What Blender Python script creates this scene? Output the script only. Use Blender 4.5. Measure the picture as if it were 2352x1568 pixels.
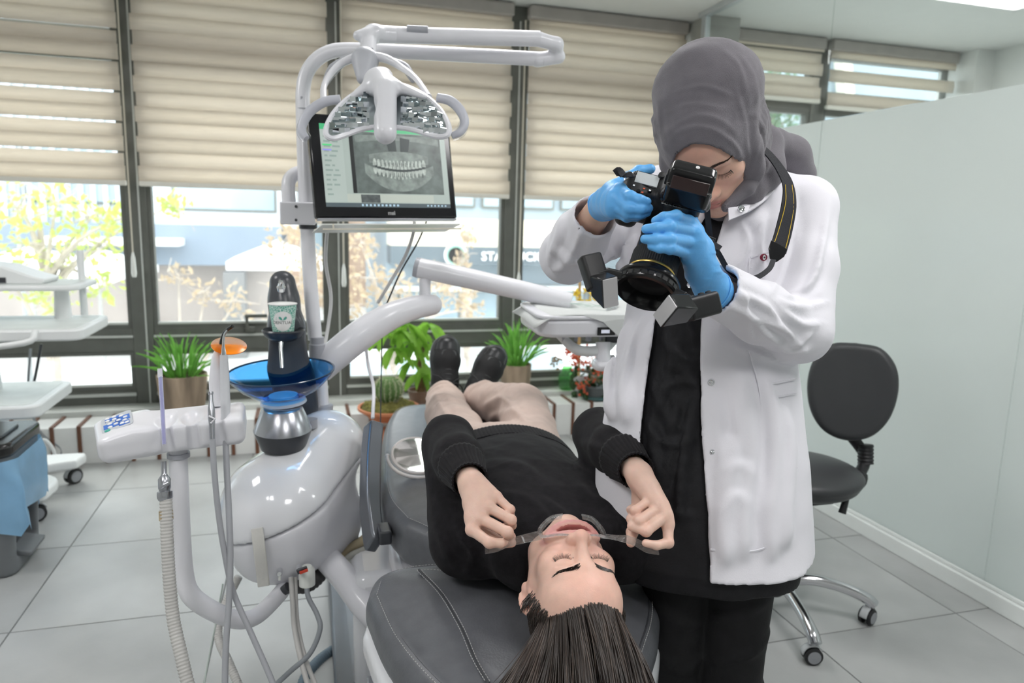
import bpy, bmesh, math, random
import numpy as np
from mathutils import Matrix, Vector
random.seed(7)
SC = bpy.context.scene
COL = SC.collection
for o_ in list(bpy.data.objects):
    bpy.data.objects.remove(o_, do_unlink=True)

# ---------------------------------------------------------------- camera
FPX, PCX, PCY, EYE = 1645.0, 1176.0, 784.0, 1.275
def _n(a):
    a = np.asarray(a, float)
    return a / np.linalg.norm(a)
_Y = _n([700 - PCX, 493 - PCY, FPX])
_Zd = _n([920 - PCX, 10500 - PCY, FPX])
_Zd = _n(_Zd - _Y * (_Zd @ _Y))
RW = np.array([np.cross(_Y, -_Zd), _Y, -_Zd])        # world axes from lens axes
EYEP = np.array([0, 0, EYE])
cam_data = bpy.data.cameras.new('camera')
cam_data.sensor_width = 36.0
cam_data.lens = FPX * 36.0 / 2352.0
cam_data.clip_start = 0.02
cam_data.clip_end = 300
cam_data.dof.use_dof = True
cam_data.dof.focus_distance = 1.30
cam_data.dof.aperture_fstop = 4.0
cam = bpy.data.objects.new('camera', cam_data)
mw = Matrix.Identity(4)
for i in range(3):
    mw[i][0], mw[i][1], mw[i][2] = RW[i][0], -RW[i][1], -RW[i][2]
mw[2][3] = EYE
cam.matrix_world = mw
COL.objects.link(cam)
SC.camera = cam

# ---------------------------------------------------------------- sky, sun, exposure
world = bpy.data.worlds.new('overcast_sky')
SC.world = world
world.use_nodes = True
wn = world.node_tree.nodes
bgn = wn['Background']
bgn.inputs[0].default_value = (0.94, 0.97, 1.0, 1)
bgn.inputs[1].default_value = 2.8
sun_data = bpy.data.lights.new('hazy_sun', 'SUN')
sun_data.energy = 1.0
sun_data.angle = math.radians(25)
sun_data.color = (1.0, 0.95, 0.88)
sun = bpy.data.objects.new('hazy_sun', sun_data)
sun.rotation_euler = (math.radians(-38), 0, math.radians(35))
COL.objects.link(sun)
SC.view_settings.view_transform = 'Standard'
SC.view_settings.look = 'None'
SC.view_settings.gamma = 1.0
SC.view_settings.use_curve_mapping = False
SC.view_settings.exposure = 0.68
CEIL = 2.5
# recessed ceiling light panels of the treatment room (x, y)
LIGHT_PANELS = [(-1.0, 0.2), (0.6, -0.5), (1.5, 0.9), (-1.6, 2.0), (0.5, 2.6), (3.5, 1.0), (3.5, 3.0)]
PANEL_WATTS = 7.0

# ---------------------------------------------------------------- placing helpers
def lensray(u, v):
    return RW @ np.array([u - PCX, v - PCY, FPX])
def at(u, v, d):                     # a real point at distance d in front of the lens plane
    return EYEP + lensray(u, v) * (d / FPX)
def onx(u, v, x):
    r = lensray(u, v); return EYEP + r * (x / r[0])
def ony(u, v, y):
    r = lensray(u, v); return EYEP + r * (y / r[1])
def onz(u, v, z):
    r = lensray(u, v); return EYEP + r * ((z - EYE) / r[2])

# ================================================================ objects
def link(o, parent=None):
    COL.objects.link(o)
    if parent is not None:
        o.parent = parent
    return o
def thing(name, label, cat, loc=(0, 0, 0), group=None):
    o = bpy.data.objects.new(name, None)
    o.empty_display_size = 0.05
    o.location = [float(c) for c in loc]
    link(o)
    o['label'] = label; o['category'] = cat
    if group: o['group'] = group
    return o
def tag(o, label, cat, group=None):
    o['label'] = label; o['category'] = cat
    if group: o['group'] = group
    return o
def copy_tree(o, parent=None, loc=None, rz=None, label=None):
    c = o.copy(); link(c, parent)
    if loc is not None: c.location = loc
    if rz is not None: c.rotation_euler = (0, 0, rz)
    if label: c['label'] = label
    for ch in list(o.children):
        copy_tree(ch, c)
    return c
def adopt(o, parent):
    """parent keeps the part where it was built in world space"""
    o.parent = parent
    o.matrix_parent_inverse = Matrix.Translation(-Vector(parent.location))
    return o

# ================================================================ materials
_M = {}
def mat(name, col, rough=0.5, metal=0.0, var=0.06, vscale=12.0, bump=0.0, bscale=60.0, spec=0.5,
        trans=0.0, coat=0.0, sheen=0.0, sss=0.0, emis=None, estr=0.0, stretch=None, ior=1.45, col2=None, alpha=1.0):
    if name in _M: return _M[name]
    m = bpy.data.materials.new(name); m.use_nodes = True
    nt = m.node_tree; N = nt.nodes; L = nt.links
    b = N['Principled BSDF']
    tc = N.new('ShaderNodeTexCoord')
    mp = N.new('ShaderNodeMapping'); L.new(tc.outputs['Object'], mp.inputs[0])
    if stretch: mp.inputs['Scale'].default_value = stretch
    nz = N.new('ShaderNodeTexNoise'); nz.inputs['Scale'].default_value = vscale; nz.inputs['Detail'].default_value = 4
    L.new(mp.outputs[0], nz.inputs['Vector'])
    rp = N.new('ShaderNodeValToRGB')
    c1 = [max(0, c * (1 - var)) for c in col]; c2 = [min(1, c * (1 + var)) for c in (col2 or col)]
    rp.color_ramp.elements[0].position = 0.3; rp.color_ramp.elements[1].position = 0.7
    rp.color_ramp.elements[0].color = (*c1, 1); rp.color_ramp.elements[1].color = (*c2, 1)
    L.new(nz.outputs['Fac'], rp.inputs[0]); L.new(rp.outputs[0], b.inputs['Base Color'])
    b.inputs['Roughness'].default_value = rough
    b.inputs['Metallic'].default_value = metal
    b.inputs['Specular IOR Level'].default_value = spec
    b.inputs['IOR'].default_value = ior
    b.inputs['Transmission Weight'].default_value = trans
    b.inputs['Coat Weight'].default_value = coat
    b.inputs['Coat Roughness'].default_value = 0.05
    b.inputs['Alpha'].default_value = alpha
    if sheen:
        b.inputs['Sheen Weight'].default_value = sheen
    if sss:
        b.inputs['Subsurface Weight'].default_value = sss
        b.inputs['Subsurface Radius'].default_value = (1.0, 0.35, 0.2)
        b.inputs['Subsurface Scale'].default_value = 0.006
    if emis:
        b.inputs['Emission Color'].default_value = (*emis, 1); b.inputs['Emission Strength'].default_value = estr
    if bump:
        n2 = N.new('ShaderNodeTexNoise'); n2.inputs['Scale'].default_value = bscale; n2.inputs['Detail'].default_value = 3
        L.new(mp.outputs[0], n2.inputs['Vector'])
        bp = N.new('ShaderNodeBump'); bp.inputs['Strength'].default_value = bump; bp.inputs['Distance'].default_value = 0.01
        L.new(n2.outputs['Fac'], bp.inputs['Height']); L.new(bp.outputs[0], b.inputs['Normal'])
    _M[name] = m
    return m
def wave_bump(m, scale, direction='X', strength=0.4, dist=0.002, distort=0.0, axis_rot=(0, 0, 0)):
    nt = m.node_tree; N = nt.nodes; L = nt.links; b = N['Principled BSDF']
    tc = N.new('ShaderNodeTexCoord'); mp = N.new('ShaderNodeMapping'); mp.inputs['Rotation'].default_value = axis_rot
    w = N.new('ShaderNodeTexWave'); w.bands_direction = direction
    w.inputs['Scale'].default_value = scale; w.inputs['Distortion'].default_value = distort
    L.new(tc.outputs['Object'], mp.inputs[0]); L.new(mp.outputs[0], w.inputs[0])
    bp = N.new('ShaderNodeBump'); bp.inputs['Strength'].default_value = strength; bp.inputs['Distance'].default_value = dist
    L.new(w.outputs['Fac'], bp.inputs['Height'])
    old = b.inputs['Normal'].links
    if old: L.new(old[0].from_socket, bp.inputs['Normal'])
    L.new(bp.outputs[0], b.inputs['Normal'])
    return m
def glass_mat(name, tint=(0.95, 0.98, 0.97), refl=0.9, rough=0.0, dirt=0.0):
    """thin pane: clear transmission plus fresnel reflection"""
    if name in _M: return _M[name]
    m = bpy.data.materials.new(name); m.use_nodes = True
    nt = m.node_tree; N = nt.nodes; L = nt.links
    for n in list(N): N.remove(n)
    out = N.new('ShaderNodeOutputMaterial')
    t = N.new('ShaderNodeBsdfTransparent'); t.inputs[0].default_value = (*tint, 1)
    g = N.new('ShaderNodeBsdfGlossy'); g.inputs['Roughness'].default_value = rough
    g.inputs[0].default_value = (refl, refl, refl, 1)
    fr = N.new('ShaderNodeFresnel'); fr.inputs[0].default_value = 1.45
    mx = N.new('ShaderNodeMixShader')
    geo = N.new('ShaderNodeNewGeometry'); inv = N.new('ShaderNodeMath'); inv.operation = 'SUBTRACT'; inv.inputs[0].default_value = 1.0
    L.new(geo.outputs['Backfacing'], inv.inputs[1])
    mu = N.new('ShaderNodeMath'); mu.operation = 'MULTIPLY'; L.new(fr.outputs[0], mu.inputs[0]); L.new(inv.outputs[0], mu.inputs[1])
    L.new(mu.outputs[0], mx.inputs[0]); L.new(t.outputs[0], mx.inputs[1]); L.new(g.outputs[0], mx.inputs[2])
    last = mx
    if dirt:
        nz = N.new('ShaderNodeTexNoise'); nz.inputs['Scale'].default_value = 3.0; nz.inputs['Detail'].default_value = 6
        mth = N.new('ShaderNodeMath'); mth.operation = 'MULTIPLY'; mth.inputs[1].default_value = dirt
        L.new(nz.outputs['Fac'], mth.inputs[0])
        df = N.new('ShaderNodeBsdfTranslucent'); df.inputs[0].default_value = (0.9, 0.92, 0.92, 1)
        m2 = N.new('ShaderNodeMixShader')
        L.new(mth.outputs[0], m2.inputs[0]); L.new(mx.outputs[0], m2.inputs[1]); L.new(df.outputs[0], m2.inputs[2])
        last = m2
    L.new(last.outputs[0], out.inputs[0])
    _M[name] = m
    return m
def sheet_mat(name, col, trans=0.5, rough=0.8, var=0.05, vscale=40, stretch=None, gloss=0.0):
    """cloth or leaf that lets light through"""
    if name in _M: return _M[name]
    m = mat(name, col, rough=rough, var=var, vscale=vscale, stretch=stretch, spec=0.2 + gloss)
    nt = m.node_tree; N = nt.nodes; L = nt.links
    b = N['Principled BSDF']; out = N['Material Output']
    tr = N.new('ShaderNodeBsdfTranslucent')
    src = b.inputs['Base Color'].links[0].from_socket
    L.new(src, tr.inputs[0])
    mx = N.new('ShaderNodeMixShader'); mx.inputs[0].default_value = trans
    L.new(b.outputs[0], mx.inputs[1]); L.new(tr.outputs[0], mx.inputs[2]); L.new(mx.outputs[0], out.inputs[0])
    return m

# ================================================================ mesh builder
def rotm(axis, ang):
    k = _n(axis); c, s = math.cos(ang), math.sin(ang)
    K = np.array([[0, -k[2], k[1]], [k[2], 0, -k[0]], [-k[1], k[0], 0]])
    return np.eye(3) + s * K + (1 - c) * K @ K
def frame(z, x=(1, 0, 0)):
    """columns: x', y', z' with z' along z and x' as near x as can be"""
    z = _n(z); x = np.asarray(x, float); x = x - z * (x @ z)
    if np.linalg.norm(x) < 1e-6:
        x = np.array([0, 1, 0.0]); x = x - z * (x @ z)
    x = _n(x)
    return np.stack([x, np.cross(z, x), z], 1)
def spline(pts, n=8):
    P = np.asarray(pts, float)
    if len(P) < 3 or n <= 1: return P
    Q = np.vstack([2 * P[0] - P[1], P, 2 * P[-1] - P[-2]])
    out = []
    for i in range(1, len(Q) - 2):
        p0, p1, p2, p3 = Q[i - 1:i + 3]
        for t in np.linspace(0, 1, n, endpoint=False):
            out.append(0.5 * ((2 * p1) + (-p0 + p2) * t + (2 * p0 - 5 * p1 + 4 * p2 - p3) * t * t + (-p0 + 3 * p1 - 3 * p2 + p3) * t ** 3))
    out.append(P[-1])
    return np.array(out)
class MB:
    def __init__(s, R=None, T=None):
        s.v = []; s.f = []; s.m = []; s.mi = 0
        s.R = np.eye(3) if R is None else np.asarray(R, float)
        s.T = np.zeros(3) if T is None else np.asarray(T, float)
    def add(s, V, F):
        o = len(s.v)
        V = np.asarray(V, float) @ s.R.T + s.T
        s.v.extend(V.tolist())
        s.f.extend([[i + o for i in f] for f in F]); s.m.extend([s.mi] * len(F))
        return s
    def box(s, c, size, R=None):
        h = np.asarray(size, float) / 2
        V = np.array([[x, y, z] for z in (-1, 1) for y in (-1, 1) for x in (-1, 1)]) * h
        if R is not None: V = V @ np.asarray(R).T
        return s.add(V + np.asarray(c, float), [(0, 2, 3, 1), (4, 5, 7, 6), (0, 1, 5, 4), (2, 6, 7, 3), (0, 4, 6, 2), (1, 3, 7, 5)])
    def bb(s, x0, x1, y0, y1, z0, z1):
        return s.box(((x0 + x1) / 2, (y0 + y1) / 2, (z0 + z1) / 2), (x1 - x0, y1 - y0, z1 - z0))
    def rbox(s, c, size, r, R=None, n=4):
        """box rounded in plan (x,y) with height z"""
        a, b, h = np.asarray(size, float) / 2
        P = []
        for sx, sy, a0 in ((1, 1, 0), (-1, 1, 90), (-1, -1, 180), (1, -1, 270)):
            for k in range(n + 1):
                t = math.radians(a0 + 90 * k / n)
                P.append((sx * (a - r) + r * math.cos(t), sy * (b - r) + r * math.sin(t)))
        return s.prism(P, -h, h, R, c)
    def prism(s, poly, z0, z1, R=None, c=(0, 0, 0), top=None):
        n = len(poly); top = top if top is not None else poly
        V = np.array([[p[0], p[1], z0] for p in poly] + [[p[0], p[1], z1] for p in top], float)
        if R is not None: V = V @ np.asarray(R).T
        F = [tuple(range(n - 1, -1, -1)), tuple(range(n, 2 * n))] + [(i, (i + 1) % n, n + (i + 1) % n, n + i) for i in range(n)]
        return s.add(V + np.asarray(c, float), F)
    def tube(s, path, r, n=10, caps=True, flat=1.0, up=(0, 0, 1), sm=1):
        P = spline(path, sm)
        k = len(P)
        r = np.asarray(r, float)
        rr = np.full(k, float(r)) if r.ndim == 0 else np.interp(np.linspace(0, 1, k), np.linspace(0, 1, len(r)), r)
        T = np.gradient(P, axis=0); T /= np.linalg.norm(T, axis=1)[:, None] + 1e-12
        u = np.asarray(up, float); u = u - T[0] * (u @ T[0])
        if np.linalg.norm(u) < 1e-4:
            u = np.array([1, 0.3, 0.0]); u = u - T[0] * (u @ T[0])
        u = _n(u); V = []
        an = np.linspace(0, 2 * math.pi, n, endpoint=False)
        for i in range(k):
            u = u - T[i] * (u @ T[i]); u = _n(u); w = np.cross(T[i], u)
            V.append(P[i] + rr[i] * (np.cos(an)[:, None] * w + flat * np.sin(an)[:, None] * u))
        V = np.concatenate(V)
        F = [(i * n + j, i * n + (j + 1) % n, (i + 1) * n + (j + 1) % n, (i + 1) * n + j) for i in range(k - 1) for j in range(n)]
        if caps: F += [tuple(range(n - 1, -1, -1)), tuple(range((k - 1) * n, k * n))]
        return s.add(V, F)
    def lathe(s, prof, n=24, c=(0, 0, 0), R=None, caps=True, a0=0.0, a1=2 * math.pi):
        full = abs(a1 - a0 - 2 * math.pi) < 1e-6
        an = np.linspace(a0, a1, n, endpoint=not full)
        V = np.concatenate([[(r * math.cos(a), r * math.sin(a), z) for a in an] for r, z in prof])
        if R is not None: V = V @ np.asarray(R).T
        k = len(prof); F = []
        for i in range(k - 1):
            for j in range(n if full else n - 1):
                F.append((i * n + j, i * n + (j + 1) % n, (i + 1) * n + (j + 1) % n, (i + 1) * n + j))
        if caps and full:
            if prof[0][0] > 1e-6: F.append(tuple(range(n - 1, -1, -1)))
            if prof[-1][0] > 1e-6: F.append(tuple(range((k - 1) * n, k * n)))
        return s.add(V + np.asarray(c, float), F)
    def sphere(s, c, r, n=12, m=8, R=None):
        r = np.ones(3) * np.asarray(r, float)
        V = []
        for i in range(m + 1):
            p = math.pi * i / m
            for j in range(n):
                t = 2 * math.pi * j / n
                V.append((math.sin(p) * math.cos(t), math.sin(p) * math.sin(t), math.cos(p)))
        V = np.array(V) * r
        if R is not None: V = V @ np.asarray(R).T
        F = [(i * n + j, (i + 1) * n + j, (i + 1) * n + (j + 1) % n, i * n + (j + 1) % n) for i in range(m) for j in range(n)]
        return s.add(V + np.asarray(c, float), F)
    def grid(s, G):
        """G: array (a,b,3)"""
        a, b = G.shape[:2]
        return s.add(G.reshape(-1, 3), [(i * b + j, i * b + j + 1, (i + 1) * b + j + 1, (i + 1) * b + j) for i in range(a - 1) for j in range(b - 1)])
    def ribbon(s, path, w, nrm, t=0.0, sm=1):
        """flat strap along path, width w (scalar or list), facing nrm; t thickness"""
        P = spline(path, sm); k = len(P)
        w = np.asarray(w, float); w = np.full(k, float(w)) if w.ndim == 0 else np.interp(np.linspace(0, 1, k), np.linspace(0, 1, len(w)), w)
        nr = np.asarray(nrm, float)
        nr = np.tile(nr, (k, 1)) if nr.ndim == 1 else np.stack([np.interp(np.linspace(0, 1, k), np.linspace(0, 1, len(nr)), nr[:, q]) for q in range(3)], 1)
        T = np.gradient(P, axis=0); T /= np.linalg.norm(T, axis=1)[:, None] + 1e-12
        S = np.cross(T, nr); S /= np.linalg.norm(S, axis=1)[:, None] + 1e-12
        U = np.cross(S, T)
        V = []
        for i in range(k):
            a = P[i] - S[i] * w[i] / 2; b = P[i] + S[i] * w[i] / 2; u = U[i] * t / 2
            V += [a - u, b - u, b + u, a + u] if t else [a, b]
        n = 4 if t else 2
        if t:
            F = [(i * 4 + j, i * 4 + (j + 1) % 4, (i + 1) * 4 + (j + 1) % 4, (i + 1) * 4 + j) for i in range(k - 1) for j in range(4)]
            F += [(3, 2, 1, 0), tuple((k - 1) * 4 + j for j in range(4))]
        else:
            F = [(i * 2, i * 2 + 1, i * 2 + 3, i * 2 + 2) for i in range(k - 1)]
        return s.add(V, F)
    def build(s, name, m, parent=None, smooth=40, bevel=0.0, seg=2, subdiv=0, solid=0.0):
        me = bpy.data.meshes.new(name)
        me.from_pydata(s.v, [], s.f)
        ms = m if isinstance(m, (list, tuple)) else [m]
        for q in ms: me.materials.append(q)
        if len(ms) > 1: me.polygons.foreach_set('material_index', s.m)
        me.validate()
        if smooth:
            me.shade_smooth(); me.set_sharp_from_angle(angle=math.radians(smooth))
        me.update()
        o = bpy.data.objects.new(name, me); COL.objects.link(o)
        if solid:
            q = o.modifiers.new('solid', 'SOLIDIFY'); q.thickness = solid; q.offset = 0
        if bevel:
            q = o.modifiers.new('bevel', 'BEVEL'); q.width = bevel; q.segments = seg; q.limit_method = 'ANGLE'; q.angle_limit = math.radians(38)
            q.harden_normals = False
        if subdiv:
            q = o.modifiers.new('sub', 'SUBSURF'); q.levels = subdiv; q.render_levels = subdiv
        if parent is not None: adopt(o, parent)
        return o

# ================================================================ sculpting by distance fields
def smin(a, b, k):
    if k <= 0: return np.minimum(a, b)
    h = np.clip(0.5 + 0.5 * (b - a) / k, 0, 1)
    return b + (a - b) * h - k * h * (1 - h)
class SDF:
    def __init__(s, lo, hi, h):
        s.lo = np.asarray(lo, float); s.h = h
        s.n = np.ceil((np.asarray(hi, float) - s.lo) / h).astype(int) + 1
        s.ax = [(s.lo[i] + h * np.arange(s.n[i])).astype(np.float32) for i in range(3)]
        s.F = np.full(s.n, 1.0, np.float32)
    def _sl(s, lo, hi):
        a = np.clip(np.floor((np.asarray(lo) - s.lo) / s.h).astype(int), 0, s.n)
        b = np.clip(np.ceil((np.asarray(hi) - s.lo) / s.h).astype(int) + 1, 0, s.n)
        return tuple(slice(int(a[i]), int(b[i])) for i in range(3))
    def _p(s, sl):
        return [s.ax[0][sl[0]][:, None, None], s.ax[1][sl[1]][None, :, None], s.ax[2][sl[2]][None, None, :]]
    def put(s, sl, d, k, op):
        if d.size == 0: return
        f = s.F[sl]
        if op == 'u': s.F[sl] = smin(f, d, k)
        elif op == 's': s.F[sl] = -smin(-f, d, k)
        elif op == 'i': s.F[sl] = -smin(-f, -d, k)
    def rc(s, a, b, ra, rb=None, k=0.01, op='u'):
        rb = ra if rb is None else rb
        a = np.asarray(a, float); b = np.asarray(b, float); m = max(ra, rb) + 2 * k + 3 * s.h
        sl = s._sl(np.minimum(a, b) - m, np.maximum(a, b) + m); X, Y, Z = s._p(sl)
        d = b - a; L2 = d @ d + 1e-12
        t = np.clip(((X - a[0]) * d[0] + (Y - a[1]) * d[1] + (Z - a[2]) * d[2]) / L2, 0, 1)
        q = np.sqrt((X - a[0] - t * d[0]) ** 2 + (Y - a[1] - t * d[1]) ** 2 + (Z - a[2] - t * d[2]) ** 2) - (ra + t * (rb - ra))
        s.put(sl, q.astype(np.float32), k, op); return s
    def chain(s, pts, rs, k=0.01, op='u'):
        for i in range(len(pts) - 1): s.rc(pts[i], pts[i + 1], rs[i], rs[i + 1], k, op)
        return s
    def el(s, c, r, R=None, k=0.01, op='u'):
        c = np.asarray(c, float); r = np.ones(3) * np.asarray(r, float); m = r.max() + 2 * k + 3 * s.h
        sl = s._sl(c - m, c + m); X, Y, Z = s._p(sl)
        X = X - c[0]; Y = Y - c[1]; Z = Z - c[2]
        if R is not None:
            R = np.asarray(R)
            X, Y, Z = (R[0, 0] * X + R[1, 0] * Y + R[2, 0] * Z, R[0, 1] * X + R[1, 1] * Y + R[2, 1] * Z, R[0, 2] * X + R[1, 2] * Y + R[2, 2] * Z)
        k0 = np.sqrt((X / r[0]) ** 2 + (Y / r[1]) ** 2 + (Z / r[2]) ** 2)
        k1 = np.sqrt((X / r[0] ** 2) ** 2 + (Y / r[1] ** 2) ** 2 + (Z / r[2] ** 2) ** 2) + 1e-9
        s.put(sl, (k0 * (k0 - 1) / k1).astype(np.float32), k, op); return s
    def box(s, c, half, R=None, rad=0.0, k=0.0, op='u'):
        c = np.asarray(c, float); half = np.asarray(half, float); m = np.linalg.norm(half) + 2 * k + 3 * s.h
        sl = s._sl(c - m, c + m); X, Y, Z = s._p(sl)
        X = X - c[0]; Y = Y - c[1]; Z = Z - c[2]
        if R is not None:
            R = np.asarray(R)
            X, Y, Z = (R[0, 0] * X + R[1, 0] * Y + R[2, 0] * Z, R[0, 1] * X + R[1, 1] * Y + R[2, 1] * Z, R[0, 2] * X + R[1, 2] * Y + R[2, 2] * Z)
        qx, qy, qz = np.abs(X) - half[0] + rad, np.abs(Y) - half[1] + rad, np.abs(Z) - half[2] + rad
        d = np.sqrt(np.maximum(qx, 0) ** 2 + np.maximum(qy, 0) ** 2 + np.maximum(qz, 0) ** 2) + np.minimum(np.maximum(qx, np.maximum(qy, qz)), 0) - rad
        s.put(sl, d.astype(np.float32), k, op); return s
    def fn(s, f, lo=None, hi=None, k=0.01, op='u'):
        sl = s._sl(lo, hi) if lo is not None else (slice(None),) * 3
        d = f(*s._p(sl))
        s.put(sl, np.broadcast_to(d, s.F[sl].shape).astype(np.float32), k, op); return s
    def mesh(s):
        F = s.F; S = F < 0; nx, ny, nz = F.shape
        cs = np.zeros((nx - 1, ny - 1, nz - 1), np.int8)
        off = [(i, j, k) for i in (0, 1) for j in (0, 1) for k in (0, 1)]
        for i, j, k in off: cs += S[i:nx - 1 + i, j:ny - 1 + j, k:nz - 1 + k]
        C = np.argwhere((cs > 0) & (cs < 8))
        idx = np.full(cs.shape, -1, np.int64); idx[tuple(C.T)] = np.arange(len(C))
        acc = np.zeros((len(C), 3)); cnt = np.zeros(len(C))
        val = {o: F[C[:, 0] + o[0], C[:, 1] + o[1], C[:, 2] + o[2]].astype(float) for o in off}
        for o in off:
            for a in range(3):
                if o[a]: continue
                p = list(o); p[a] = 1; p = tuple(p)
                va, vb = val[o], val[p]; x = (va < 0) != (vb < 0)
                t = np.where(x, va / np.where(x, va - vb, 1), 0)
                q = np.tile(np.array(o, float), (len(C), 1)); q[:, a] += t
                acc[x] += q[x]; cnt[x] += 1
        V = s.lo + s.h * (C + acc / cnt[:, None])
        Fs = []
        for a in range(3):
            b, c = (a + 1) % 3, (a + 2) % 3
            A = [slice(None)] * 3; B = [slice(None)] * 3
            A[a] = slice(0, -1); B[a] = slice(1, None)
            s0, s1 = S[tuple(A)], S[tuple(B)]
            E = np.argwhere(s0 != s1)
            E = E[(E[:, b] > 0) & (E[:, c] > 0) & (E[:, b] < F.shape[b] - 1) & (E[:, c] < F.shape[c] - 1)]
            if not len(E): continue
            inv = s0[tuple(E.T)]
            def q(db, dc):
                e = E.copy(); e[:, b] -= db; e[:, c] -= dc
                return idx[tuple(e.T)]
            Q = np.stack([q(1, 1), q(0, 1), q(0, 0), q(1, 0)], 1)
            Q[~inv] = Q[~inv][:, ::-1]
            Fs.append(Q)
        return V, np.concatenate(Fs)
def normals(V, Q):
    n = np.cross(V[Q[:, 2]] - V[Q[:, 0]], V[Q[:, 3]] - V[Q[:, 1]])
    N = np.zeros_like(V)
    for j in range(4): np.add.at(N, Q[:, j], n)
    return N / (np.linalg.norm(N, axis=1)[:, None] + 1e-12)
def relax(V, Q, it=2, lam=0.5):
    for _ in range(it):
        A = np.zeros_like(V); c = np.zeros(len(V))
        for j in range(4):
            for d in (1, 3):
                np.add.at(A, Q[:, j], V[Q[:, (j + d) % 4]]); np.add.at(c, Q[:, j], 1)
        V = V + lam * (A / c[:, None] - V)
    return V
_lat = np.random.RandomState(3).rand(32, 32, 32)
def vnoise(P, sc):
    p = np.asarray(P) * np.asarray(sc); i = np.floor(p).astype(int); f = p - i; f = f * f * (3 - 2 * f)
    r = 0
    for dx in (0, 1):
        for dy in (0, 1):
            for dz in (0, 1):
                w = (f[:, 0] if dx else 1 - f[:, 0]) * (f[:, 1] if dy else 1 - f[:, 1]) * (f[:, 2] if dz else 1 - f[:, 2])
                r = r + w * _lat[(i[:, 0] + dx) % 32, (i[:, 1] + dy) % 32, (i[:, 2] + dz) % 32]
    return r * 2 - 1
def meshobj(name, V, Q, m, parent=None, colors=None, smooth=True):
    me = bpy.data.meshes.new(name)
    Q = np.asarray(Q)
    me.vertices.add(len(V)); me.vertices.foreach_set('co', np.asarray(V, np.float32).ravel())
    k = Q.shape[1]
    me.loops.add(Q.size); me.loops.foreach_set('vertex_index', Q.ravel().astype(np.int32))
    me.polygons.add(len(Q)); me.polygons.foreach_set('loop_start', np.arange(0, Q.size, k, dtype=np.int32))
    me.update(calc_edges=True); me.validate()
    for q in (m if isinstance(m, (list, tuple)) else [m]): me.materials.append(q)
    if smooth: me.shade_smooth()
    if colors is not None:
        ca = me.color_attributes.new('tone', 'FLOAT_COLOR', 'POINT')
        ca.data.foreach_set('color', np.concatenate([colors, np.ones((len(V), 1))], 1).astype(np.float32).ravel())
    o = bpy.data.objects.new(name, me); COL.objects.link(o)
    if parent is not None: adopt(o, parent)
    return o

def to_px(V):
    q = (np.asarray(V) - EYEP) @ RW
    return PCX + FPX * q[:, 0] / q[:, 2], PCY + FPX * q[:, 1] / q[:, 2], q[:, 2]
def fold(V, N, lines, amp, sig, step=0.5):
    """cloth folds pressed along the given creases on the side of the cloth that shows them;
    each crease is a ridge with a soft valley beside it, moved along the surface normal"""
    view = V - EYEP; face = np.clip(-(N * view).sum(1) / np.linalg.norm(view, axis=1) * 2.5, 0, 1)
    u, v, d = to_px(V); D = np.zeros(len(V))
    for L in lines:
        a_, sg = amp, sig
        if isinstance(L, tuple) and not isinstance(L[0], tuple): a_, sg, L = amp * L[0], sig * L[1], L[2]
        P = spline([(p[0], p[1]) for p in L], 6)
        m = (u > P[:, 0].min() - 4 * sg) & (u < P[:, 0].max() + 4 * sg) & (v > P[:, 1].min() - 4 * sg) & (v < P[:, 1].max() + 4 * sg) & (face > 0)
        i = np.nonzero(m)[0]
        if not len(i): continue
        x, y = u[i], v[i]; best = np.full(len(i), 1e9); sgn = np.zeros(len(i)); tt = np.zeros(len(i)); n = len(P) - 1
        for k in range(n):
            e = P[k + 1] - P[k]; l2 = e @ e + 1e-9
            t = np.clip(((x - P[k, 0]) * e[0] + (y - P[k, 1]) * e[1]) / l2, 0, 1)
            dx, dy = x - P[k, 0] - t * e[0], y - P[k, 1] - t * e[1]; dd = np.hypot(dx, dy); c = dd < best
            best = np.where(c, dd, best); sgn = np.where(c, np.sign(e[0] * dy - e[1] * dx), sgn); tt = np.where(c, (k + t) / n, tt)
        s_ = best * sgn / sg
        prof = np.exp(-0.5 * s_ ** 2) * (1 - step) + step * 1.6 * s_ * np.exp(-0.5 * s_ ** 2)
        D[i] += a_ * prof * np.sin(np.clip(tt, 0.02, 0.98) * math.pi) ** 0.7 * face[i]
    return V + N * D[:, None]

# ================================================================ the room
def struct(o):
    o['kind'] = 'structure'
    return o
def sempty(name, loc=(0, 0, 0)):
    o = bpy.data.objects.new(name, None); o.location = loc; link(o); o['kind'] = 'structure'; return o
def text_mesh(txt, size=1.0, extrude=0.0, spacing=1.0, bold=0.0):
    cu = bpy.data.curves.new('lettering', 'FONT'); cu.body = txt; cu.size = size; cu.extrude = extrude
    cu.align_x = 'CENTER'; cu.align_y = 'CENTER'; cu.space_character = spacing; cu.offset = bold; cu.resolution_u = 4
    ob = bpy.data.objects.new('lettering', cu); COL.objects.link(ob)
    bpy.context.view_layer.update()
    me = bpy.data.meshes.new_from_object(ob.evaluated_get(bpy.context.evaluated_depsgraph_get()))
    bpy.data.objects.remove(ob, do_unlink=True)
    return me
def text_part(name, txt, size, m, parent, loc, R, extrude=0.0005, spacing=1.0, bold=0.0, warp=None):
    me = text_mesh(txt, size, extrude, spacing, bold); me.materials.clear(); me.materials.append(m)
    R = np.asarray(R, float); loc = np.asarray(loc, float)
    V = np.array([v.co for v in me.vertices])
    V = warp(V) if warp else V @ R.T + loc
    me.vertices.foreach_set('co', V.astype(np.float32).ravel()); me.update()
    o = bpy.data.objects.new(name, me); COL.objects.link(o)
    if parent is not None: adopt(o, parent)
    return o

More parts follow.
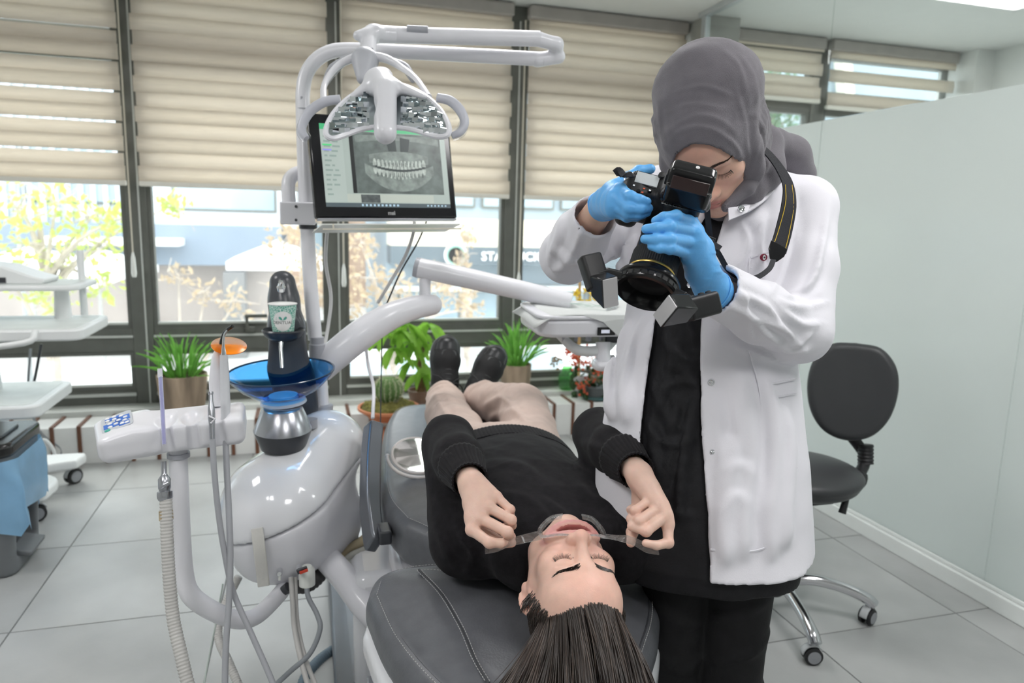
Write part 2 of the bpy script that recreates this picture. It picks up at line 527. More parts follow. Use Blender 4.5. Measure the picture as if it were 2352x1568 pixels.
XL, XR, YB, YW, XG = -3.3, 4.55, -2.6, 4.30, 2.265
WHITE = mat('white_paint', (0.78, 0.79, 0.77), 0.6, var=0.02)
CEILM = mat('ceiling_paint', (0.76, 0.77, 0.75), 0.7, var=0.015)
FRAME = mat('olive_grey_aluminium', (0.125, 0.13, 0.115), 0.45, var=0.08, metal=0.1)
FRAMEL = mat('light_bead', (0.55, 0.57, 0.54), 0.4, var=0.04)
SILLM = mat('pale_stone_sill', (0.62, 0.64, 0.61), 0.35, var=0.08, vscale=6)
PANE = glass_mat('window_glass', (0.95, 0.97, 0.965), dirt=0.05)

# floor with separate tiles
TS = 0.597; TX0 = -0.89; TY0 = 1.735
floor = MB().bb(XL, XR, YB, YW + 0.02, -0.12, -0.006).build('floor', mat('grout', (0.24, 0.25, 0.25), 0.8), smooth=0)
struct(floor)
def tile_material():
    m = mat('grey_porcelain_tile', (0.40, 0.41, 0.405), 0.30, var=0.10, vscale=2.6, bump=0.03, bscale=90, col2=(0.44, 0.45, 0.445))
    nt = m.node_tree; oi = nt.nodes.new('ShaderNodeObjectInfo'); b = nt.nodes['Principled BSDF']
    src = b.inputs['Base Color'].links[0].from_socket
    hs = nt.nodes.new('ShaderNodeHueSaturation'); mp = nt.nodes.new('ShaderNodeMapRange')
    mp.inputs[3].default_value = 0.93; mp.inputs[4].default_value = 1.06
    nt.links.new(oi.outputs['Random'], mp.inputs[0]); nt.links.new(mp.outputs[0], hs.inputs['Value'])
    nt.links.new(src, hs.inputs['Color']); nt.links.new(hs.outputs[0], b.inputs['Base Color'])
    return m
TILE = tile_material()
_tile = None
def place_tile(i, j):
    global _tile
    if _tile is None:
        g = 0.0018
        a = TS / 2 - g
        top = [(-a + .001, -a + .001), (a - .001, -a + .001), (a - .001, a - .001), (-a + .001, a - .001)]
        bot = [(-a, -a), (a, -a), (a, a), (-a, a)]
        o = MB().prism(bot, -0.0055, 0, top=top).build('tile', TILE, smooth=0)
        _tile = o
    else:
        o = _tile.copy(); COL.objects.link(o)
    o.location = (TX0 + (i + .5) * TS, TY0 + (j + .5) * TS, 0); o.parent = floor
for i in range(-4, 9):
    for j in range(-7, 4):
        place_tile(i, j)
struct(MB().bb(XL, XR, YB, YW + 0.05, CEIL, CEIL + 0.1).build('ceiling', CEILM, smooth=0))
struct(MB().bb(XL - 0.1, XL, YB, YW + 0.05, 0, CEIL).build('wall_left', WHITE, smooth=0))
struct(MB().bb(XL - 0.1, XR + 0.1, YB - 0.1, YB, 0, CEIL).build('wall_rear', WHITE, smooth=0))
struct(MB().bb(XR, XR + 0.1, YB, YW + 0.05, 0, CEIL).build('wall_neighbour', WHITE, smooth=0))

# window wall
wb = sempty('wall_back', (0, YW, 0))
D0, D1 = YW - 0.04, YW + 0.04
MULL = [-2.94, -1.90, -0.86, 0.167, 1.22]
struct(wb)
for x in MULL:
    o = MB().bb(x - 0.052, x + 0.052, D0, D1, 0.1, CEIL).build('mullion', FRAME, wb, smooth=0, bevel=0.004)
    o = MB().bb(x + 0.012, x + 0.02, D0 - 0.006, D0, 0.2, CEIL).build('mullion_bead', FRAMEL, wb, smooth=0)
MB().bb(3.275, 3.385, D0, D1, 0.1, CEIL).build('mullion', FRAME, wb, smooth=0, bevel=0.004)
MB().bb(XL, XR, D0 + 0.005, D1, -0.1, 0.215).build('spandrel', FRAME, wb, smooth=0)
MB().bb(XL, XR, D0 - 0.01, D1 + 0.1, 2.42, CEIL).build('head_beam', FRAME, wb, smooth=0)
struct(MB().bb(2.305, 2.53, 4.0, YW + 0.06, 0, CEIL).build('wall_pier', mat('pier_paint', (0.40, 0.40, 0.37), 0.6), smooth=0, bevel=0.005))
struct(MB().bb(4.40, XR, 4.05, YW + 0.06, 0, CEIL).build('wall_return', WHITE, smooth=0))
edges = [XL] + MULL + [2.305]
spans = [(edges[i] + (0.052 if i else 0), edges[i + 1] - (0.052 if i < len(edges) - 2 else 0)) for i in range(len(edges) - 1)] + [(2.53, 3.275), (3.385, 4.42)]
for n, (x0, x1) in enumerate(spans):
    w = sempty('window_%d' % (n + 1), ((x0 + x1) / 2, YW, 0.2))
    for z0, z1, nm in ((0.515, 0.64, 'mid_rail'), (0.205, 0.30, 'bottom_rail'), (2.05, 2.15, 'transom')):
        MB().bb(x0, x1, D0 + 0.004, D1, z0, z1).build(nm, FRAME, w, smooth=0, bevel=0.003)
    MB().bb(x0, x1, D0 - 0.004, D0 + 0.004, 0.592, 0.604).build('rail_bead', FRAMEL, w, smooth=0)
    MB().bb(x0, x1, D0 - 0.006, D0 + 0.004, 0.268, 0.285).build('rail_bead', FRAMEL, w, smooth=0)
    for z0, z1 in ((0.64, 2.05), (0.30, 0.515), (2.15, 2.42)):
        f = MB()
        t = 0.022
        f.bb(x0, x0 + t, D0 + 0.012, D1 - 0.01, z0, z1); f.bb(x1 - t, x1, D0 + 0.012, D1 - 0.01, z0, z1)
        f.bb(x0 + t, x1 - t, D0 + 0.012, D1 - 0.01, z0, z0 + t); f.bb(x0 + t, x1 - t, D0 + 0.012, D1 - 0.01, z1 - t, z1)
        f.build('sash', FRAME, w, smooth=0)
        b_ = MB(); b_.bb(x0 + t, x1 - t, D0 + 0.008, D0 + 0.03, z0 + t, z0 + t + 0.012)
        b_.build('glazing_bead', FRAMEL, w, smooth=0)
        MB().bb(x0 + t, x1 - t, YW + 0.0, YW + 0.006, z0 + t, z1 - t).build('pane', PANE, w, smooth=0)
struct(MB().bb(XL, 4.4, 4.14, YW - 0.03, 0.10, 0.222).build('trim_1', SILLM, smooth=0, bevel=0.006))
trim1 = bpy.data.objects['trim_1']
# window lever handle on the second window
h = MB()
p = ony(575, 752, 4.25)
h.box(p + np.array([0, 0, -0.01]), (0.05, 0.03, 0.03)); h.box(p + np.array([-0.015, -0.02, 0.03]), (0.016, 0.02, 0.08))
h.box(p + np.array([0.035, -0.03, 0.07]), (0.12, 0.016, 0.02))
h.build('lever_handle', FRAME, bpy.data.objects['window_4'], bevel=0.003)

# bench of white blocks and brown fins in front of the sill
bench = thing('window_bench', 'low white block bench with thin brown wooden fins running under the windows', 'bench', (-0.5, 4.0, 0))
BLK = mat('white_lacquer_block', (0.80, 0.80, 0.78), 0.35, var=0.03)
FIN = mat('brown_wood_fin', (0.16, 0.07, 0.04), 0.5, var=0.25, vscale=30, stretch=(1, 1, 0.2))
pitch = 0.1205
b0 = MB().bb(-0.052, 0.052, 0, 0.205, 0, 0.192).build('block', BLK, bench, smooth=0, bevel=0.002)
f0 = MB().bb(-0.009, 0.009, -0.008, 0.205, 0, 0.2).build('fin', FIN, bench, smooth=0, bevel=0.002)
b0.location = (0, 3.935, 0); f0.location = (pitch / 2, 3.935, 0)
kk = 0
for k in range(-26, 17):
    x = 1.415 - pitch / 2 + (k - 0) * pitch - 0.0
    if x > 2.2 or x < XL + 0.1: continue
    if kk == 0: bo, fo = b0, f0
    else:
        bo = b0.copy(); fo = f0.copy(); COL.objects.link(bo); COL.objects.link(fo)
    bo.location = (x, 3.935, 0); fo.location = (x + pitch / 2, 3.935, 0); kk += 1

# ---------------------------------------------------------------- blinds
FAB = sheet_mat('cream_blind_fabric', (0.90, 0.835, 0.74), trans=0.46, rough=0.9, var=0.035, vscale=160, stretch=(0.06, 1, 1))
FAB2 = sheet_mat('cream_blind_fabric_back', (0.88, 0.82, 0.735), trans=0.50, rough=0.9, var=0.03, vscale=160, stretch=(0.06, 1, 1))
RAILM = mat('blind_bottom_rail', (0.74, 0.72, 0.65), 0.4, var=0.02)
CLEARP = mat('frosted_pull', (0.80, 0.82, 0.78), 0.25, var=0.02)
def blind(x0, x1, zb, mode, label, chain=None, y=4.20):
    t = thing('roller_blind', label, 'blind', ((x0 + x1) / 2, y, zb), 'striped roller blinds at the windows')
    MB().bb(x0, x1, y - 0.03, y + 0.05, 2.425, CEIL - 0.005).build('head_rail', mat('blind_cassette', (0.42, 0.39, 0.36), 0.5), t, smooth=0, bevel=0.008)
    bh = 0.0745; z = zb + 0.012; k = 0
    while z < 2.43:
        front = k % 2 == 0
        hh = bh
        over = 0.004
        if mode == 'slit': hh = bh if front else bh - 0.009; over = 0.0 if not front else 0.001
        if mode == 'open' and not front:
            z += bh; k += 1; continue
        z1 = min(z + hh + over, 2.43)
        yy = y - 0.006 if front else y + 0.006
        nx = 14
        zs = np.linspace(z, z1, 3)
        G = np.zeros((3, nx, 3))
        for a, zz in enumerate(zs):
            xs = np.linspace(x0 + (0 if front else 0.006), x1 - (0 if front else 0.006), nx)
            G[a, :, 0] = xs; G[a, :, 2] = zz
            G[a, :, 1] = yy + (0.004 if a == 1 else 0) * (1 if not front else -1) 
        MB().grid(G).build('band', FAB if front else FAB2, t, smooth=180, solid=0.0012)
        z += bh; k += 1
    MB().bb(x0, x1, y - 0.014, y + 0.014, zb - 0.012, zb + 0.014).build('bottom_rail', RAILM, t, smooth=0, bevel=0.005)
    if chain:
        cx, zlow = chain
        MB().tube([(cx, y - 0.05, 2.4), (cx, y - 0.05, zlow + 0.1)], 0.004, 6).build('pull_cord', mat('pull_cord', (0.62, 0.58, 0.48), 0.6), t)
        MB().lathe([(0.004, 0.13), (0.010, 0.10), (0.014, 0.02), (0.010, 0), (0, 0)], 10, (cx, y - 0.05, zlow)).build('cord_weight', CLEARP, t)
    return t
blind(-2.92, -1.915, 1.412, 'slit', 'cream striped roller blind at the far left edge of the window wall')
blind(-1.885, -0.885, 1.412, 'slit', 'cream striped roller blind at the left, with thin bright slits between its bands', (-0.865, 0.93))
blind(-0.825, 0.135, 1.412, 'shut', 'cream striped roller blind directly behind the bent lamp pole', (0.205, 0.88))
blind(0.205, 1.175, 1.412, 'shut', 'cream striped roller blind behind the monitor and lamp arm', (1.235, 0.84))
blind(1.27, 2.285, 1.412, 'shut', 'cream striped roller blind just left of the head scarf')
blind(2.55, 3.29, 2.10, 'slit', 'short cream striped blind seen through the clear glass, left of the two')
blind(3.345, 4.38, 2.07, 'open', 'raised cream blind with wide open white gaps seen through the clear glass')

# ---------------------------------------------------------------- glass partition
GY = [-2.6, -1.42, -0.355, 0.713, 1.782, 2.85, 3.93]
CLEAR = glass_mat('clear_partition_glass', (0.93, 0.955, 0.945), dirt=0.03)
def frost():
    m = mat('frosted_film', (0.74, 0.79, 0.775), 0.16, var=0.015, vscale=2, spec=0.5)
    nt = m.node_tree; N = nt.nodes; L = nt.links; b = N['Principled BSDF']; out = N['Material Output']
    tr = N.new('ShaderNodeBsdfTranslucent'); tr.inputs[0].default_value = (0.88, 0.92, 0.905, 1)
    mx = N.new('ShaderNodeMixShader'); mx.inputs[0].default_value = 0.45
    L.new(b.outputs[0], mx.inputs[1]); L.new(tr.outputs[0], mx.inputs[2]); L.new(mx.outputs[0], out.inputs[0])
    return m
FROST = frost()
wr = sempty('wall_right', (XG, 1.0, 0))
for i in range(len(GY) - 1):
    y0, y1 = GY[i] + 0.0025, GY[i + 1] - 0.0025
    MB().bb(XG - 0.005, XG + 0.005, y0, y1, 1.757, CEIL - 0.02).build('clear_panel', CLEAR, wr, smooth=0)
    MB().bb(XG - 0.005, XG + 0.005, y0, y1, 0.06, 1.755).build('frosted_panel', FROST, wr, smooth=0)
ALU = mat('satin_aluminium', (0.62, 0.66, 0.68), 0.35, metal=0.6, var=0.03)
BASEW = mat('white_base_channel', (0.80, 0.83, 0.81), 0.35, var=0.02)
bs = MB(); bs.bb(XG - 0.028, XG + 0.028, GY[0], GY[-1], 0, 0.062); bs.bb(XG - 0.016, XG - 0.008, GY[0], GY[-1], 0.062, 0.078); bs.bb(XG + 0.008, XG + 0.016, GY[0], GY[-1], 0.062, 0.078)
struct(bs.build('baseboard_right', BASEW, smooth=0, bevel=0.004))
struct(MB().bb(XG - 0.02, XG + 0.03, GY[0], 4.0, CEIL - 0.03, CEIL).build('trim_2', ALU, smooth=0, bevel=0.003))
struct(MB().bb(XG - 0.015, XG + 0.02, 3.925, 3.97, 0.06, CEIL - 0.03).build('trim_3', ALU, smooth=0, bevel=0.003))

# ---------------------------------------------------------------- ceiling light panels
DIFF = mat('lit_diffuser', (0.9, 0.9, 0.9), 0.5, emis=(1.0, 0.98, 0.98), estr=4.0)
for i, (x, y) in enumerate(LIGHT_PANELS):
    where = ['above the trash bin', 'behind the photographer\'s spot', 'above the standing woman', 'nearest the left windows', 'above the patient\'s feet', 'in the next room by the rear', 'in the next room by the windows'][i]
    t = thing('ceiling_light', 'square white recessed ceiling light panel ' + where, 'light', (x, y, CEIL), 'ceiling light panels')
    f = MB()
    for sx, sy, wx, wy in ((0, 1, 0.62, 0.02), (0, -1, 0.62, 0.02), (1, 0, 0.02, 0.62), (-1, 0, 0.02, 0.62)):
        f.box((x + sx * 0.3, y + sy * 0.3, CEIL - 0.006), (wx, wy, 0.012))
    f.build('frame', WHITE, t, smooth=0)
    MB().bb(x - 0.29, x + 0.29, y - 0.29, y + 0.29, CEIL - 0.006, CEIL - 0.002).build('diffuser', DIFF, t, smooth=0)
    ld = bpy.data.lights.new('panel_lamp', 'AREA'); ld.shape = 'SQUARE'; ld.size = 0.58; ld.energy = PANEL_WATTS; ld.color = (1.0, 0.985, 0.985)
    lo = bpy.data.objects.new('panel_lamp', ld); COL.objects.link(lo); lo.location = (0, 0, -0.012); lo.parent = t

# ================================================================ outside the windows
GZ = -2.4
ROAD = mat('pale_pavement', (0.62, 0.62, 0.60), 0.9, var=0.08, vscale=0.6)
road = MB().bb(-40, 60, 4.6, 60, GZ - 0.1, GZ).build('pavement', ROAD, smooth=0); struct(road)
# facade below our own floor, so the pavement does not float
struct(MB().bb(XL - 2, XR + 4, YW + 0.05, YW + 0.15, GZ, 0.2).build('wall_outer_plinth', WHITE, smooth=0))

def window_on(parent, x0, x1, y, z0, z1, m, fm=None, depth=0.06):
    w = MB().bb(x0, x1, y - 0.02, y + 0.04, z0, z1).build('window', fm or FRAME, parent, smooth=0)
    p = MB().bb(x0 + 0.06, x1 - 0.06, y - 0.03, y - 0.021, z0 + 0.06, z1 - 0.06).build('pane', m, None, smooth=0)
    p.parent = w; return w
GLZ = mat('street_glass', (0.30, 0.40, 0.46), 0.12, var=0.15, vscale=0.8, spec=0.8)
# grey slatted building across the street (left)
A = ony(20, 500, 20.0)
bl = thing('office_building', 'blue grey office building with vertical slats across the street on the left', 'building', (-9, 20, GZ))
MB().bb(-22, -0.2, 20, 26, 0.9, 14).build('upper_wall', mat('pale_blue_cladding', (0.56, 0.60, 0.63), 0.7, var=0.05, vscale=0.7), bl, smooth=0)
MB().bb(-22, -0.6, 19.6, 26, -0.05, 0.95).build('blue_band', mat('slate_blue_fascia', (0.20, 0.25, 0.31), 0.7, var=0.06, vscale=0.5), bl, smooth=0)
MB().bb(-22, -0.7, 20.3, 26, GZ, -0.05).build('ground_floor_wall', mat('brownish_render', (0.42, 0.37, 0.34), 0.85, var=0.12, vscale=0.8), bl, smooth=0)
sl = MB().bb(-0.05, 0.05, 19.85, 19.99, 0.95, 9.0).build('slat', mat('slat_grey', (0.50, 0.56, 0.60), 0.7), bl, smooth=0)
sl.location.x = -16
for k in range(1, 46):
    c = sl.copy(); COL.objects.link(c); c.location.x = -16 + k * 0.27
for x in (-14.5, -10.5, -6.4):
    window_on(bl, x, x + 2.2, 19.98, 1.4, 3.2, GLZ)
window_on(bl, -3.2, -0.7, 19.98, 1.3, 3.4, GLZ)
MB().bb(-5.9, -2.9, 18.8, 20, 0.45, 0.62).build('white_ledge', WHITE, bl, smooth=0)
MB().bb(-2.0, -1.5, 19.2, 20, GZ, -0.2).build('door_column', mat('dark_column', (0.2, 0.2, 0.2), 0.6), bl, smooth=0)
# cafe building (centre and right)
cf = thing('cafe_building', 'dark glass cafe building with cream fascia and white letter sign across the street', 'building', (9, 21, GZ))
CX0, CX1, CY = 2.2, 22.0, 20.0
MB().bb(CX0, CX1, CY + 0.5, CY + 8, GZ, 14).build('body_wall', mat('cafe_wall', (0.30, 0.37, 0.42), 0.6, var=0.08, vscale=0.5), cf, smooth=0)
MB().bb(CX0, 7.6, CY - 0.35, CY + 0.5, 0.52, 1.28).build('cream_fascia', mat('cream_fascia', (0.86, 0.78, 0.60), 0.7, var=0.03), cf, smooth=0)
MB().bb(7.6, CX1, CY - 0.1, CY + 0.5, 0.52, 1.28).build('grey_fascia', mat('grey_fascia', (0.48, 0.51, 0.53), 0.7), cf, smooth=0)
MB().bb(CX0, CX1, CY - 0.5, CY + 0.5, 0.02, 0.52).build('sign_board', mat('sign_board_dark', (0.10, 0.13, 0.15), 0.6), cf, smooth=0)
MB().bb(CX0, CX1, CY - 0.2, CY + 0.4, -0.75, -0.6).build('door_head', mat('door_head', (0.5, 0.54, 0.55), 0.6), cf, smooth=0)
LET = mat('white_letter', (0.95, 0.95, 0.95), 0.5, var=0.01)
Rs = np.array([[1, 0, 0], [0, 0, -1], [0, 1, 0]], float)
pL = ony(1092, 589, CY - 0.52); pR = ony(1152, 589, CY - 0.52)
text_part('sign_lettering', 'STARBUCKS COFFEE', 0.33, LET, cf, (pL[0] + 1.78, CY - 0.53, pL[2]), Rs, 0.02, 1.08, 0.006)
pe = ony(1046, 590, CY - 0.5)
e = MB().lathe([(0.32, 0), (0.32, 0.06), (0.0, 0.06)], 28, (pe[0], CY - 0.5, pe[2] + 0.05), rotm((1, 0, 0), math.pi / 2)).build('round_emblem', LET, cf)
MB().lathe([(0.22, 0.06), (0.22, 0.075), (0.29, 0.075), (0.29, 0.06)], 28, (pe[0], CY - 0.5, pe[2] + 0.05), rotm((1, 0, 0), math.pi / 2)).build('emblem_ring', mat('emblem_green', (0.25, 0.45, 0.36), 0.5), cf)
for k in range(10):
    window_on(cf, CX0 + 0.3 + k * 1.95, CX0 + 2.1 + k * 1.95, CY + 0.42, GZ + 0.3, -0.78, GLZ)
for k in range(8):
    window_on(cf, CX0 + 0.3 + k * 2.4, CX0 + 2.5 + k * 2.4, CY + 0.42, 1.6, 3.6, GLZ)
for x in (8.3, 13.2, 17.5):
    MB().prism([(0, 0), (0.35, 0), (-0.9, 5.5), (-1.25, 5.5)], -0.2, 0.2, rotm((1, 0, 0), math.pi / 2), (x, CY + 0.1, 1.28)).build('slanted_column', mat('cream_column', (0.80, 0.74, 0.62), 0.7), cf, smooth=0)
# pale building filling the gap between
gp = thing('brick_building', 'orange brick building in the gap between grey and cafe buildings', 'building', (1, 30, GZ))
MB().bb(-1.5, 4.5, 30, 34, GZ, 2.2).build('brick_wall', mat('orange_render', (0.62, 0.42, 0.30), 0.85, var=0.12, vscale=1.0), gp, smooth=0)
MB().bb(-1.9, 4.9, 29.8, 34.2, 2.2, 2.5).build('roof_edge', mat('roof_edge', (0.5, 0.4, 0.35), 0.8), gp, smooth=0)
window_on(gp, 0.2, 1.6, 29.95, -0.6, 1.0, GLZ)

def parasol(x, y, zt, w, label):
    t = thing('cafe_parasol', label, 'parasol', (x, y, GZ), 'white parasols on the terrace')
    MB().tube([(x, y, GZ), (x, y, zt + 0.4)], 0.04, 8).build('pole', mat('parasol_pole', (0.5, 0.5, 0.48), 0.5), t)
    c = MB(); a = w / 2
    c.add([(x - a, y - a, zt), (x + a, y - a, zt), (x + a, y + a, zt), (x - a, y + a, zt), (x, y, zt + 0.42),
           (x - a, y - a, zt - 0.16), (x + a, y - a, zt - 0.16), (x + a, y + a, zt - 0.16), (x - a, y + a, zt - 0.16)],
          [(0, 1, 4), (1, 2, 4), (2, 3, 4), (3, 0, 4), (0, 5, 6, 1), (1, 6, 7, 2), (2, 7, 8, 3), (3, 8, 5, 0)])
    c.build('canopy', mat('parasol_white', (0.92, 0.92, 0.90), 0.8, var=0.01), t, smooth=0)
p = ony(640, 596, 16.0); parasol(p[0], 16.0, p[2], 1.9, 'white square parasol seen just left of the bent lamp pole')
p = ony(70, 622, 14.3); parasol(p[0], 14.3, p[2] + 0.0, 2.8, 'large white terrace parasol at the far left, behind the leafy tree')
p = ony(225, 614, 17.2); parasol(p[0], 17.2, p[2], 2.0, 'smaller white terrace parasol left of the first mullion')

def car(px, py, y, rz, label, body):
    p = ony(px, py, y)
    t = thing('parked_car', label, 'car', (p[0], y, GZ), 'cars parked outside')
    L = 4.3; W = 1.75
    prof = [(-L / 2, 0.35), (-L / 2 + 0.05, 0.75), (-1.55, 0.92), (-0.95, 1.40), (0.55, 1.46), (1.25, 0.98), (L / 2 - 0.15, 0.80), (L / 2, 0.5), (L / 2 - 0.02, 0.30), (-L / 2 + 0.1, 0.28)]
    R = rotm((0, 0, 1), rz) @ np.array([[1, 0, 0], [0, 0, -1], [0, 1, 0]], float)
    P0 = np.array([p[0], y, GZ])
    MB(R, P0).prism(prof, -W / 2, W / 2).build('body', body, t, smooth=30, bevel=0.09, seg=3)
    g = mat('car_glass', (0.33, 0.42, 0.46), 0.1, spec=0.8)
    for s_ in (-1, 1):
        z0, z1 = (W / 2 - 0.01, W / 2 + 0.012) if s_ > 0 else (-W / 2 - 0.012, -W / 2 + 0.01)
        MB(R, P0).prism([(-1.25, 0.95), (-0.85, 1.33), (-0.25, 1.37), (-0.25, 0.95)], z0, z1).build('side_window', g, t, smooth=0)
        MB(R, P0).prism([(-0.17, 0.95), (-0.17, 1.37), (0.5, 1.38), (1.0, 0.97)], z0, z1).build('side_window', g, t, smooth=0)
        for wx in (-1.35, 1.35):
            MB(R, P0).lathe([(0, z0), (0.31, z0), (0.31, z1), (0, z1)] if s_ > 0 else [(0, z0), (0.31, z0), (0.31, z1), (0, z1)], 18, (wx, 0.31, 0)).build('wheel', mat('tyre', (0.05, 0.05, 0.05), 0.7), t)
    for pl in ([(-1.52, 0.95), (-0.98, 1.36)], [(1.22, 1.0), (0.62, 1.42)]):
        d = np.array([pl[1][0] - pl[0][0], pl[1][1] - pl[0][1]]); nn = np.array([-d[1], d[0]]); nn = nn / np.linalg.norm(nn) * 0.012
        if nn[1] < 0: nn = -nn
        q = [np.array(pl[0]) - nn, np.array(pl[1]) - nn, np.array(pl[1]) + nn, np.array(pl[0]) + nn]
        MB(R, P0).prism([tuple(a) for a in q], -W / 2 + 0.12, W / 2 - 0.12).build('windscreen', g, t, smooth=0)
CW = mat('white_car_paint', (0.93, 0.93, 0.93), 0.25, var=0.01)
CS = mat('silver_car_paint', (0.75, 0.77, 0.78), 0.25, var=0.01)
car(1340, 800, 11.5, math.pi, 'white parked car behind the instrument tray and grass pot', CW)
car(215, 800, 10.6, math.radians(170), 'white parked car behind the left grass pot', CW)
car(860, 790, 12.6, math.radians(95), 'white parked car behind the cactus and money tree', CW)

# leafy and dry trees
def leaf_cloud(rng, c, r, n, size, droop=0.0):
    V = []; F = []
    for _ in range(n):
        d = rng.normal(size=3); d /= np.linalg.norm(d) + 1e-9
        p = np.asarray(c) + d * np.asarray(r) * rng.uniform(0.25, 1.0) ** 0.6
        a = _n(rng.normal(size=3)); b = _n(np.cross(a, rng.normal(size=3)))
        s_ = size * rng.uniform(0.6, 1.3); k = len(V)
        V += [p - a * s_, p + b * s_ * 0.45, p + a * s_, p - b * s_ * 0.45]; F.append((k, k + 1, k + 2, k + 3))
    return V, F
def tree(name, base, h, crowns, lm, bm, label, cat='tree', nl=260, ls=0.07, seed=1, twig=True):
    rng = np.random.RandomState(seed)
    t = thing(name, label, cat, base)
    b = MB(); base = np.asarray(base, float)
    top = base + np.array([0, 0, h])
    b.tube([base, base + np.array([0.05, 0, h * 0.5]), top], [0.07, 0.05, 0.025], 7, sm=4)
    L = MB()
    for c, r in crowns:
        c = np.asarray(c, float)
        j = base + np.array([0, 0, h * rng.uniform(0.45, 0.9)])
        b.tube([j, (j + c) / 2 + np.array([0, 0, 0.1]), c], [0.035, 0.02, 0.008], 5, sm=4)
        if twig:
            for _ in range(7):
                e_ = c + rng.normal(size=3) * np.asarray(r) * 0.6
                b.tube([c, (c + e_) / 2 + rng.normal(size=3) * 0.05, e_], [0.010, 0.006, 0.003], 4)
        V, F = leaf_cloud(rng, c, r, nl, ls); L.add(V, F)
    b.build('branches', bm, t)
    lo = L.build('leaves', lm, t, smooth=0); lo['kind'] = 'stuff'
    return t
LGY = sheet_mat('spring_leaf', (0.50, 0.60, 0.14), 0.45, var=0.2, vscale=3)
LDRY = sheet_mat('dry_tan_leaf', (0.52, 0.41, 0.28), 0.35, var=0.2, vscale=3)
LGR = sheet_mat('dark_leaf', (0.14, 0.24, 0.13), 0.3, var=0.3, vscale=3)
BRK = mat('pale_bark', (0.48, 0.42, 0.36), 0.85, var=0.2)
def crown_px(lst, y, k):
    out = []
    for u, v, r in lst:
        p = ony(u, v, y + random.uniform(-.5, .5)); R = r * y / FPX
        out.append((p, (R * k, R * 0.8, R)))
    return out
p = ony(110, 760, 8.0)
tree('blossoming_tree', (p[0], 8.0, GZ), 3.6, crown_px([(40, 480, 55), (130, 470, 50), (210, 500, 45), (60, 560, 55), (150, 590, 50), (250, 560, 45), (20, 640, 50), (230, 660, 40), (120, 680, 40), (400, 470, 30), (280, 500, 35)], 8.0, 1.2),
     LGY, BRK, 'tree with yellow green spring leaves outside the left window', nl=62, ls=0.05, seed=4)
p = ony(690, 760, 9.0)
tree('dry_bush', (p[0], 9.0, GZ), 2.6, crown_px([(690, 520, 40), (650, 560, 45), (720, 600, 45), (670, 660, 50), (740, 680, 40), (640, 720, 40)], 9.0, 1.0), LDRY, BRK, 'dry tan shrub right behind the black spout tower', 'bush', nl=70, ls=0.05, seed=5)
p = ony(900, 760, 9.0)
tree('dry_bush', (p[0], 9.0, GZ), 2.4, crown_px([(830, 560, 45), (850, 640, 55), (900, 660, 50), (960, 690, 50), (1040, 680, 45), (1080, 710, 40), (1000, 640, 40), (820, 700, 45)], 9.0, 1.0), LDRY, BRK, 'wide dry tan shrub behind the curved white instrument arm', 'bush', nl=75, ls=0.05, seed=6)
p = ony(1070, 700, 10.0)
tree('dry_bush', (p[0], 10.0, GZ), 3.2, crown_px([(1075, 540, 28), (1060, 600, 28), (1085, 660, 30)], 10.0, 0.8), LDRY, BRK, 'slim dry tan shrub in front of the cafe sign', 'bush', nl=60, ls=0.05, seed=8)
p = ony(450, 640, 8.5)
tree('dry_bush', (p[0] - 0.2, 8.5, GZ), 1.9, crown_px([(410, 640, 30), (470, 670, 35), (540, 690, 40), (560, 740, 40)], 8.5, 1.1), LDRY, BRK, 'sparse tan branches behind the left grass pot', 'bush', nl=30, ls=0.05, seed=9)
p = onx(1775, 262, 4.0); p = ony(1775, 262, 14.0)
tree('evergreen_tree', (p[0], 14.0, GZ), p[2] - GZ, [(p + np.array([dx, 0, dz]), (0.5, 0.5, 0.45)) for dx, dz in ((0, 0.4), (-.2, 0), (.25, -.2), (0, -.6), (-.4, -.6), (.35, -.9), (0, 0.8))], LGR, BRK, 'dark evergreen tree seen above the frosted glass', nl=220, ls=0.07, seed=10)
p = ony(40, 500, 12.3)
t = thing('street_lamp', 'thin grey street lamp post at the far left outside', 'street lamp', (p[0], 12.3, GZ))
MB().tube([(p[0], 12.3, GZ), (p[0], 12.3, p[2] + 0.3), (p[0] + 0.1, 12.3, p[2] + 0.5), (p[0] + 0.3, 12.3, p[2] + 0.4)], 0.03, 8, sm=5).build('post', mat('lamp_post', (0.3, 0.32, 0.32), 0.6), t)
p = ony(285, 720, 13.0)
t = thing('traffic_cone', 'orange and white traffic barrier far outside by the first mullion', 'traffic cone', (p[0], 13, GZ))
MB().lathe([(0.25, 0), (0.25, 0.05), (0.13, 0.06), (0.09, 0.45), (0.08, 0.6)], 14, (p[0], 13, GZ)).build('cone', mat('cone_orange', (0.9, 0.25, 0.05), 0.6), t)
MB().lathe([(0.111, 0.25), (0.093, 0.42)], 14, (p[0], 13, GZ), caps=False).build('white_band', LET, t)

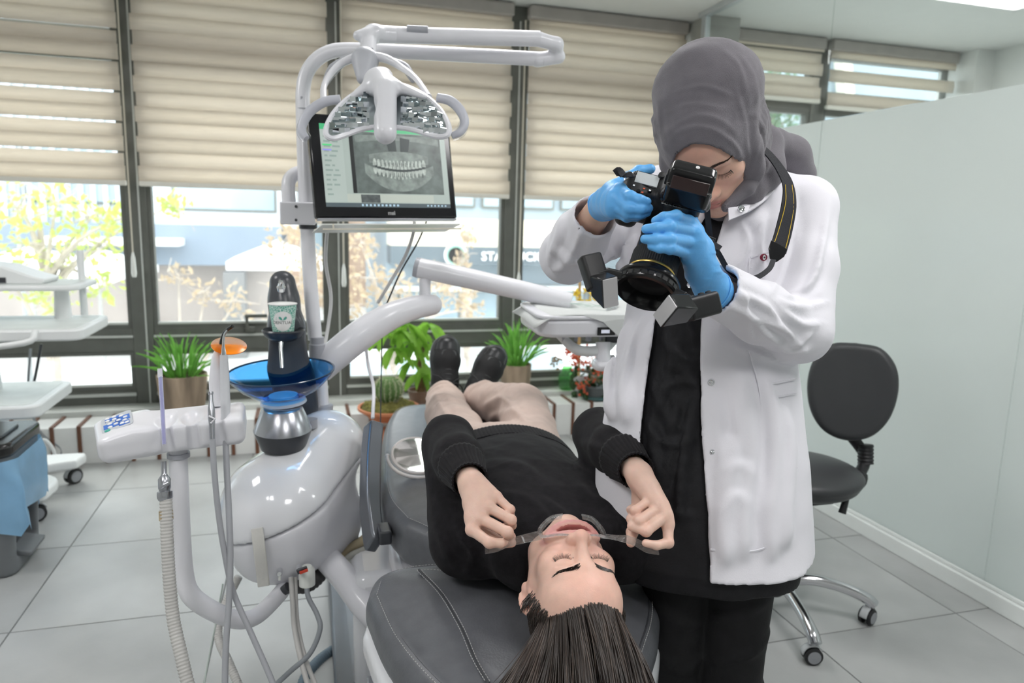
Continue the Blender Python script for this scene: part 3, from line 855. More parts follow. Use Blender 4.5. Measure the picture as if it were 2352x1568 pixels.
# ================================================================ dental unit
GLOSSW = mat('glossy_white_plastic', (0.80, 0.81, 0.84), 0.12, var=0.01, coat=0.5)
SATW = mat('satin_white_enamel', (0.78, 0.78, 0.82), 0.28, var=0.01, coat=0.2)
GREYP = mat('mid_grey_plastic', (0.42, 0.43, 0.47), 0.4, var=0.03)
DARKP = mat('charcoal_plastic', (0.045, 0.048, 0.055), 0.28, var=0.05)
GRAPH = mat('graphite_metal_paint', (0.17, 0.18, 0.20), 0.28, metal=0.6, var=0.04)
SILV = mat('brushed_silver', (0.42, 0.43, 0.46), 0.25, metal=0.85, var=0.04)
CHROME = mat('chrome', (0.75, 0.76, 0.78), 0.08, metal=1.0, var=0.01)
HOSEG = mat('grey_hose_rubber', (0.42, 0.43, 0.46), 0.45, var=0.03)
HOSEB = mat('beige_hose', (0.56, 0.55, 0.53), 0.5, var=0.04)
SEAM = mat('dark_seam', (0.12, 0.12, 0.13), 0.6)

unit = thing('dental_unit', 'glossy white egg-shaped dental unit with spittoon column beside the chair', 'dental unit', (-0.02, 1.95, 0))
def unit_field(grow):
    s_ = SDF((-0.36, 1.62, 0.24), (0.30, 2.36, 0.90), 0.0065)
    s_.rc(at(650, 1160, 1.92), at(750, 1030, 2.06), 0.150 + grow, 0.112 + grow, 0.02)
    s_.rc(at(648, 1185, 1.90), at(730, 1170, 2.04), 0.148 + grow, 0.125 + grow, 0.05)
    s_.rc(at(640, 1245, 1.90), at(735, 1215, 2.05), 0.120 + grow, 0.110 + grow, 0.05)
    return s_
sa = [at(512, 1200, 1.92), at(650, 1217, 1.77), at(836, 1040, 2.06)]
pn = _n(np.cross(sa[1] - sa[0], sa[2] - sa[0])); pn = pn if pn[2] > 0 else -pn
pd = pn @ sa[0]
def plane_fn(sgn, off):
    return lambda X, Y, Z: sgn * (X * pn[0] + Y * pn[1] + Z * pn[2] - pd) + off
up = unit_field(0.0); up.fn(plane_fn(-1, 0.0), k=0.008, op='i')
V, Q = up.mesh(); meshobj('upper_shell', V, Q, GLOSSW, unit)
lw = unit_field(-0.006); lw.fn(plane_fn(1, 0.004), k=0.012, op='i')
bz = at(640, 1338, 1.9)[2]
lw.fn(lambda X, Y, Z: (bz - Z) + 0 * X + 0 * Y, k=0.05, op='i')
V, Q = lw.mesh(); meshobj('lower_shell', V, Q, SATW, unit)
# service strip, knobs and red lever on the lower shell
sp = [at(590, 1212, 1.742), at(597, 1270, 1.735), at(606, 1345, 1.765)]
MB().ribbon(sp, 0.028, (0, -1, 0.1), 0.008, sm=4).build('foam_strip', mat('foam_strip', (0.68, 0.67, 0.63), 0.8, bump=0.2), unit, bevel=0.002)
for px, py in ((642, 1314), (687, 1305)):
    MB().lathe([(0, 0.016), (0.005, 0.016), (0.0075, 0.010), (0.0075, -0.02)], 14, at(px, py, 1.768), frame((0, -1, 0.2))).build('knob', CHROME, unit)
MB().box(at(694, 1309, 1.745), (0.026, 0.008, 0.012), rotm((0, 1, 0), -0.3)).build('valve_lever', DARKP, unit, bevel=0.002)
MB().box(at(698, 1312, 1.738), (0.020, 0.004, 0.006), rotm((0, 1, 0), -0.3)).build('lever_insert', mat('red_insert', (0.62, 0.06, 0.03), 0.4), unit)
MB().tube([at(642, 1320, 1.758), at(642, 1332, 1.758)], 0.003, 8).build('drain_nipple', CLEARP, unit)
MB().lathe([(0.02, -0.02), (0.02, 0.02), (0.012, 0.03)], 14, at(705, 1325, 1.80), None).build('hose_socket', CLEARP, unit)

# spittoon: silver cone, blue bowl, tower with cup rest
bc = at(650, 985, 1.90)
MB().lathe([(0.046, 0.062), (0.052, 0.058), (0.075, 0.0)], 36, bc, rotm((1, 0, 0), 0.06)).build('cone_upper', SILV, unit)
MB().lathe([(0.075, 0.0), (0.058, -0.050), (0.045, -0.052)], 36, bc, rotm((1, 0, 0), 0.06)).build('cone_lower', DARKP, unit)
rc_ = at(646, 858, 1.90)
RB = rotm((1, 0, 0), 0.06) @ rotm((0, 1, 0), -0.05)
prof = [(0.0, -0.070), (0.035, -0.070), (0.070, -0.060), (0.105, -0.035), (0.128, -0.010), (0.139, 0.006), (0.134, 0.006), (0.122, -0.009), (0.098, -0.033), (0.065, -0.055), (0.0, -0.064)]
MB().lathe(prof, 56, rc_, RB, caps=False).build('bowl', glass_mat('cobalt_glass_thin', (0.30, 0.62, 0.90), rough=0.01), unit, smooth=60)
MB().lathe([(0.1375, 0.0045), (0.1395, 0.0085), (0.1375, 0.0095), (0.1345, 0.0085), (0.1345, 0.005)], 56, rc_, RB, caps=False).build('bowl_rim', mat('bowl_rim_dark', (0.03, 0.07, 0.13), 0.1, spec=0.8), unit)
MB().lathe([(0.0, 0.004), (0.024, 0.003), (0.038, -0.001), (0.038, -0.004), (0, -0.004)], 28, rc_ + RB @ np.array([0, 0, -0.058]), RB).build('strainer', mat('pale_blue_strainer', (0.45, 0.70, 0.90), 0.5), unit)
MB().lathe([(0.060, 0.0), (0.058, 0.008), (0.046, 0.010)], 36, rc_ + RB @ np.array([0, 0, -0.079]), RB).build('bowl_collar', SATW, unit)
tb = [at(672, 955, 2.0), at(664, 850, 2.0), at(658, 750, 2.02), at(652, 690, 2.03), at(649, 650, 2.03)]
tw = SDF((-0.22, 1.85, 0.62), (0.14, 2.28, 1.22), 0.005)
tw.chain(tb, [0.052, 0.056, 0.048, 0.040, 0.036], 0.02)
tw.rc(at(705, 940, 2.03), at(690, 870, 2.04), 0.035, 0.04, 0.03)
_f0 = (at(650, 645, 2.0) + np.array([0, -0.03, 0]))
tw.fn(lambda X, Y, Z: (_f0[1] - 0.012 - Y) + 0 * X + 0 * Z, k=0.012, op='i')
tw.el(at(648, 655, 1.955), (0.022, 0.02, 0.026), None, 0.008, 's')
V, Q = tw.mesh(); meshobj('spout_tower', V, Q, mat('graphite_plastic', (0.075, 0.08, 0.09), 0.25, var=0.05), unit)
MB().lathe([(0.0, 0), (0.010, 0.0), (0.012, 0.012), (0.006, 0.02), (0.006, 0.03)], 16, at(646, 667, 1.965), rotm((1, 0, 0), 0.5)).build('tap_nozzle', CHROME, unit)
MB().sphere(at(646, 655, 1.972), 0.010).build('tap_ball', CHROME, unit)
ch = at(651, 765, 1.955)
MB().lathe([(0.030, -0.02), (0.048, -0.008), (0.057, 0.008), (0.054, 0.012), (0.042, 0.004), (0.036, -0.004), (0.0, -0.004)], 36, ch).build('cup_rest', DARKP, unit)
MB().tube([at(646, 785, 1.93), at(645, 800, 1.925), at(648, 845, 1.915)], [0.006, 0.005, 0.005], 10).build('rinse_nozzle', CHROME, unit)
# pole base on the shell
MB().lathe([(0.032, -0.02), (0.032, 0.0), (0.022, 0.004)], 24, at(739, 930, 2.10)).build('pole_foot', GREYP, unit)
MB().lathe([(0.02, -0.02), (0.02, 0.004), (0.0, 0.004)], 20, at(712, 965, 1.96)).build('grey_plug', GREYP, unit)

# paper cup
cup = thing('paper_cup', 'green patterned paper cup with a white round badge on the spout tower', 'cup', ch + np.array([0, 0, -0.003]))
def cup_material():
    m = mat('green_pattern_paper', (0.30, 0.62, 0.50), 0.6, var=0.02)
    nt = m.node_tree; b = nt.nodes['Principled BSDF']; N = nt.nodes; L = nt.links
    tc = N.new('ShaderNodeTexCoord'); v = N.new('ShaderNodeTexVoronoi'); v.feature = 'DISTANCE_TO_EDGE'; v.inputs['Scale'].default_value = 160
    L.new(tc.outputs['Object'], v.inputs['Vector'])
    r = N.new('ShaderNodeValToRGB'); r.color_ramp.elements[0].position = 0.05; r.color_ramp.elements[1].position = 0.12
    r.color_ramp.elements[0].color = (0.72, 0.86, 0.80, 1); r.color_ramp.elements[1].color = (0.17, 0.48, 0.38, 1)
    L.new(v.outputs['Distance'], r.inputs[0]); L.new(r.outputs[0], b.inputs['Base Color'])
    return m
cb = ch + np.array([0, 0, -0.003]); CH = 0.084; r0, r1 = 0.027, 0.0365
MB().lathe([(0, 0.003), (r0, 0.0), (r1, CH), (r1 - 0.001, CH), (r0 - 0.001, 0.004), (0, 0.004)], 36, cb).build('cup_wall', cup_material(), cup)
MB().lathe([(r1 - 0.001, CH - 0.002), (r1 + 0.0015, CH - 0.001), (r1 + 0.0015, CH + 0.0015), (r1 - 0.001, CH + 0.0015)], 36, cb).build('rolled_rim', mat('cup_white', (0.92, 0.92, 0.90), 0.6), cup)
dirc = _n(np.array([EYEP[0] - cb[0] - 0.0, EYEP[1] - cb[1], 0])); ac = math.atan2(dirc[1], dirc[0]) - 0.02
def cupwarp(V, z0=0.040, off=0.0006):
    V = np.asarray(V); zz = z0 + V[:, 1]; rr = r0 + (r1 - r0) * zz / CH + off + np.maximum(V[:, 2], 0)
    a = ac + V[:, 0] / (r0 + (r1 - r0) * z0 / CH)
    return np.stack([cb[0] + rr * np.cos(a), cb[1] + rr * np.sin(a), cb[2] + zz], 1)
bd = [(0, 0, 0)] + [(q * 0.0255 * math.cos(t), q * 0.0270 * math.sin(t), 0) for q in (0.5, 1) for t in np.linspace(0, 2 * math.pi, 32, endpoint=False)]
Fb = [(0, 1 + j, 1 + (j + 1) % 32) for j in range(32)] + [(1 + j, 33 + j, 33 + (j + 1) % 32, 1 + (j + 1) % 32) for j in range(32)]
MB().add(cupwarp(np.array(bd)), Fb).build('badge', mat('badge_white', (0.95, 0.95, 0.93), 0.6), cup)
text_part('cup_lettering', 'DENTUAL', 0.0118, mat('badge_ink', (0.12, 0.14, 0.13), 0.6), cup, (0, 0, 0), np.eye(3), 0, 1.05, 0, warp=lambda V: cupwarp(V - np.array([0, 0.004, 0]), off=0.0010))
hv = []; hf = []
for sx, a_ in ((-1, 0.5), (1, -0.5)):
    k = len(hv); c_, s_ = math.cos(a_), math.sin(a_)
    pts = [(0, -0.007), (sx * 0.004, -0.003), (sx * 0.006, 0.002), (sx * 0.004, 0.006), (sx * 0.001, 0.006), (-sx * 0.001, 0.001)]
    hv += [(sx * 0.0035 + x * c_ - y * s_, 0.0085 + x * s_ + y * c_, 0) for x, y in pts]; hf.append(tuple(range(k, k + 6)))
MB().add(cupwarp(np.array(hv), off=0.0010), hf).build('leaf_mark', mat('badge_green', (0.10, 0.42, 0.33), 0.6), cup, smooth=0)

# ---------------------------------------------------------------- lamp pole and arms
lamp = thing('operating_lamp', 'white dental lamp with twin mirror reflector on a bent pole and folding arm', 'lamp', at(739, 930, 2.10))
dP = 2.10
MB().tube([at(739, 930, dP), at(731, 818, dP)], [0.0215, 0.0205], 20).build('pole_sleeve', SATW, lamp)
MB().lathe([(0.0235, 0), (0.0235, 0.038), (0.020, 0.042), (0.020, 0.060)], 24, at(729, 820, dP)).build('pole_collar', GREYP, lamp)
bend = [at(724, 780, dP), at(712, 640, dP), at(706, 520, dP), at(700, 400, dP), at(696, 260, dP), at(696, 210, dP), at(703, 172, dP), at(724, 140, dP), at(756, 120, dP), at(800, 114, dP), at(900, 118, dP), at(1100, 128, dP), at(1250, 136, dP)]
MB().tube(bend, 0.0205, 20, sm=6).build('bent_pole', SATW, lamp)
MB().lathe([(0.0213, -0.002), (0.0213, 0.002)], 24, at(697, 251, dP), caps=False).build('pole_ring', GREYP, lamp)
MB().box(at(693, 233, 2.083), (0.006, 0.004, 0.028)).build('pole_label', GREYP, lamp)
el = SDF(at(1215, 160, dP) - np.array([0.03, 0.09, 0.02]), at(1320, 60, dP) + np.array([0.05, 0.10, 0.06]), 0.0035)
el.rc(at(1235, 137, dP), at(1283, 130, dP), 0.0215, 0.019, 0.006)
el.rc(at(1280, 128, dP), at(1279, 100, 2.07), 0.017, 0.016, 0.012)
el.rc(at(1279, 102, 2.07), at(1230, 88, 2.05), 0.019, 0.021, 0.012)
V, Q = el.mesh(); meshobj('elbow', V, Q, SATW, lamp)
MB().tube([at(1240, 89, 2.05), at(900, 80, 2.0)], [0.0215, 0.0225], 24).build('upper_arm', SATW, lamp)
MB().tube([at(935, 66, 1.985), at(983, 68, 1.99)], 0.010, 12).build('arm_inlay', GREYP, lamp)
hb = SDF(at(800, 170, 1.95) - np.array([0.03, 0.1, 0.02]), at(925, 50, 1.95) + np.array([0.05, 0.12, 0.03]), 0.0035)
hb.rc(at(905, 80, 2.0), at(855, 78, 1.97), 0.023, 0.025, 0.01)
hb.rc(at(862, 74, 1.96), at(822, 82, 1.93), 0.020, 0.013, 0.012)
hb.rc(at(847, 88, 1.95), at(846, 125, 1.92), 0.022, 0.021, 0.012)
V, Q = hb.mesh(); meshobj('swivel_hub', V, Q, SATW, lamp)
MB().box(at(848, 118, 1.885), (0.021, 0.012, 0.019), None).build('switch_frame', GREYP, lamp, bevel=0.002)
MB().box(at(848, 118, 1.876), (0.014, 0.008, 0.013), None).build('red_switch', mat('red_switch', (0.75, 0.13, 0.08), 0.35), lamp, bevel=0.001)
# yoke
dY = 1.86
yk = MB()
for side in (-1, 1):
    pts = [at(847, 128, dY + 0.02), at(847 + side * 40, 135, dY + 0.01), at(847 + side * 75, 155, dY), at(847 + side * (102 if side < 0 else 108), 195 if side < 0 else 180, dY - 0.04), at(744 if side < 0 else 985, 240 if side < 0 else 222, dY - 0.1)]
    yk.tube(pts, [0.017, 0.015, 0.012, 0.010, 0.010], 12, flat=0.75, sm=6)
yk.build('yoke', SATW, lamp)
MB().tube([at(800, 133, dY + 0.035), at(765, 160, dY + 0.03), at(745, 195, dY + 0.01)], [0.010, 0.015, 0.008], 10, sm=6).build('yoke_inlay', GREYP, lamp)
MB().tube([at(893, 138, dY + 0.035), at(930, 155, dY + 0.03), at(950, 185, dY + 0.01)], [0.010, 0.013, 0.008], 10, sm=6).build('yoke_inlay', GREYP, lamp)
pv = SDF(at(800, 215, 1.85) - np.array([0.03, 0.1, 0.02]), at(900, 120, 1.85) + np.array([0.05, 0.12, 0.03]), 0.004)
pv.rc(at(838, 140, 1.87), at(833, 180, 1.84), 0.036, 0.016, 0.01)
V, Q = pv.mesh(); meshobj('pivot_block', V, Q, mat('grey_pivot', (0.50, 0.51, 0.55), 0.4), lamp)
# reflector head
dH = 1.74
outl = [(905, 192), (935, 200), (970, 217), (1000, 240), (1020, 265), (1031, 292), (1028, 310), (1010, 314), (985, 309), (955, 300), (925, 294), (885, 292), (850, 293), (820, 300), (790, 311), (765, 318), (750, 312), (749, 296), (760, 270), (778, 246), (805, 222), (838, 203), (870, 193)]
def hd(u, v):      # wings sweep forward at their tips
    x = (u - 888) / 142.0
    return dH - 0.05 * x * x + 0.045 * (250 - v) / 60.0
rimp = [at(u, v, hd(u, v)) for u, v in outl]
rimc = spline(rimp + [rimp[0]], 4)
MB().tube(rimc, 0.0065, 8).build('reflector_rim', SATW, lamp)
ctr = at(888, 245, dH + 0.01); vd = _n(lensray(888, 245)); back = vd * 0.055 + np.array([0, 0, 0.03])
rings = []
for q in np.linspace(0, 1, 7):
    rings.append([p_ * (1 - q) + (ctr + back) * q + back * (math.sin((1 - q) * math.pi) * 0.25) for p_ in rimc])
G = np.array(rings)
MB().grid(G).build('shell', SATW, lamp, smooth=180, solid=0.004)
# mirror facets fixed in the bowl of each wing
MIR = mat('mirror_facet', (0.80, 0.84, 0.86), 0.03, metal=1.0, var=0.02)
refl = MB().grid(np.array([[p_ * (1 - q) + (ctr + back * 0.62) * q - vd * 0.004 for p_ in rimc] for q in (0.05, 0.5, 0.98)])).build('reflector', mat('reflector_bed', (0.50, 0.55, 0.56), 0.15, metal=0.9), lamp, smooth=180)
rngf = np.random.RandomState(5)
from math import sin, cos
def in_poly(u, v, P):
    c = False; j = len(P) - 1
    for i in range(len(P)):
        if (P[i][1] > v) != (P[j][1] > v) and u < (P[j][0] - P[i][0]) * (v - P[i][1]) / (P[j][1] - P[i][1]) + P[i][0]: c = not c
        j = i
    return c
inner = [(888 + (u - 888) * 0.93, 255 + (v - 255) * 0.88) for u, v in outl]
for iu in range(-11, 12):
    for iv in range(-4, 6):
        u = 888 + iu * 13 + (iv % 2) * 5; v = 252 + iv * 12
        if abs(u - 884) < 38 or not in_poly(u, v, inner): continue
        x = (u - 888) / 142.0
        c_ = at(u, v, hd(u, v) + 0.008 * (1 - abs(x)) - 0.014)
        nrm = _n(-vd + np.array([-x * 0.5, 0, -0.25]) + rngf.normal(size=3) * 0.16)
        Rf = frame(nrm, (1, 0, 0)); w_ = 0.0072
        m_ = MB(Rf, c_); m_.box((0, 0, 0), (2 * w_, 2 * w_ * 0.92, 0.0016))
        o = m_.build('mirror_facet', MIR, None, smooth=0)
        o.parent = refl
hp = SDF(at(740, 350, 1.72) - np.array([0.02, 0.18, 0.03]), at(1000, 150, 1.75) + np.array([0.06, 0.12, 0.03]), 0.0042)
hp.rc(at(862, 185, 1.79), at(880, 178, 1.79), 0.024, 0.024, 0.01)
hp.rc(at(868, 190, 1.78), at(885, 205, 1.74), 0.032, 0.032, 0.02)
hp.rc(at(868, 185, 1.77), at(800, 228, 1.74), 0.020, 0.006, 0.02)
hp.rc(at(872, 185, 1.77), at(975, 222, 1.72), 0.020, 0.006, 0.02)
hp.rc(at(885, 208, 1.725), at(885, 305, 1.685), 0.0275, 0.0265, 0.01)
hp.el(at(857, 246, 1.700), (0.009, 0.016, 0.026), None, 0.006, 's')
V, Q = hp.mesh(); meshobj('bulb_cover', V, Q, SATW, lamp)
for side, pts in (('l', [(782, 228), (745, 234), (712, 256), (695, 285), (694, 303), (704, 318)]), ('r', [(1005, 224), (1035, 232), (1058, 255), (1067, 280), (1058, 302), (1038, 312)])):
    MB().tube([at(u, v, 1.73 - 0.004 * i) for i, (u, v) in enumerate(pts)], [0.011, 0.012, 0.012, 0.011, 0.010, 0.008], 12, sm=5).build('handle', mat('handle_grey', (0.55, 0.56, 0.62), 0.35), lamp)
    MB().tube([at(u, v, 1.728 - 0.004 * i) for i, (u, v) in enumerate(pts[3:])], [0.0115, 0.014, 0.0125], 12, caps=False, sm=5).build('clear_sleeve', glass_mat('clear_film', (0.93, 0.94, 0.96)), lamp)

# ---------------------------------------------------------------- monitor
BL, BR_, TL = at(726, 500, 1.97), at(1050, 501, 2.17), at(737, 263, 1.99)
ex = _n(BR_ - BL); eyv = TL - BL; eyv = _n(eyv - ex * (eyv @ ex)); ez = np.cross(ex, eyv)     # ez towards the viewer
if ez[1] > 0: ez = -ez
MW = np.linalg.norm(BR_ - BL); MHt = np.linalg.norm(TL - BL)
Rm_ = np.stack([ex, eyv, ez], 1)
mon = thing('monitor', 'black wide monitor showing a dental x-ray behind the lamp', 'monitor', BL)
B = lambda: MB(Rm_, BL)
B().box((MW / 2, MHt / 2, -0.012), (MW, MHt, 0.030)).build('case', mat('black_gloss_bezel', (0.010, 0.010, 0.012), 0.15, spec=0.6), mon, bevel=0.006)
B().box((MW / 2, -0.004, -0.006), (MW * 0.98, 0.006, 0.02)).build('lower_strip', SILV, mon, bevel=0.001)
def screen(name, col, st, var=0.0, sc=10):
    m = mat(name, col, 0.3, var=var, vscale=sc, emis=col, estr=st); return m
sx0, sx1, sy0, sy1 = 0.030, MW - 0.020, 0.030, MHt - 0.028
def lay(k): return 0.0036 + 0.0003 * k
def rect(x0, x1, y0, y1, k, m, name):
    return B().add([(x0, y0, lay(k)), (x1, y0, lay(k)), (x1, y1, lay(k)), (x0, y1, lay(k))], [(0, 1, 2, 3)]).build(name, m, mon, smooth=0)
W_, H_ = sx1 - sx0, sy1 - sy0
X_ = lambda t: sx0 + t * W_
Y_ = lambda t: sy0 + t * H_
rect(sx0, sx1, sy0, sy1, 0, screen('screen_pale_green', (0.36, 0.42, 0.39), 0.34), 'display')
rect(X_(0), X_(.165), Y_(.06), Y_(.93), 1, screen('screen_side', (0.40, 0.46, 0.43), 0.34), 'side_panel')
rect(X_(0), X_(1), Y_(.93), Y_(1.0), 1, screen('screen_green', (0.05, 0.32, 0.14), 0.6), 'title_bar')
rect(X_(0), X_(1), Y_(0), Y_(.05), 1, screen('screen_taskbar', (0.06, 0.08, 0.09), 0.5), 'task_bar')
rect(X_(.165), X_(.86), Y_(.06), Y_(.16), 1, screen('screen_strip', (0.43, 0.47, 0.42), 0.36), 'status_strip')
rect(X_(.245), X_(.955), Y_(.17), Y_(.925), 1, screen('xray_field', (0.085, 0.105, 0.098), 0.5, 0.9, 22), 'xray_field')
rect(X_(.215), X_(.245), Y_(.17), Y_(.90), 2, screen('screen_black', (0.01, 0.012, 0.012), 0.5), 'caption_bar')
rect(X_(.27), X_(.42), Y_(.055), Y_(.155), 2, screen('thumb_field', (0.06, 0.07, 0.07), 0.5, 0.8, 60), 'thumbnail')
tx = B(); rt = random.Random(3)
for k in range(13):
    y = Y_(.14 + k * 0.058); x = X_(.02)
    for q in range(rt.randint(1, 3)):
        w_ = rt.uniform(.02, .06) * W_
        if x + w_ < X_(.155): tx.add([(x, y, lay(2)), (x + w_, y, lay(2)), (x + w_, y + .005, lay(2)), (x, y + .005, lay(2))], [(0, 1, 2, 3)])
        x += w_ + .006
tx.build('side_text', screen('screen_text', (0.22, 0.28, 0.26), 0.5), mon, smooth=0)
rect(X_(.01), X_(.08), Y_(.735), Y_(.755), 3, screen('side_green', (0.08, 0.5, 0.18), 0.5), 'green_tag')
rect(X_(.01), X_(.075), Y_(.675), Y_(.695), 3, screen('side_violet', (0.25, 0.24, 0.6), 0.5), 'violet_tag')
ic = B()
for k in range(10):
    x = X_(.27 + k * .031); ic.add([(x, Y_(.012), lay(2)), (x + .006, Y_(.012), lay(2)), (x + .006, Y_(.038), lay(2)), (x, Y_(.038), lay(2))], [(0, 1, 2, 3)])
for k in range(6):
    x = X_(.80 + k * .03); ic.add([(x, Y_(.015), lay(2)), (x + .005, Y_(.015), lay(2)), (x + .005, Y_(.035), lay(2)), (x, Y_(.035), lay(2))], [(0, 1, 2, 3)])
ic.build('task_icons', screen('icon_blue', (0.30, 0.42, 0.50), 0.6), mon, smooth=0)
# jaws and teeth of the picture, printed light in shape
JAW = screen('xray_bone', (0.16, 0.19, 0.175), 0.45, 0.6, 45); TOO = screen('xray_tooth', (0.33, 0.37, 0.34), 0.45, 0.5, 80); DRK = screen('xray_dark', (0.02, 0.03, 0.03), 0.5)
def band(f0, f1, k, m, name, n=30, x0=.32, x1=.88):
    V = []; F = []
    for i, t in enumerate(np.linspace(0, 1, n)):
        x = x0 + (x1 - x0) * t; c = 2 * t - 1
        V += [(X_(x), Y_(f0(c)), lay(k)), (X_(x), Y_(f1(c)), lay(k))]
    F = [(2 * i, 2 * i + 2, 2 * i + 3, 2 * i + 1) for i in range(n - 1)]
    B().add(V, F).build(name, m, mon, smooth=0)
band(lambda c: .20 + .22 * abs(c) ** 2.2, lambda c: .42 + .10 * c * c + .02, 2, JAW, 'jaw_lower')
band(lambda c: .55 + .00 * c, lambda c: .70 - .05 * c * c, 2, JAW, 'jaw_upper', x0=.36, x1=.84)
band(lambda c: .84 - .05 * c * c, lambda c: .90 - .02 * c * c, 2, JAW, 'cheek_bone', x0=.26, x1=.94)
band(lambda c: .45 + .05 * c * c, lambda c: .475 + .05 * c * c, 3, DRK, 'bite_gap', x0=.40, x1=.81)
tv = B()
for row, s_ in ((0, 1), (1, -1)):
    for k in range(14):
        c = (k + .5) / 14 * 2 - 1; x = .60 + c * .215; y = (.475 if s_ > 0 else .445) + .05 * c * c
        w_ = .012 + .004 * abs(c); L_ = (.115 - .03 * abs(c)) * s_ * (1.0 if s_ > 0 else .85)
        P_ = [(x - w_, y), (x + w_, y), (x + w_ * .95, y + L_ * .45), (x + w_ * .4, y + L_), (x - w_ * .4, y + L_), (x - w_ * .95, y + L_ * .45)]
        tv.add([(X_(a), Y_(b), lay(4)) for a, b in P_], [tuple(range(6)) if s_ > 0 else tuple(range(5, -1, -1))])
tv.build('xray_teeth', TOO, mon, smooth=0)
tv = B()
for row in range(2):
    for k in range(12):
        x = .60 + ((k + .5) / 12 * 2 - 1) * .2; y = .49 if row == 0 else .36
        tv.add([(X_(x - .003), Y_(y + .02), lay(5)), (X_(x + .003), Y_(y + .02), lay(5)), (X_(x + .002), Y_(y + .07), lay(5)), (X_(x - .002), Y_(y + .07), lay(5))], [(0, 1, 2, 3)])
tv.build('tooth_roots', DRK, mon, smooth=0)
B().add([(X_(.52), Y_(.70), lay(3)), (X_(.585), Y_(.70), lay(3)), (X_(.58), Y_(.88), lay(3)), (X_(.50), Y_(.86), lay(3)), (X_(.615), Y_(.70), lay(3)), (X_(.68), Y_(.70), lay(3)), (X_(.70), Y_(.86), lay(3)), (X_(.62), Y_(.88), lay(3))], [(0, 1, 2, 3), (4, 5, 6, 7)]).build('nasal_shadow', DRK, mon, smooth=0)
text_part('maker_mark', 'msi', 0.016, mat('maker_grey', (0.45, 0.45, 0.45), 0.4), mon, BL + Rm_ @ np.array([MW / 2 + 0.005, 0.0135, 0.0035]), Rm_, 0.0003, 1.0, 0.0006)
# monitor bracket on the pole
MB().box(at(684, 490, 2.08), (0.098, 0.06, 0.064), None).build('pole_clamp', SATW, mon, bevel=0.004)
MB().lathe([(0.026, -0.008), (0.026, 0.008)], 20, at(708, 519, 2.10)).build('clamp_ring', DARKP, mon)
for v in (474, 505):
    MB().lathe([(0, 0.003), (0.004, 0.003), (0.004, -0.002)], 10, at(680, v, 2.046), frame((0, -1, 0))).build('screw', DARKP, mon)
MB().tube([at(664, 470, 2.1), at(662, 430, 2.1), at(668, 408, 2.11), at(690, 396, 2.13), at(740, 396, 2.14), at(850, 400, 2.15)], 0.020, 16, sm=5).build('bracket_tube', SATW, mon)
MB().box(at(870, 390, 2.13), (0.12, 0.06, 0.12), Rm_).build('mount_plate', DARKP, mon, bevel=0.004)
shelf = thing('keyboard_shelf', 'thin clear keyboard shelf just under the monitor', 'shelf', at(890, 515, 2.1))
MB(Rm_, BL).box((MW * 0.52, -0.020, -0.05), (MW * 0.98, 0.004, 0.12)).build('plate', CLEARP, shelf, bevel=0.001)
MB(Rm_, BL).box((MW * 0.52, -0.034, 0.012), (MW * 0.98, 0.004, 0.004)).build('front_wire', mat('shelf_wire', (0.70, 0.66, 0.55), 0.4), shelf)
MB(Rm_, BL).box((MW * 0.10, -0.027, 0.012), (0.004, 0.016, 0.004)).build('wire_drop', mat('shelf_wire', (0.70, 0.66, 0.55), 0.4), shelf)

# ---------------------------------------------------------------- instrument arm and tray
arm = thing('tray_support', 'curved white swing support carrying the instrument tray', 'support', at(750, 830, 2.12))
MB().tube([at(735, 850, 2.12), at(775, 812, 2.12), at(830, 768, 2.14), at(890, 730, 2.18), at(945, 708, 2.24), at(990, 700, 2.28)], [0.040, 0.045, 0.046, 0.042, 0.038, 0.034], 24, sm=6).build('lower_arm', SATW, arm)
MB().sphere(at(992, 700, 2.28), 0.033, 16, 10).build('arm_end', SATW, arm)
MB().tube([at(976, 690, 2.28), at(976, 640, 2.28)], 0.018, 18).build('riser', SATW, arm)
MB().tube([at(962, 615, 2.28), at(1080, 640, 2.26), at(1200, 667, 2.24), at(1312, 694, 2.22)], [0.034, 0.034, 0.032, 0.030], 20, flat=0.95).build('upper_arm', SATW, arm)
MB().tube([at(953, 613, 2.28), at(963, 615.5, 2.28)], [0.033, 0.035], 20, flat=0.95).build('end_cap', GREYP, arm)
tray = thing('instrument_tray', 'white instrument tray with paper liner beside the coat', 'tray', at(1330, 760, 2.2))
tc_ = at(1345, 735, 2.22); RT = rotm((0, 0, 1), -0.02) @ rotm((1, 0, 0), 0.05)
MB().rbox(tc_ + np.array([0, 0, 0.0]), (0.37, 0.26, 0.055), 0.05, RT).build('tray_body', SATW, tray, bevel=0.012, seg=3)
MB().rbox(tc_ + RT @ np.array([0, 0.0, 0.032]), (0.375, 0.265, 0.012), 0.05, RT).build('tray_lip', SATW, tray, bevel=0.004)
MB().box(tc_ + RT @ np.array([0.016, -0.132, -0.008]), (0.055, 0.006, 0.024), RT).build('display_window', mat('tray_display', (0.01, 0.01, 0.012), 0.1, spec=0.7), tray, bevel=0.001)
MB().box(tc_ + RT @ np.array([0.012, -0.1355, -0.008]), (0.026, 0.001, 0.010), RT).build('display_digits', mat('tray_digits', (0.5, 0.52, 0.6), 0.4, emis=(0.5, 0.52, 0.6), estr=0.4), tray)
PAPER = sheet_mat('tray_liner', (0.78, 0.80, 0.79), 0.25, rough=0.9, var=0.02)
lin = thing('paper_liner', 'white paper sheet hanging over the front of the instrument tray', 'liner', tc_ + RT @ np.array([0, 0, 0.04]))
G = np.zeros((16, 22, 3))
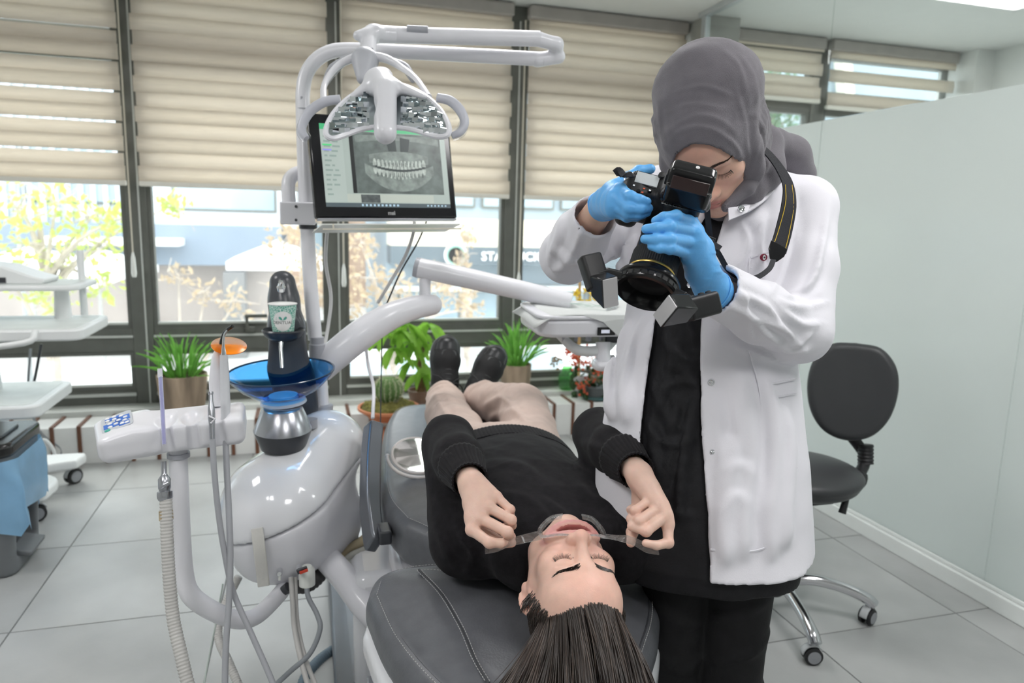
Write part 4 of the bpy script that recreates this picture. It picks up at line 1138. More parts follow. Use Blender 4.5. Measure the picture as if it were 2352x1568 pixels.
for i in range(16):
    for j in range(22):
        x = -0.205 + 0.41 * j / 21; y = 0.12 - 0.25 * i / 15; z = 0.0415 + 0.003 * sin(x * 25) * cos(y * 20)
        if i == 15: z -= 0.004
        if j < 3: z -= 0.018 * (3 - j) ** 1.2 * 0.5
        G[i, j] = tc_ + RT @ np.array([x, y, z])
MB().grid(G).build('sheet', PAPER, lin, smooth=180, solid=0.0008)
MB().add([tc_ + RT @ np.array(p_) for p_ in ((-0.06, -0.131, 0.040), (0.16, -0.131, 0.040), (0.075, -0.139, -0.034), (0.05, -0.139, -0.02), (0.0, -0.1385, 0.022))], [(0, 4, 3, 2, 1)]).build('hanging_corner', PAPER, lin, smooth=0, solid=0.0008)
pk = thing('instrument_pouch', 'crumpled clear plastic pouch lying on the instrument tray', 'pouch', tc_ + RT @ np.array([-0.06, -0.03, 0.045]))
rng = np.random.RandomState(11)
G = np.zeros((7, 12, 3))
for i in range(7):
    for j in range(12):
        G[i, j] = tc_ + RT @ (np.array([-0.12 + 0.013 * j + 0.004 * i, 0.06 - 0.011 * j - 0.012 * i + 0.03, 0.047 + rng.uniform(0, 0.012)]))
MB().grid(G).build('film', glass_mat('pouch_film', (0.90, 0.94, 0.92), rough=0.1, dirt=0.25), pk, smooth=0)
for k, (dx, dy, a_) in enumerate(((0.055, -0.06, 0.6), (0.085, -0.03, 1.0))):
    t_ = thing('steel_instrument', ['small steel clamp lying flat on the tray, nearer its front edge', 'small steel mirror handle on the tray beside the coat'][k], 'instrument', tc_ + RT @ np.array([dx, dy, 0.045]))
    d_ = np.array([cos(a_), sin(a_), 0.12]) * 0.022
    MB().tube([tc_ + RT @ (np.array([dx, dy, 0.048]) - d_), tc_ + RT @ (np.array([dx, dy, 0.050]) + d_)], [0.004, 0.005], 8).build('shaft', CHROME, t_)
    MB().sphere(tc_ + RT @ (np.array([dx, dy, 0.051]) + d_), 0.006, 8, 6).build('tip', CHROME, t_)
un = MB()
for k in range(4):
    un.tube([tc_ + RT @ np.array([-0.09 + 0.04 * k, -0.06, -0.03]), tc_ + RT @ np.array([-0.09 + 0.04 * k, -0.06, -0.052])], 0.006 if k != 2 else 0.010, 8)
un.build('hose_ports', GREYP, tray)
MB().tube([tc_ + RT @ np.array(p_) for p_ in ((-0.10, -0.04, -0.035), (-0.05, -0.08, -0.075), (0.03, -0.08, -0.075), (0.09, -0.04, -0.05))], [0.012, 0.016, 0.016, 0.012], 12, sm=6).build('hose_loop', mat('pale_hose', (0.72, 0.74, 0.74), 0.35), tray)
MB().box(tc_ + RT @ np.array([0.085, -0.05, -0.045]), (0.09, 0.05, 0.026), RT).build('bracket', DARKP, tray, bevel=0.004)
MB().tube([at(1385, 785, 2.16), at(1385, 850, 2.16)], 0.022, 16).build('handle_post', SATW, tray)
MB().tube([at(1420, 838, 2.10), at(1385, 842, 2.09), at(1370, 838, 2.13), at(1374, 830, 2.20), at(1410, 824, 2.22)], 0.014, 12, sm=5).build('handle_ring', SATW, tray)

# ================================================================ assistant console with U-shaped tube
con = thing('assistant_console', 'white instrument console with blue keypad on a bent white tube', 'console', at(405, 1040, 1.60))
c0 = at(394, 975, 1.60); RC = rotm((0, 0, 1), 0.03) @ rotm((0, 1, 0), -0.06) @ rotm((1, 0, 0), 0.10)
cs = SDF((-0.20, -0.13, -0.07), (0.20, 0.13, 0.06), 0.0030)
cs.box((0.015, -0.008, -0.008), (0.140, 0.062, 0.034), None, 0.018)
cs.box((-0.09, 0.004, -0.014), (0.062, 0.078, 0.030), rotm((0, 0, 1), 0.25), 0.02, 0.02)
cs.fn(lambda X, Y, Z: Z - 0.026 + 0.22 * (-0.07 - X) * (X < -0.07) + 0 * Y, k=0.012, op='i')
for x in (0.0, 0.05, 0.105):
    cs.el((x - 0.004, -0.030, 0.044), (0.028, 0.050, 0.034), None, 0.004, 's')
    cs.rc((x, -0.070, -0.06), (x, -0.066, 0.06), 0.0115, 0.0115, 0.002, 's')
cs.el((0.115, 0.04, 0.036), (0.024, 0.02, 0.018), None, 0.004, 's')
V, Q = cs.mesh(); meshobj('console_body', V @ RC.T + c0, Q, SATW, con)
def onc(x, y, z=0.0): return c0 + RC @ np.array([x, y, z])
kpR = RC @ rotm((0, 0, 1), 0.22) @ rotm((0, 1, 0), -0.218)
kp = onc(-0.108, 0.006, 0.0185)
MB(kpR, kp).rbox((0, 0, 0), (0.062, 0.092, 0.002), 0.01).build('keypad', mat('keypad_grey', (0.55, 0.58, 0.62), 0.4), con)
BLUEK = mat('keypad_blue', (0.03, 0.16, 0.62), 0.35)
for x, y, w, hh in ((-0.008, 0.024, 0.030, 0.02), (0.012, 0.006, 0.03, 0.03), (-0.010, -0.014, 0.034, 0.026), (0.014, -0.026, 0.022, 0.02)):
    MB(kpR, kp).box((x, y, 0.0012), (w, hh, 0.0014)).build('blue_field', BLUEK, con)
BTN = mat('button_white', (0.88, 0.88, 0.88), 0.35)
for k, (x, y) in enumerate(((-0.018, 0.034), (-0.004, 0.032), (0.010, 0.022), (-0.018, 0.018), (-0.004, 0.015), (0.018, 0.006), (0.004, 0.001), (-0.014, -0.004), (0.016, -0.012), (-0.002, -0.016), (0.010, -0.026), (-0.014, -0.024), (0.020, -0.030))):
    MB(kpR, kp).lathe([(0, 0.0034), (0.0045, 0.0032), (0.005, 0.002), (0.005, 0)], 14, (x, y, 0)).build('button', BTN, con)
MB(kpR, kp).lathe([(0, 0.0024), (0.006, 0.0024), (0.006, 0)], 14, (-0.020, -0.038, 0)).build('round_mark', mat('mark_green', (0.05, 0.42, 0.33), 0.4), con)
MB().lathe([(0.024, -0.006), (0.024, 0.004)], 20, at(410, 1043, 1.60)).build('tube_collar', GREYP, con)
MB().tube([at(409, 1030, 1.60), at(412, 1120, 1.60), at(418, 1250, 1.60), at(424, 1320, 1.60), at(436, 1362, 1.60), at(470, 1392, 1.61), at(520, 1416, 1.64), at(560, 1424, 1.68), at(598, 1408, 1.73), at(640, 1366, 1.80), at(652, 1350, 1.84)], [0.0195] * 4 + [0.021] * 3 + [0.020] * 4, 20, sm=6).build('u_tube', SATW, con)
MB().lathe([(0.012, -0.01), (0.014, 0.012)], 14, at(655, 1354, 1.80), frame((0.6, -0.2, 0.5))).build('tube_clip', DARKP, con)

def hose(name, label, pts, r, m, parts=None, corr=0.0, n=10, cat='hose', group=None):
    P = [at(*p) for p in pts]
    t = thing(name, label, cat, P[0], group)
    if corr:
        S = spline(P, 14); L = np.concatenate([[0], np.cumsum(np.linalg.norm(np.diff(S, axis=0), axis=1))])
        q = np.arange(0, L[-1], corr / 4); S2 = np.stack([np.interp(q, L, S[:, i]) for i in range(3)], 1)
        rr = r * (1 + 0.055 * np.sin(np.arange(len(q)) * math.pi / 2))
        MB().tube(S2, rr, n).build('ribbed_tube', m, t, smooth=80)
    else:
        MB().tube(P, r, n, sm=8).build('tube', m, t)
    return t
# suction hose with valve and saliva ejector
sh = hose('suction_hose', 'thick ribbed beige suction hose hanging from the console', [(381, 1145, 1.50), (384, 1240, 1.49), (389, 1330, 1.48), (398, 1420, 1.47), (415, 1500, 1.45), (436, 1590, 1.43)], 0.0125, HOSEB, corr=0.0068, n=14)
vR = frame(at(374, 1000, 1.515) - at(379, 1140, 1.50))
MB().lathe([(0.0125, -0.006), (0.0155, 0), (0.0155, 0.012), (0.0105, 0.014), (0.0125, 0.02), (0.0125, 0.038), (0.007, 0.046), (0.0055, 0.05), (0.0055, 0.075)], 18, at(379, 1142, 1.50), vR).build('valve', SILV, sh)
MB().tube([at(372, 1118, 1.488), at(380, 1112, 1.482), at(388, 1108, 1.484)], [0.004, 0.006, 0.004], 10).build('valve_lever', SILV, sh)
MB().tube([at(381, 1172, 1.499), at(382, 1194, 1.497)], [0.0136, 0.0138], 14).build('tape_wrap', mat('yellowed_tape', (0.42, 0.33, 0.20), 0.5, var=0.3, vscale=90), sh)
sj = thing('saliva_ejector', 'thin violet clear saliva ejector tube standing in the console', 'ejector', at(376, 1030, 1.52))
MB().tube([at(377, 1020, 1.515), at(373, 940, 1.53), at(368, 860, 1.54)], 0.0043, 12).build('tube', mat('violet_clear_plastic', (0.50, 0.50, 0.78), 0.15, trans=0.35), sj)
MB().tube([at(368, 866, 1.54), at(367, 846, 1.54)], [0.0052, 0.0048], 12).build('tip', mat('ejector_tip', (0.80, 0.80, 0.86), 0.3), sj)
# handpiece
hpc = thing('handpiece', 'slim metal handpiece hanging in the console notch with a grey hose', 'handpiece', at(487, 1010, 1.52))
hR = frame(at(484, 905, 1.55) - at(488, 1012, 1.53))
MB().lathe([(0.0055, 0), (0.0062, 0.03), (0.0075, 0.05), (0.0070, 0.07), (0.0045, 0.082), (0.0045, 0.098), (0.0055, 0.099), (0.0055, 0.104), (0, 0.105)], 14, at(488, 1010, 1.53), hR).build('barrel', SILV, hpc)
MB().tube([at(480, 955, 1.53), at(494, 962, 1.525), at(484, 972, 1.522)], 0.002, 6).build('clip', SATW, hpc)
MB().tube([at(488, 1008, 1.53), at(492, 1080, 1.53), at(502, 1180, 1.54), at(516, 1270, 1.55), at(536, 1360, 1.56), at(575, 1450, 1.55), at(615, 1540, 1.53), at(635, 1590, 1.52)], 0.0062, 10, sm=8).build('hose', HOSEG, hpc)
# air-water syringe
sy = thing('air_syringe', 'grey air water syringe with thin metal tip behind the handpiece', 'syringe', at(517, 935, 1.62))
MB().tube([at(518, 990, 1.60), at(518, 930, 1.61), at(516, 860, 1.62), at(514, 815, 1.62)], [0.0095, 0.0105, 0.0100, 0.0085], 14).build('handle', mat('syringe_grey', (0.60, 0.61, 0.64), 0.3), sy)
MB().tube([at(514, 818, 1.62), at(513, 792, 1.62), at(515, 770, 1.62), at(522, 758, 1.62)], [0.0065, 0.003, 0.0025, 0.0025], 10, sm=4).build('tip', CHROME, sy)
MB().tube([at(518, 985, 1.60), at(520, 1060, 1.58), at(526, 1180, 1.56), at(529, 1280, 1.55), at(526, 1380, 1.54), at(519, 1480, 1.52), at(516, 1590, 1.50)], 0.0066, 10, sm=8).build('hose', HOSEG, sy)
# curing light with orange shield
cl = thing('curing_light', 'white curing light with black light guide and orange shield on the console', 'curing light', at(497, 935, 1.64))
MB().tube([at(496, 935, 1.64), at(494, 880, 1.65), at(498, 825, 1.65), at(503, 805, 1.65)], [0.0115, 0.0135, 0.0115, 0.009], 16, sm=4).build('handle', SATW, cl)
MB().lathe([(0.008, -0.004), (0.009, 0.0), (0.009, 0.008), (0.006, 0.012)], 16, at(503, 803, 1.65), frame((0.1, 0, 1))).build('ring', CHROME, cl)
MB().tube([at(506, 800, 1.65), at(510, 780, 1.65), at(517, 762, 1.64), at(534, 749, 1.63)], [0.0048, 0.0045, 0.004, 0.004], 12, sm=5).build('light_guide', mat('black_glass_guide', (0.008, 0.008, 0.01), 0.08, spec=0.8), cl)
oc = at(526, 793, 1.655)
ORG = mat('orange_acrylic', (1.0, 0.30, 0.01), 0.15, trans=0.75, ior=1.15, var=0.02)
MB().lathe([(0, 0.003), (0.030, 0.002), (0.039, 0.0), (0.039, -0.0015), (0.030, 0.0), (0, 0.001)], 36, oc, frame((0.12, -0.36, 0.95))).build('shield', ORG, cl)
# hoses under the unit
G1 = 'hoses under the dental unit'
hose('drain_hose', 'grey hose bowing out to the right beneath the unit', [(704, 1335, 1.80), (708, 1370, 1.78), (728, 1410, 1.76), (735, 1445, 1.74), (712, 1500, 1.72), (668, 1540, 1.70), (625, 1580, 1.68)], 0.0062, mat('slate_hose', (0.27, 0.29, 0.31), 0.5), group=G1)
hose('drain_hose', 'left beige hose of the pair falling straight below the unit', [(668, 1325, 1.80), (672, 1380, 1.78), (676, 1440, 1.76), (690, 1510, 1.72), (712, 1590, 1.68)], 0.0062, HOSEB, group=G1)
hose('drain_hose', 'right beige hose of the pair falling straight below the unit', [(678, 1325, 1.81), (680, 1390, 1.79), (686, 1450, 1.77), (704, 1520, 1.73), (735, 1595, 1.69)], 0.0055, HOSEB, group=G1)
hose('floor_hose', 'thick blue grey ribbed hose curving over the floor', [(690, 1600, 1.95), (700, 1560, 2.0), (735, 1515, 2.08), (790, 1480, 2.16), (850, 1460, 2.2), (920, 1445, 2.2)], 0.0155, mat('blue_grey_hose', (0.16, 0.22, 0.27), 0.5), corr=0.009, n=14)
hose('suction_hose', 'thin ribbed beige hose looping behind the bent tube', [(548, 1325, 1.90), (525, 1370, 1.90), (505, 1420, 1.88), (503, 1470, 1.86), (525, 1520, 1.82), (555, 1590, 1.78)], 0.0105, HOSEB, corr=0.006, n=12)
hose('thin_cable', 'thin pale green cable hanging at the left of the hoses', [(512, 1340, 1.80), (496, 1430, 1.80), (478, 1520, 1.78), (466, 1590, 1.76)], 0.0022, mat('pale_green_cable', (0.55, 0.62, 0.58), 0.5), cat='cable')
hose('black_duct', 'short black ribbed duct tucked beneath the unit', [(660, 1340, 1.95), (700, 1345, 1.93), (730, 1325, 1.95), (742, 1300, 1.98)], 0.020, mat('black_duct', (0.05, 0.05, 0.05), 0.5), corr=0.010, n=14)
hose('beige_hose', 'loop of beige hoses between unit and chair base', [(770, 1290, 2.0), (800, 1262, 2.0), (830, 1243, 2.02), (850, 1225, 2.05)], 0.013, mat('tan_hose', (0.55, 0.46, 0.30), 0.5))
hose('beige_hose', 'flat grey hose loop hanging below the tan hose by the chair base', [(840, 1262, 2.0), (815, 1270, 1.98), (796, 1285, 1.97), (805, 1300, 1.97), (830, 1290, 1.99), (842, 1268, 2.02)], 0.009, mat('flat_hose', (0.50, 0.50, 0.45), 0.5))
G2 = 'cables hanging from the monitor'
hose('monitor_cable', 'pale cable running from the monitor down behind the curved arm', [(952, 508, 2.2), (948, 540, 2.22), (930, 590, 2.24), (895, 650, 2.28), (868, 695, 2.32)], 0.0055, mat('pale_cable', (0.60, 0.60, 0.60), 0.5), cat='cable', group=G2)
hose('monitor_cable', 'thin black cable running from the monitor behind the curved arm', [(982, 502, 2.24), (960, 555, 2.25), (920, 625, 2.28), (888, 698, 2.34)], 0.0028, DARKP, cat='cable', group=G2)
hose('monitor_cable', 'pale cable running down beside the lamp pole', [(752, 520, 2.2), (748, 600, 2.2), (760, 680, 2.22), (755, 740, 2.22), (745, 800, 2.2)], 0.0055, mat('pale_cable', (0.60, 0.60, 0.60), 0.5), cat='cable', group=G2)
hose('arm_cable', 'white cord hanging in front of the cactus', [(838, 780, 2.3), (846, 840, 2.3), (858, 890, 2.28), (856, 960, 2.2)], 0.0055, SATW, cat='cable')
hose('arm_cable', 'thin black cord hanging in front of the cactus', [(878, 740, 2.3), (876, 850, 2.3), (874, 960, 2.28), (872, 1100, 2.2)], 0.002, DARKP, cat='cable')

# ================================================================ dental chair
LEA = mat('charcoal_leather', (0.115, 0.12, 0.132), 0.34, var=0.12, vscale=25, bump=0.06, bscale=260, spec=0.5)
LEAS = mat('charcoal_leather_side', (0.06, 0.063, 0.07), 0.45, var=0.08, vscale=25, bump=0.06, bscale=260)
STIT = mat('grey_thread', (0.42, 0.42, 0.42), 0.8)
chair = thing('dental_chair', 'reclined charcoal leather dental chair with white shell', 'dental chair', (0.43, 1.7, 0))
def poly_sd(P):
    P = np.asarray(P, float)
    def f(X, Y):
        d = np.full(np.broadcast(X, Y).shape, 1e9); s_ = np.ones_like(d)
        n = len(P); j = n - 1
        for i in range(n):
            e = P[j] - P[i]; wx, wy = X - P[i][0], Y - P[i][1]
            t = np.clip((wx * e[0] + wy * e[1]) / (e @ e), 0, 1)
            d = np.minimum(d, (wx - e[0] * t) ** 2 + (wy - e[1] * t) ** 2)
            c1 = Y >= P[i][1]; c2 = Y < P[j][1]; c3 = e[0] * wy > e[1] * wx
            al = (c1 & c2 & c3) | (~c1 & ~c2 & ~c3)
            s_ = np.where(al, -s_, s_); j = i
        return s_ * np.sqrt(d)
    return f
def cushion(name, P, zc, hh, r, m, parent, slope=(0, 0, 0), crown=0.0, h=0.006, sm=5, dent=None):
    C = spline(list(P) + [P[0]], sm)[:-1]
    lo = C.min(0) - 0.03; hi = C.max(0) + 0.03
    zs = [slope[1] * (y - slope[0]) for y in (lo[1], hi[1])]
    s_ = SDF((lo[0], lo[1], zc - hh - 0.05 + min(zs)), (hi[0], hi[1], zc + hh + 0.05 + max(zs) + crown), h)
    d2 = poly_sd(C)(s_.ax[0][:, None].astype(float), s_.ax[1][None, :].astype(float))[:, :, None]
    Z = s_.ax[2][None, None, :] - zc - slope[1] * (s_.ax[1][None, :, None] - slope[0])
    cr = crown * np.clip(-d2 / 0.10, 0, 1) ** 0.7
    if dent: cr = cr + dent(s_.ax[0][:, None, None], s_.ax[1][None, :, None])
    Zt = np.where(Z > 0, np.maximum(Z - cr, 0), Z)
    a = d2 + r; b = np.abs(Zt) - hh + r
    s_.F = (np.sqrt(np.maximum(a, 0) ** 2 + np.maximum(b, 0) ** 2) + np.minimum(np.maximum(a, b), 0) - r).astype(np.float32)
    V, Q = s_.mesh()
    return meshobj(name, V, Q, m, parent)
SEATP = [(0.205, 1.60), (0.178, 1.74), (0.185, 1.95), (0.215, 2.20), (0.255, 2.45), (0.31, 2.62), (0.40, 2.67), (0.55, 2.66), (0.65, 2.60), (0.69, 2.40), (0.70, 2.10), (0.70, 1.80), (0.68, 1.60), (0.56, 1.49), (0.43, 1.46), (0.30, 1.48)]
cushion('seat_cushion', SEATP, 0.505, 0.055, 0.035, LEA, chair, slope=(1.6, 0.008, 0), crown=0.012)
cushion('seat_shell', [(0.43 + (x - 0.43) * 0.86, 2.06 + (y - 2.06) * 0.9) for x, y in SEATP], 0.425, 0.035, 0.02, SATW, chair, slope=(1.6, 0.008, 0))
BACKP = [(0.100, 1.345), (0.125, 1.410), (0.19, 1.435), (0.30, 1.43), (0.43, 1.42), (0.56, 1.41), (0.655, 1.375), (0.69, 1.31), (0.685, 1.23), (0.648, 1.15), (0.590, 1.07), (0.525, 0.985), (0.44, 0.915), (0.34, 0.90), (0.25, 0.945), (0.178, 1.06), (0.125, 1.20)]
BS = (1.2, 0.10, 0)
cushion('back_cushion', BACKP, 0.475, 0.045, 0.035, LEA, chair, slope=BS, crown=0.02)
cushion('back_shell', [(0.40 + (x - 0.40) * 1.02, 1.18 + (y - 1.18) * 1.02) for x, y in BACKP], 0.405, 0.035, 0.022, GLOSSW, chair, slope=BS)
def stitch(name, pts, z, slope, parent=chair):
    P = spline(pts, 8); P3 = np.array([(x, y, z + slope[1] * (y - slope[0])) for x, y in P])
    L = np.concatenate([[0], np.cumsum(np.linalg.norm(np.diff(P3, axis=0), axis=1))])
    m_ = MB(); q = 0.0
    while q < L[-1] - 0.006:
        a = [np.interp(q, L, P3[:, i]) for i in range(3)]; b = [np.interp(q + 0.0045, L, P3[:, i]) for i in range(3)]
        m_.tube([a, b], 0.0009, 4); q += 0.0068
    o = m_.build(name, STIT, parent, smooth=0); o['kind'] = 'stuff'
bi = [(0.40 + (x - 0.40) * 0.93, 1.18 + (y - 1.18) * 0.92) for x, y in BACKP]
stitch('edge_stitching', bi + [bi[0]], 0.525, BS)
bi2 = [(0.40 + (x - 0.40) * 0.90, 1.18 + (y - 1.18) * 0.89) for x, y in BACKP]
MB().tube(np.array([(x, y, 0.524 + BS[1] * (y - BS[0])) for x, y in spline(bi2 + [bi2[0]], 6)]), 0.0022, 6, caps=False).build('piping', LEAS, chair)
for k in (0.0, 0.012):
    stitch('panel_stitching', [tuple(onz(u, v, 0.54)[:2]) for u, v in ((958 + k * 900, 1328), (1010 + k * 900, 1375), (1055 + k * 900, 1440), (1085 + k * 900, 1500), (1118 + k * 900, 1548))], 0.5405, BS)
MB().tube(np.array([(*onz(u, v, 0.54)[:2], 0.5395 + BS[1] * (onz(u, v, 0.54)[1] - BS[0])) for u, v in ((962, 1326), (1015, 1374), (1060, 1440), (1090, 1500), (1123, 1548))]), 0.003, 6).build('panel_piping', LEAS, chair)
stitch('panel_stitching', [tuple(onz(u, v, 0.545)[:2]) for u, v in ((958, 1322), (990, 1320), (1030, 1322))], 0.540, BS)
si = [(0.43 + (x - 0.43) * 0.92, 2.06 + (y - 2.06) * 0.95) for x, y in SEATP]
stitch('seat_stitching', si + [si[0]], 0.566, (1.6, 0.008, 0))
stitch('seat_stitching', [(0.25, 1.52), (0.29, 1.58), (0.36, 1.64)], 0.570, (1.6, 0.008, 0))
stitch('seat_stitching', [(0.262, 1.515), (0.302, 1.57), (0.37, 1.63)], 0.570, (1.6, 0.008, 0))
cushion('headrest', [(0.30, 0.985), (0.26, 0.945), (0.29, 0.86), (0.36, 0.82), (0.46, 0.835), (0.51, 0.91), (0.47, 0.975), (0.38, 0.995)], 0.475, 0.03, 0.02, LEA, chair, slope=BS)
# armrest slab at the left of the seat
ap = [at(858, 975, 1.98), at(852, 1050, 1.92), at(850, 1150, 1.84), at(856, 1225, 1.76), at(860, 1252, 1.73)]
MB().ribbon(ap, [0.040, 0.042, 0.040, 0.034, 0.030], (0.35, -1, 0.35), 0.05, sm=5).build('armrest_bracket', GRAPH, chair, bevel=0.010, seg=3)
MB().box(at(883, 1225, 1.74), (0.03, 0.06, 0.035)).build('bracket_pivot', DARKP, chair, bevel=0.005)
# base
MB().bb(0.10, 0.42, 1.75, 2.35, 0.02, 0.36).build('base_column', GLOSSW, chair, bevel=0.03, seg=3)
MB().bb(0.05, 0.60, 1.5, 2.5, 0, 0.05).build('foot_plate', GRAPH, chair, bevel=0.01)
MB().bb(0.20, 0.55, 1.45, 1.85, 0.34, 0.42).build('seat_carriage', SATW, chair, bevel=0.015)
MB().tube([at(745, 1275, 1.95), at(790, 1325, 1.90), at(830, 1380, 1.86), at(875, 1425, 1.84), at(930, 1450, 1.84)], 0.035, 20, sm=6).build('unit_arm', SATW, chair)
MB().bb(0.10, 0.34, 1.30, 1.34, 0.0, 0.36).build('back_post', SILV, chair, bevel=0.004)
# hand mirror on the seat
mr = thing('round_mirror', 'round white framed hand mirror lying on the seat by the hip', 'mirror', onz(955, 1060, 0.575))
mc = onz(958, 1047, 0.612); mR = frame((0.05, -0.42, 0.90))
MB().lathe([(0.068, -0.004), (0.074, 0.0), (0.074, 0.006), (0.070, 0.009), (0.067, 0.006)], 40, mc, mR).build('frame', mat('mirror_frame', (0.80, 0.76, 0.73), 0.35), mr)
MB().lathe([(0, 0.006), (0.0675, 0.006), (0.0675, 0.0)], 40, mc, mR).build('glass', mat('mirror_glass', (0.55, 0.60, 0.55), 0.04, metal=1.0, var=0.0), mr)
st_ = [mc + mR @ np.array([0.082 * cos(a), 0.082 * sin(a), -0.008 - 0.006 * sin(a)]) for a in np.linspace(math.pi * 0.95, math.pi * 1.75, 12)]
MB().tube(st_, 0.005, 8).build('stand_bow', mat('mirror_frame', (0.80, 0.76, 0.73), 0.35), mr)
MB().sphere(st_[0], 0.007, 8, 6).build('hinge', mat('mirror_frame', (0.80, 0.76, 0.73), 0.35), mr)

# ================================================================ saddle stool with backrest
stool = thing('operator_stool', 'black upholstered stool with backrest and chrome five-star base by the glass wall', 'stool', (1.48, 1.98, 0))
BLKL = mat('black_vinyl', (0.045, 0.047, 0.05), 0.42, var=0.05, bump=0.02, bscale=200)
BLKP = mat('black_plastic', (0.018, 0.018, 0.02), 0.5, var=0.05)
CHA = mat('polished_aluminium', (0.62, 0.62, 0.64), 0.14, metal=1.0, var=0.02)
sc_ = np.array([1.49, 1.91, 0.0])
MB().lathe([(0.035, 0.06), (0.040, 0.08), (0.036, 0.14), (0.030, 0.15), (0.030, 0.29), (0.024, 0.30), (0.022, 0.42)], 24, sc_).build('gas_column', BLKP, stool)
MB().lathe([(0.046, 0.085), (0.05, 0.10), (0.042, 0.12)], 24, sc_).build('hub', CHA, stool)
tips = []
a1 = math.radians(-31)
for k in range(5):
    a = a1 - k * 2 * math.pi / 5
    tips.append((sc_[0] + 0.30 * cos(a), sc_[1] + 0.30 * sin(a)))
WHL = mat('caster_grey', (0.30, 0.31, 0.33), 0.4, var=0.04); WHH = mat('caster_hood', (0.50, 0.52, 0.53), 0.4)
def caster(parent, x, y, r, rz, top=None):
    R = rotm((0, 0, 1), rz); T = np.array([x, y, 0.0])
    for s_ in (-1, 1):
        w = MB(R, T).lathe([(0, -0.008), (r * 0.8, -0.008), (r, -0.005), (r, 0.005), (r * 0.8, 0.008), (0, 0.008)], 24, (0, s_ * 0.013, r), rotm((1, 0, 0), math.pi / 2)).build('wheel', BLKP, parent)
        MB(R, T).lathe([(0, 0.0095), (r * 0.72, 0.0088), (r * 0.72, 0.0)], 20, (0, s_ * 0.0135, r), rotm((1, 0, 0), -s_ * math.pi / 2)).build('wheel_face', WHL, parent)
    MB(R, T).lathe([(r * 1.12, -0.012), (r * 1.16, -0.008), (r * 1.16, 0.008), (r * 1.12, 0.012)], 14, (0, 0, r * 1.02), rotm((0, 0, 1), 0) @ rotm((1, 0, 0), math.pi / 2), caps=False, a0=math.pi * 0.15, a1=math.pi * 0.98).build('hood', WHH, parent, solid=0.003)
    MB(R, T).tube([(0, 0, r * 1.9), (0, 0, top or r * 2.7)], 0.010, 10).build('stem', WHH, parent)
for k, (x, y) in enumerate(tips):
    d_ = _n(np.array([x - sc_[0], y - sc_[1], 0]))
    MB().tube([sc_ + d_ * 0.03 + np.array([0, 0, 0.105]), sc_ + d_ * 0.12 + np.array([0, 0, 0.125]), sc_ + d_ * 0.22 + np.array([0, 0, 0.112]), sc_ + d_ * 0.29 + np.array([0, 0, 0.088]), sc_ + d_ * 0.315 + np.array([0, 0, 0.068])], [0.020, 0.018, 0.017, 0.019, 0.019], 12, sm=5).build('leg', CHA, stool)
    caster(stool, x, y, 0.027, a1 - k * 1.2566 + [0.9, 1.5, 0.4, 1.0, 0.3][k], 0.075)
sd = SDF((1.28, 1.62, 0.36), (1.90, 2.24, 0.56), 0.006)
sd.el((1.57, 1.93, 0.470), (0.205, 0.195, 0.05), None, 0.02); sd.el((1.57, 1.93, 0.445), (0.19, 0.18, 0.045), None, 0.02)
V, Q = sd.mesh(); meshobj('seat', V, Q, BLKL, stool)
MB().box((1.53, 1.93, 0.405), (0.22, 0.2, 0.03)).build('seat_plate', BLKP, stool, bevel=0.008)
# backrest faces the camera-left
bk = at(1955, 898, 2.44); bn = _n(np.array([-0.62, -0.72, 0.12])); RBK = frame(bn, np.cross((0, 0, 1), bn))
bs_ = SDF((-0.17, -0.22, -0.08), (0.17, 0.22, 0.08), 0.005)
C = spline([(0, 0.165), (0.075, 0.155), (0.125, 0.10), (0.140, 0.02), (0.125, -0.07), (0.085, -0.135), (0.03, -0.165), (-0.03, -0.165), (-0.085, -0.135), (-0.125, -0.07), (-0.140, 0.02), (-0.125, 0.10), (-0.075, 0.155), (0, 0.165)], 5)[:-1]
d2 = poly_sd(C)(bs_.ax[0][:, None].astype(float), bs_.ax[1][None, :].astype(float))[:, :, None]
Zb = bs_.ax[2][None, None, :] - 0.35 * bs_.ax[0][:, None, None] ** 2 * 2
a = d2 + 0.022; b = np.abs(Zb) - 0.028 + 0.022
bs_.F = (np.sqrt(np.maximum(a, 0) ** 2 + np.maximum(b, 0) ** 2) + np.minimum(np.maximum(a, b), 0) - 0.022).astype(np.float32)
V, Q = bs_.mesh(); meshobj('backrest', V @ RBK.T + bk, Q, BLKL, stool)
V2 = V * np.array([0.94, 0.94, 0.8]) + np.array([0, 0, -0.034]); meshobj('backrest_cover', V2 @ RBK.T + bk, Q, BLKP, stool)
lowb = bk + RBK @ np.array([0, -0.14, -0.05])
MB().tube([lowb, at(1985, 1045, 2.48), at(1975, 1085, 2.45), at(1950, 1100, 2.40), at(1890, 1100, 2.36)], [0.02, 0.018, 0.020, 0.018, 0.015], 14, sm=5).build('back_bar', BLKP, stool)
bel = [at(1988, 1020 + 4 * k, 2.47) for k in range(12)]
MB().tube(bel, [0.024 + 0.003 * (k % 2) for k in range(12)], 14).build('bellows', BLKP, stool)
MB().lathe([(0, -0.016), (0.024, -0.016), (0.028, -0.008), (0.028, 0.008), (0.024, 0.016), (0, 0.016)], 9, at(1975, 1100, 2.38), frame((0.4, -0.9, 0))).build('knob', BLKP, stool)
MB().tube([at(1935, 1105, 2.33), at(1948, 1125, 2.31), at(1942, 1150, 2.30), at(1934, 1178, 2.30)], [0.010, 0.011, 0.010, 0.012], 10).build('height_lever', BLKP, stool)

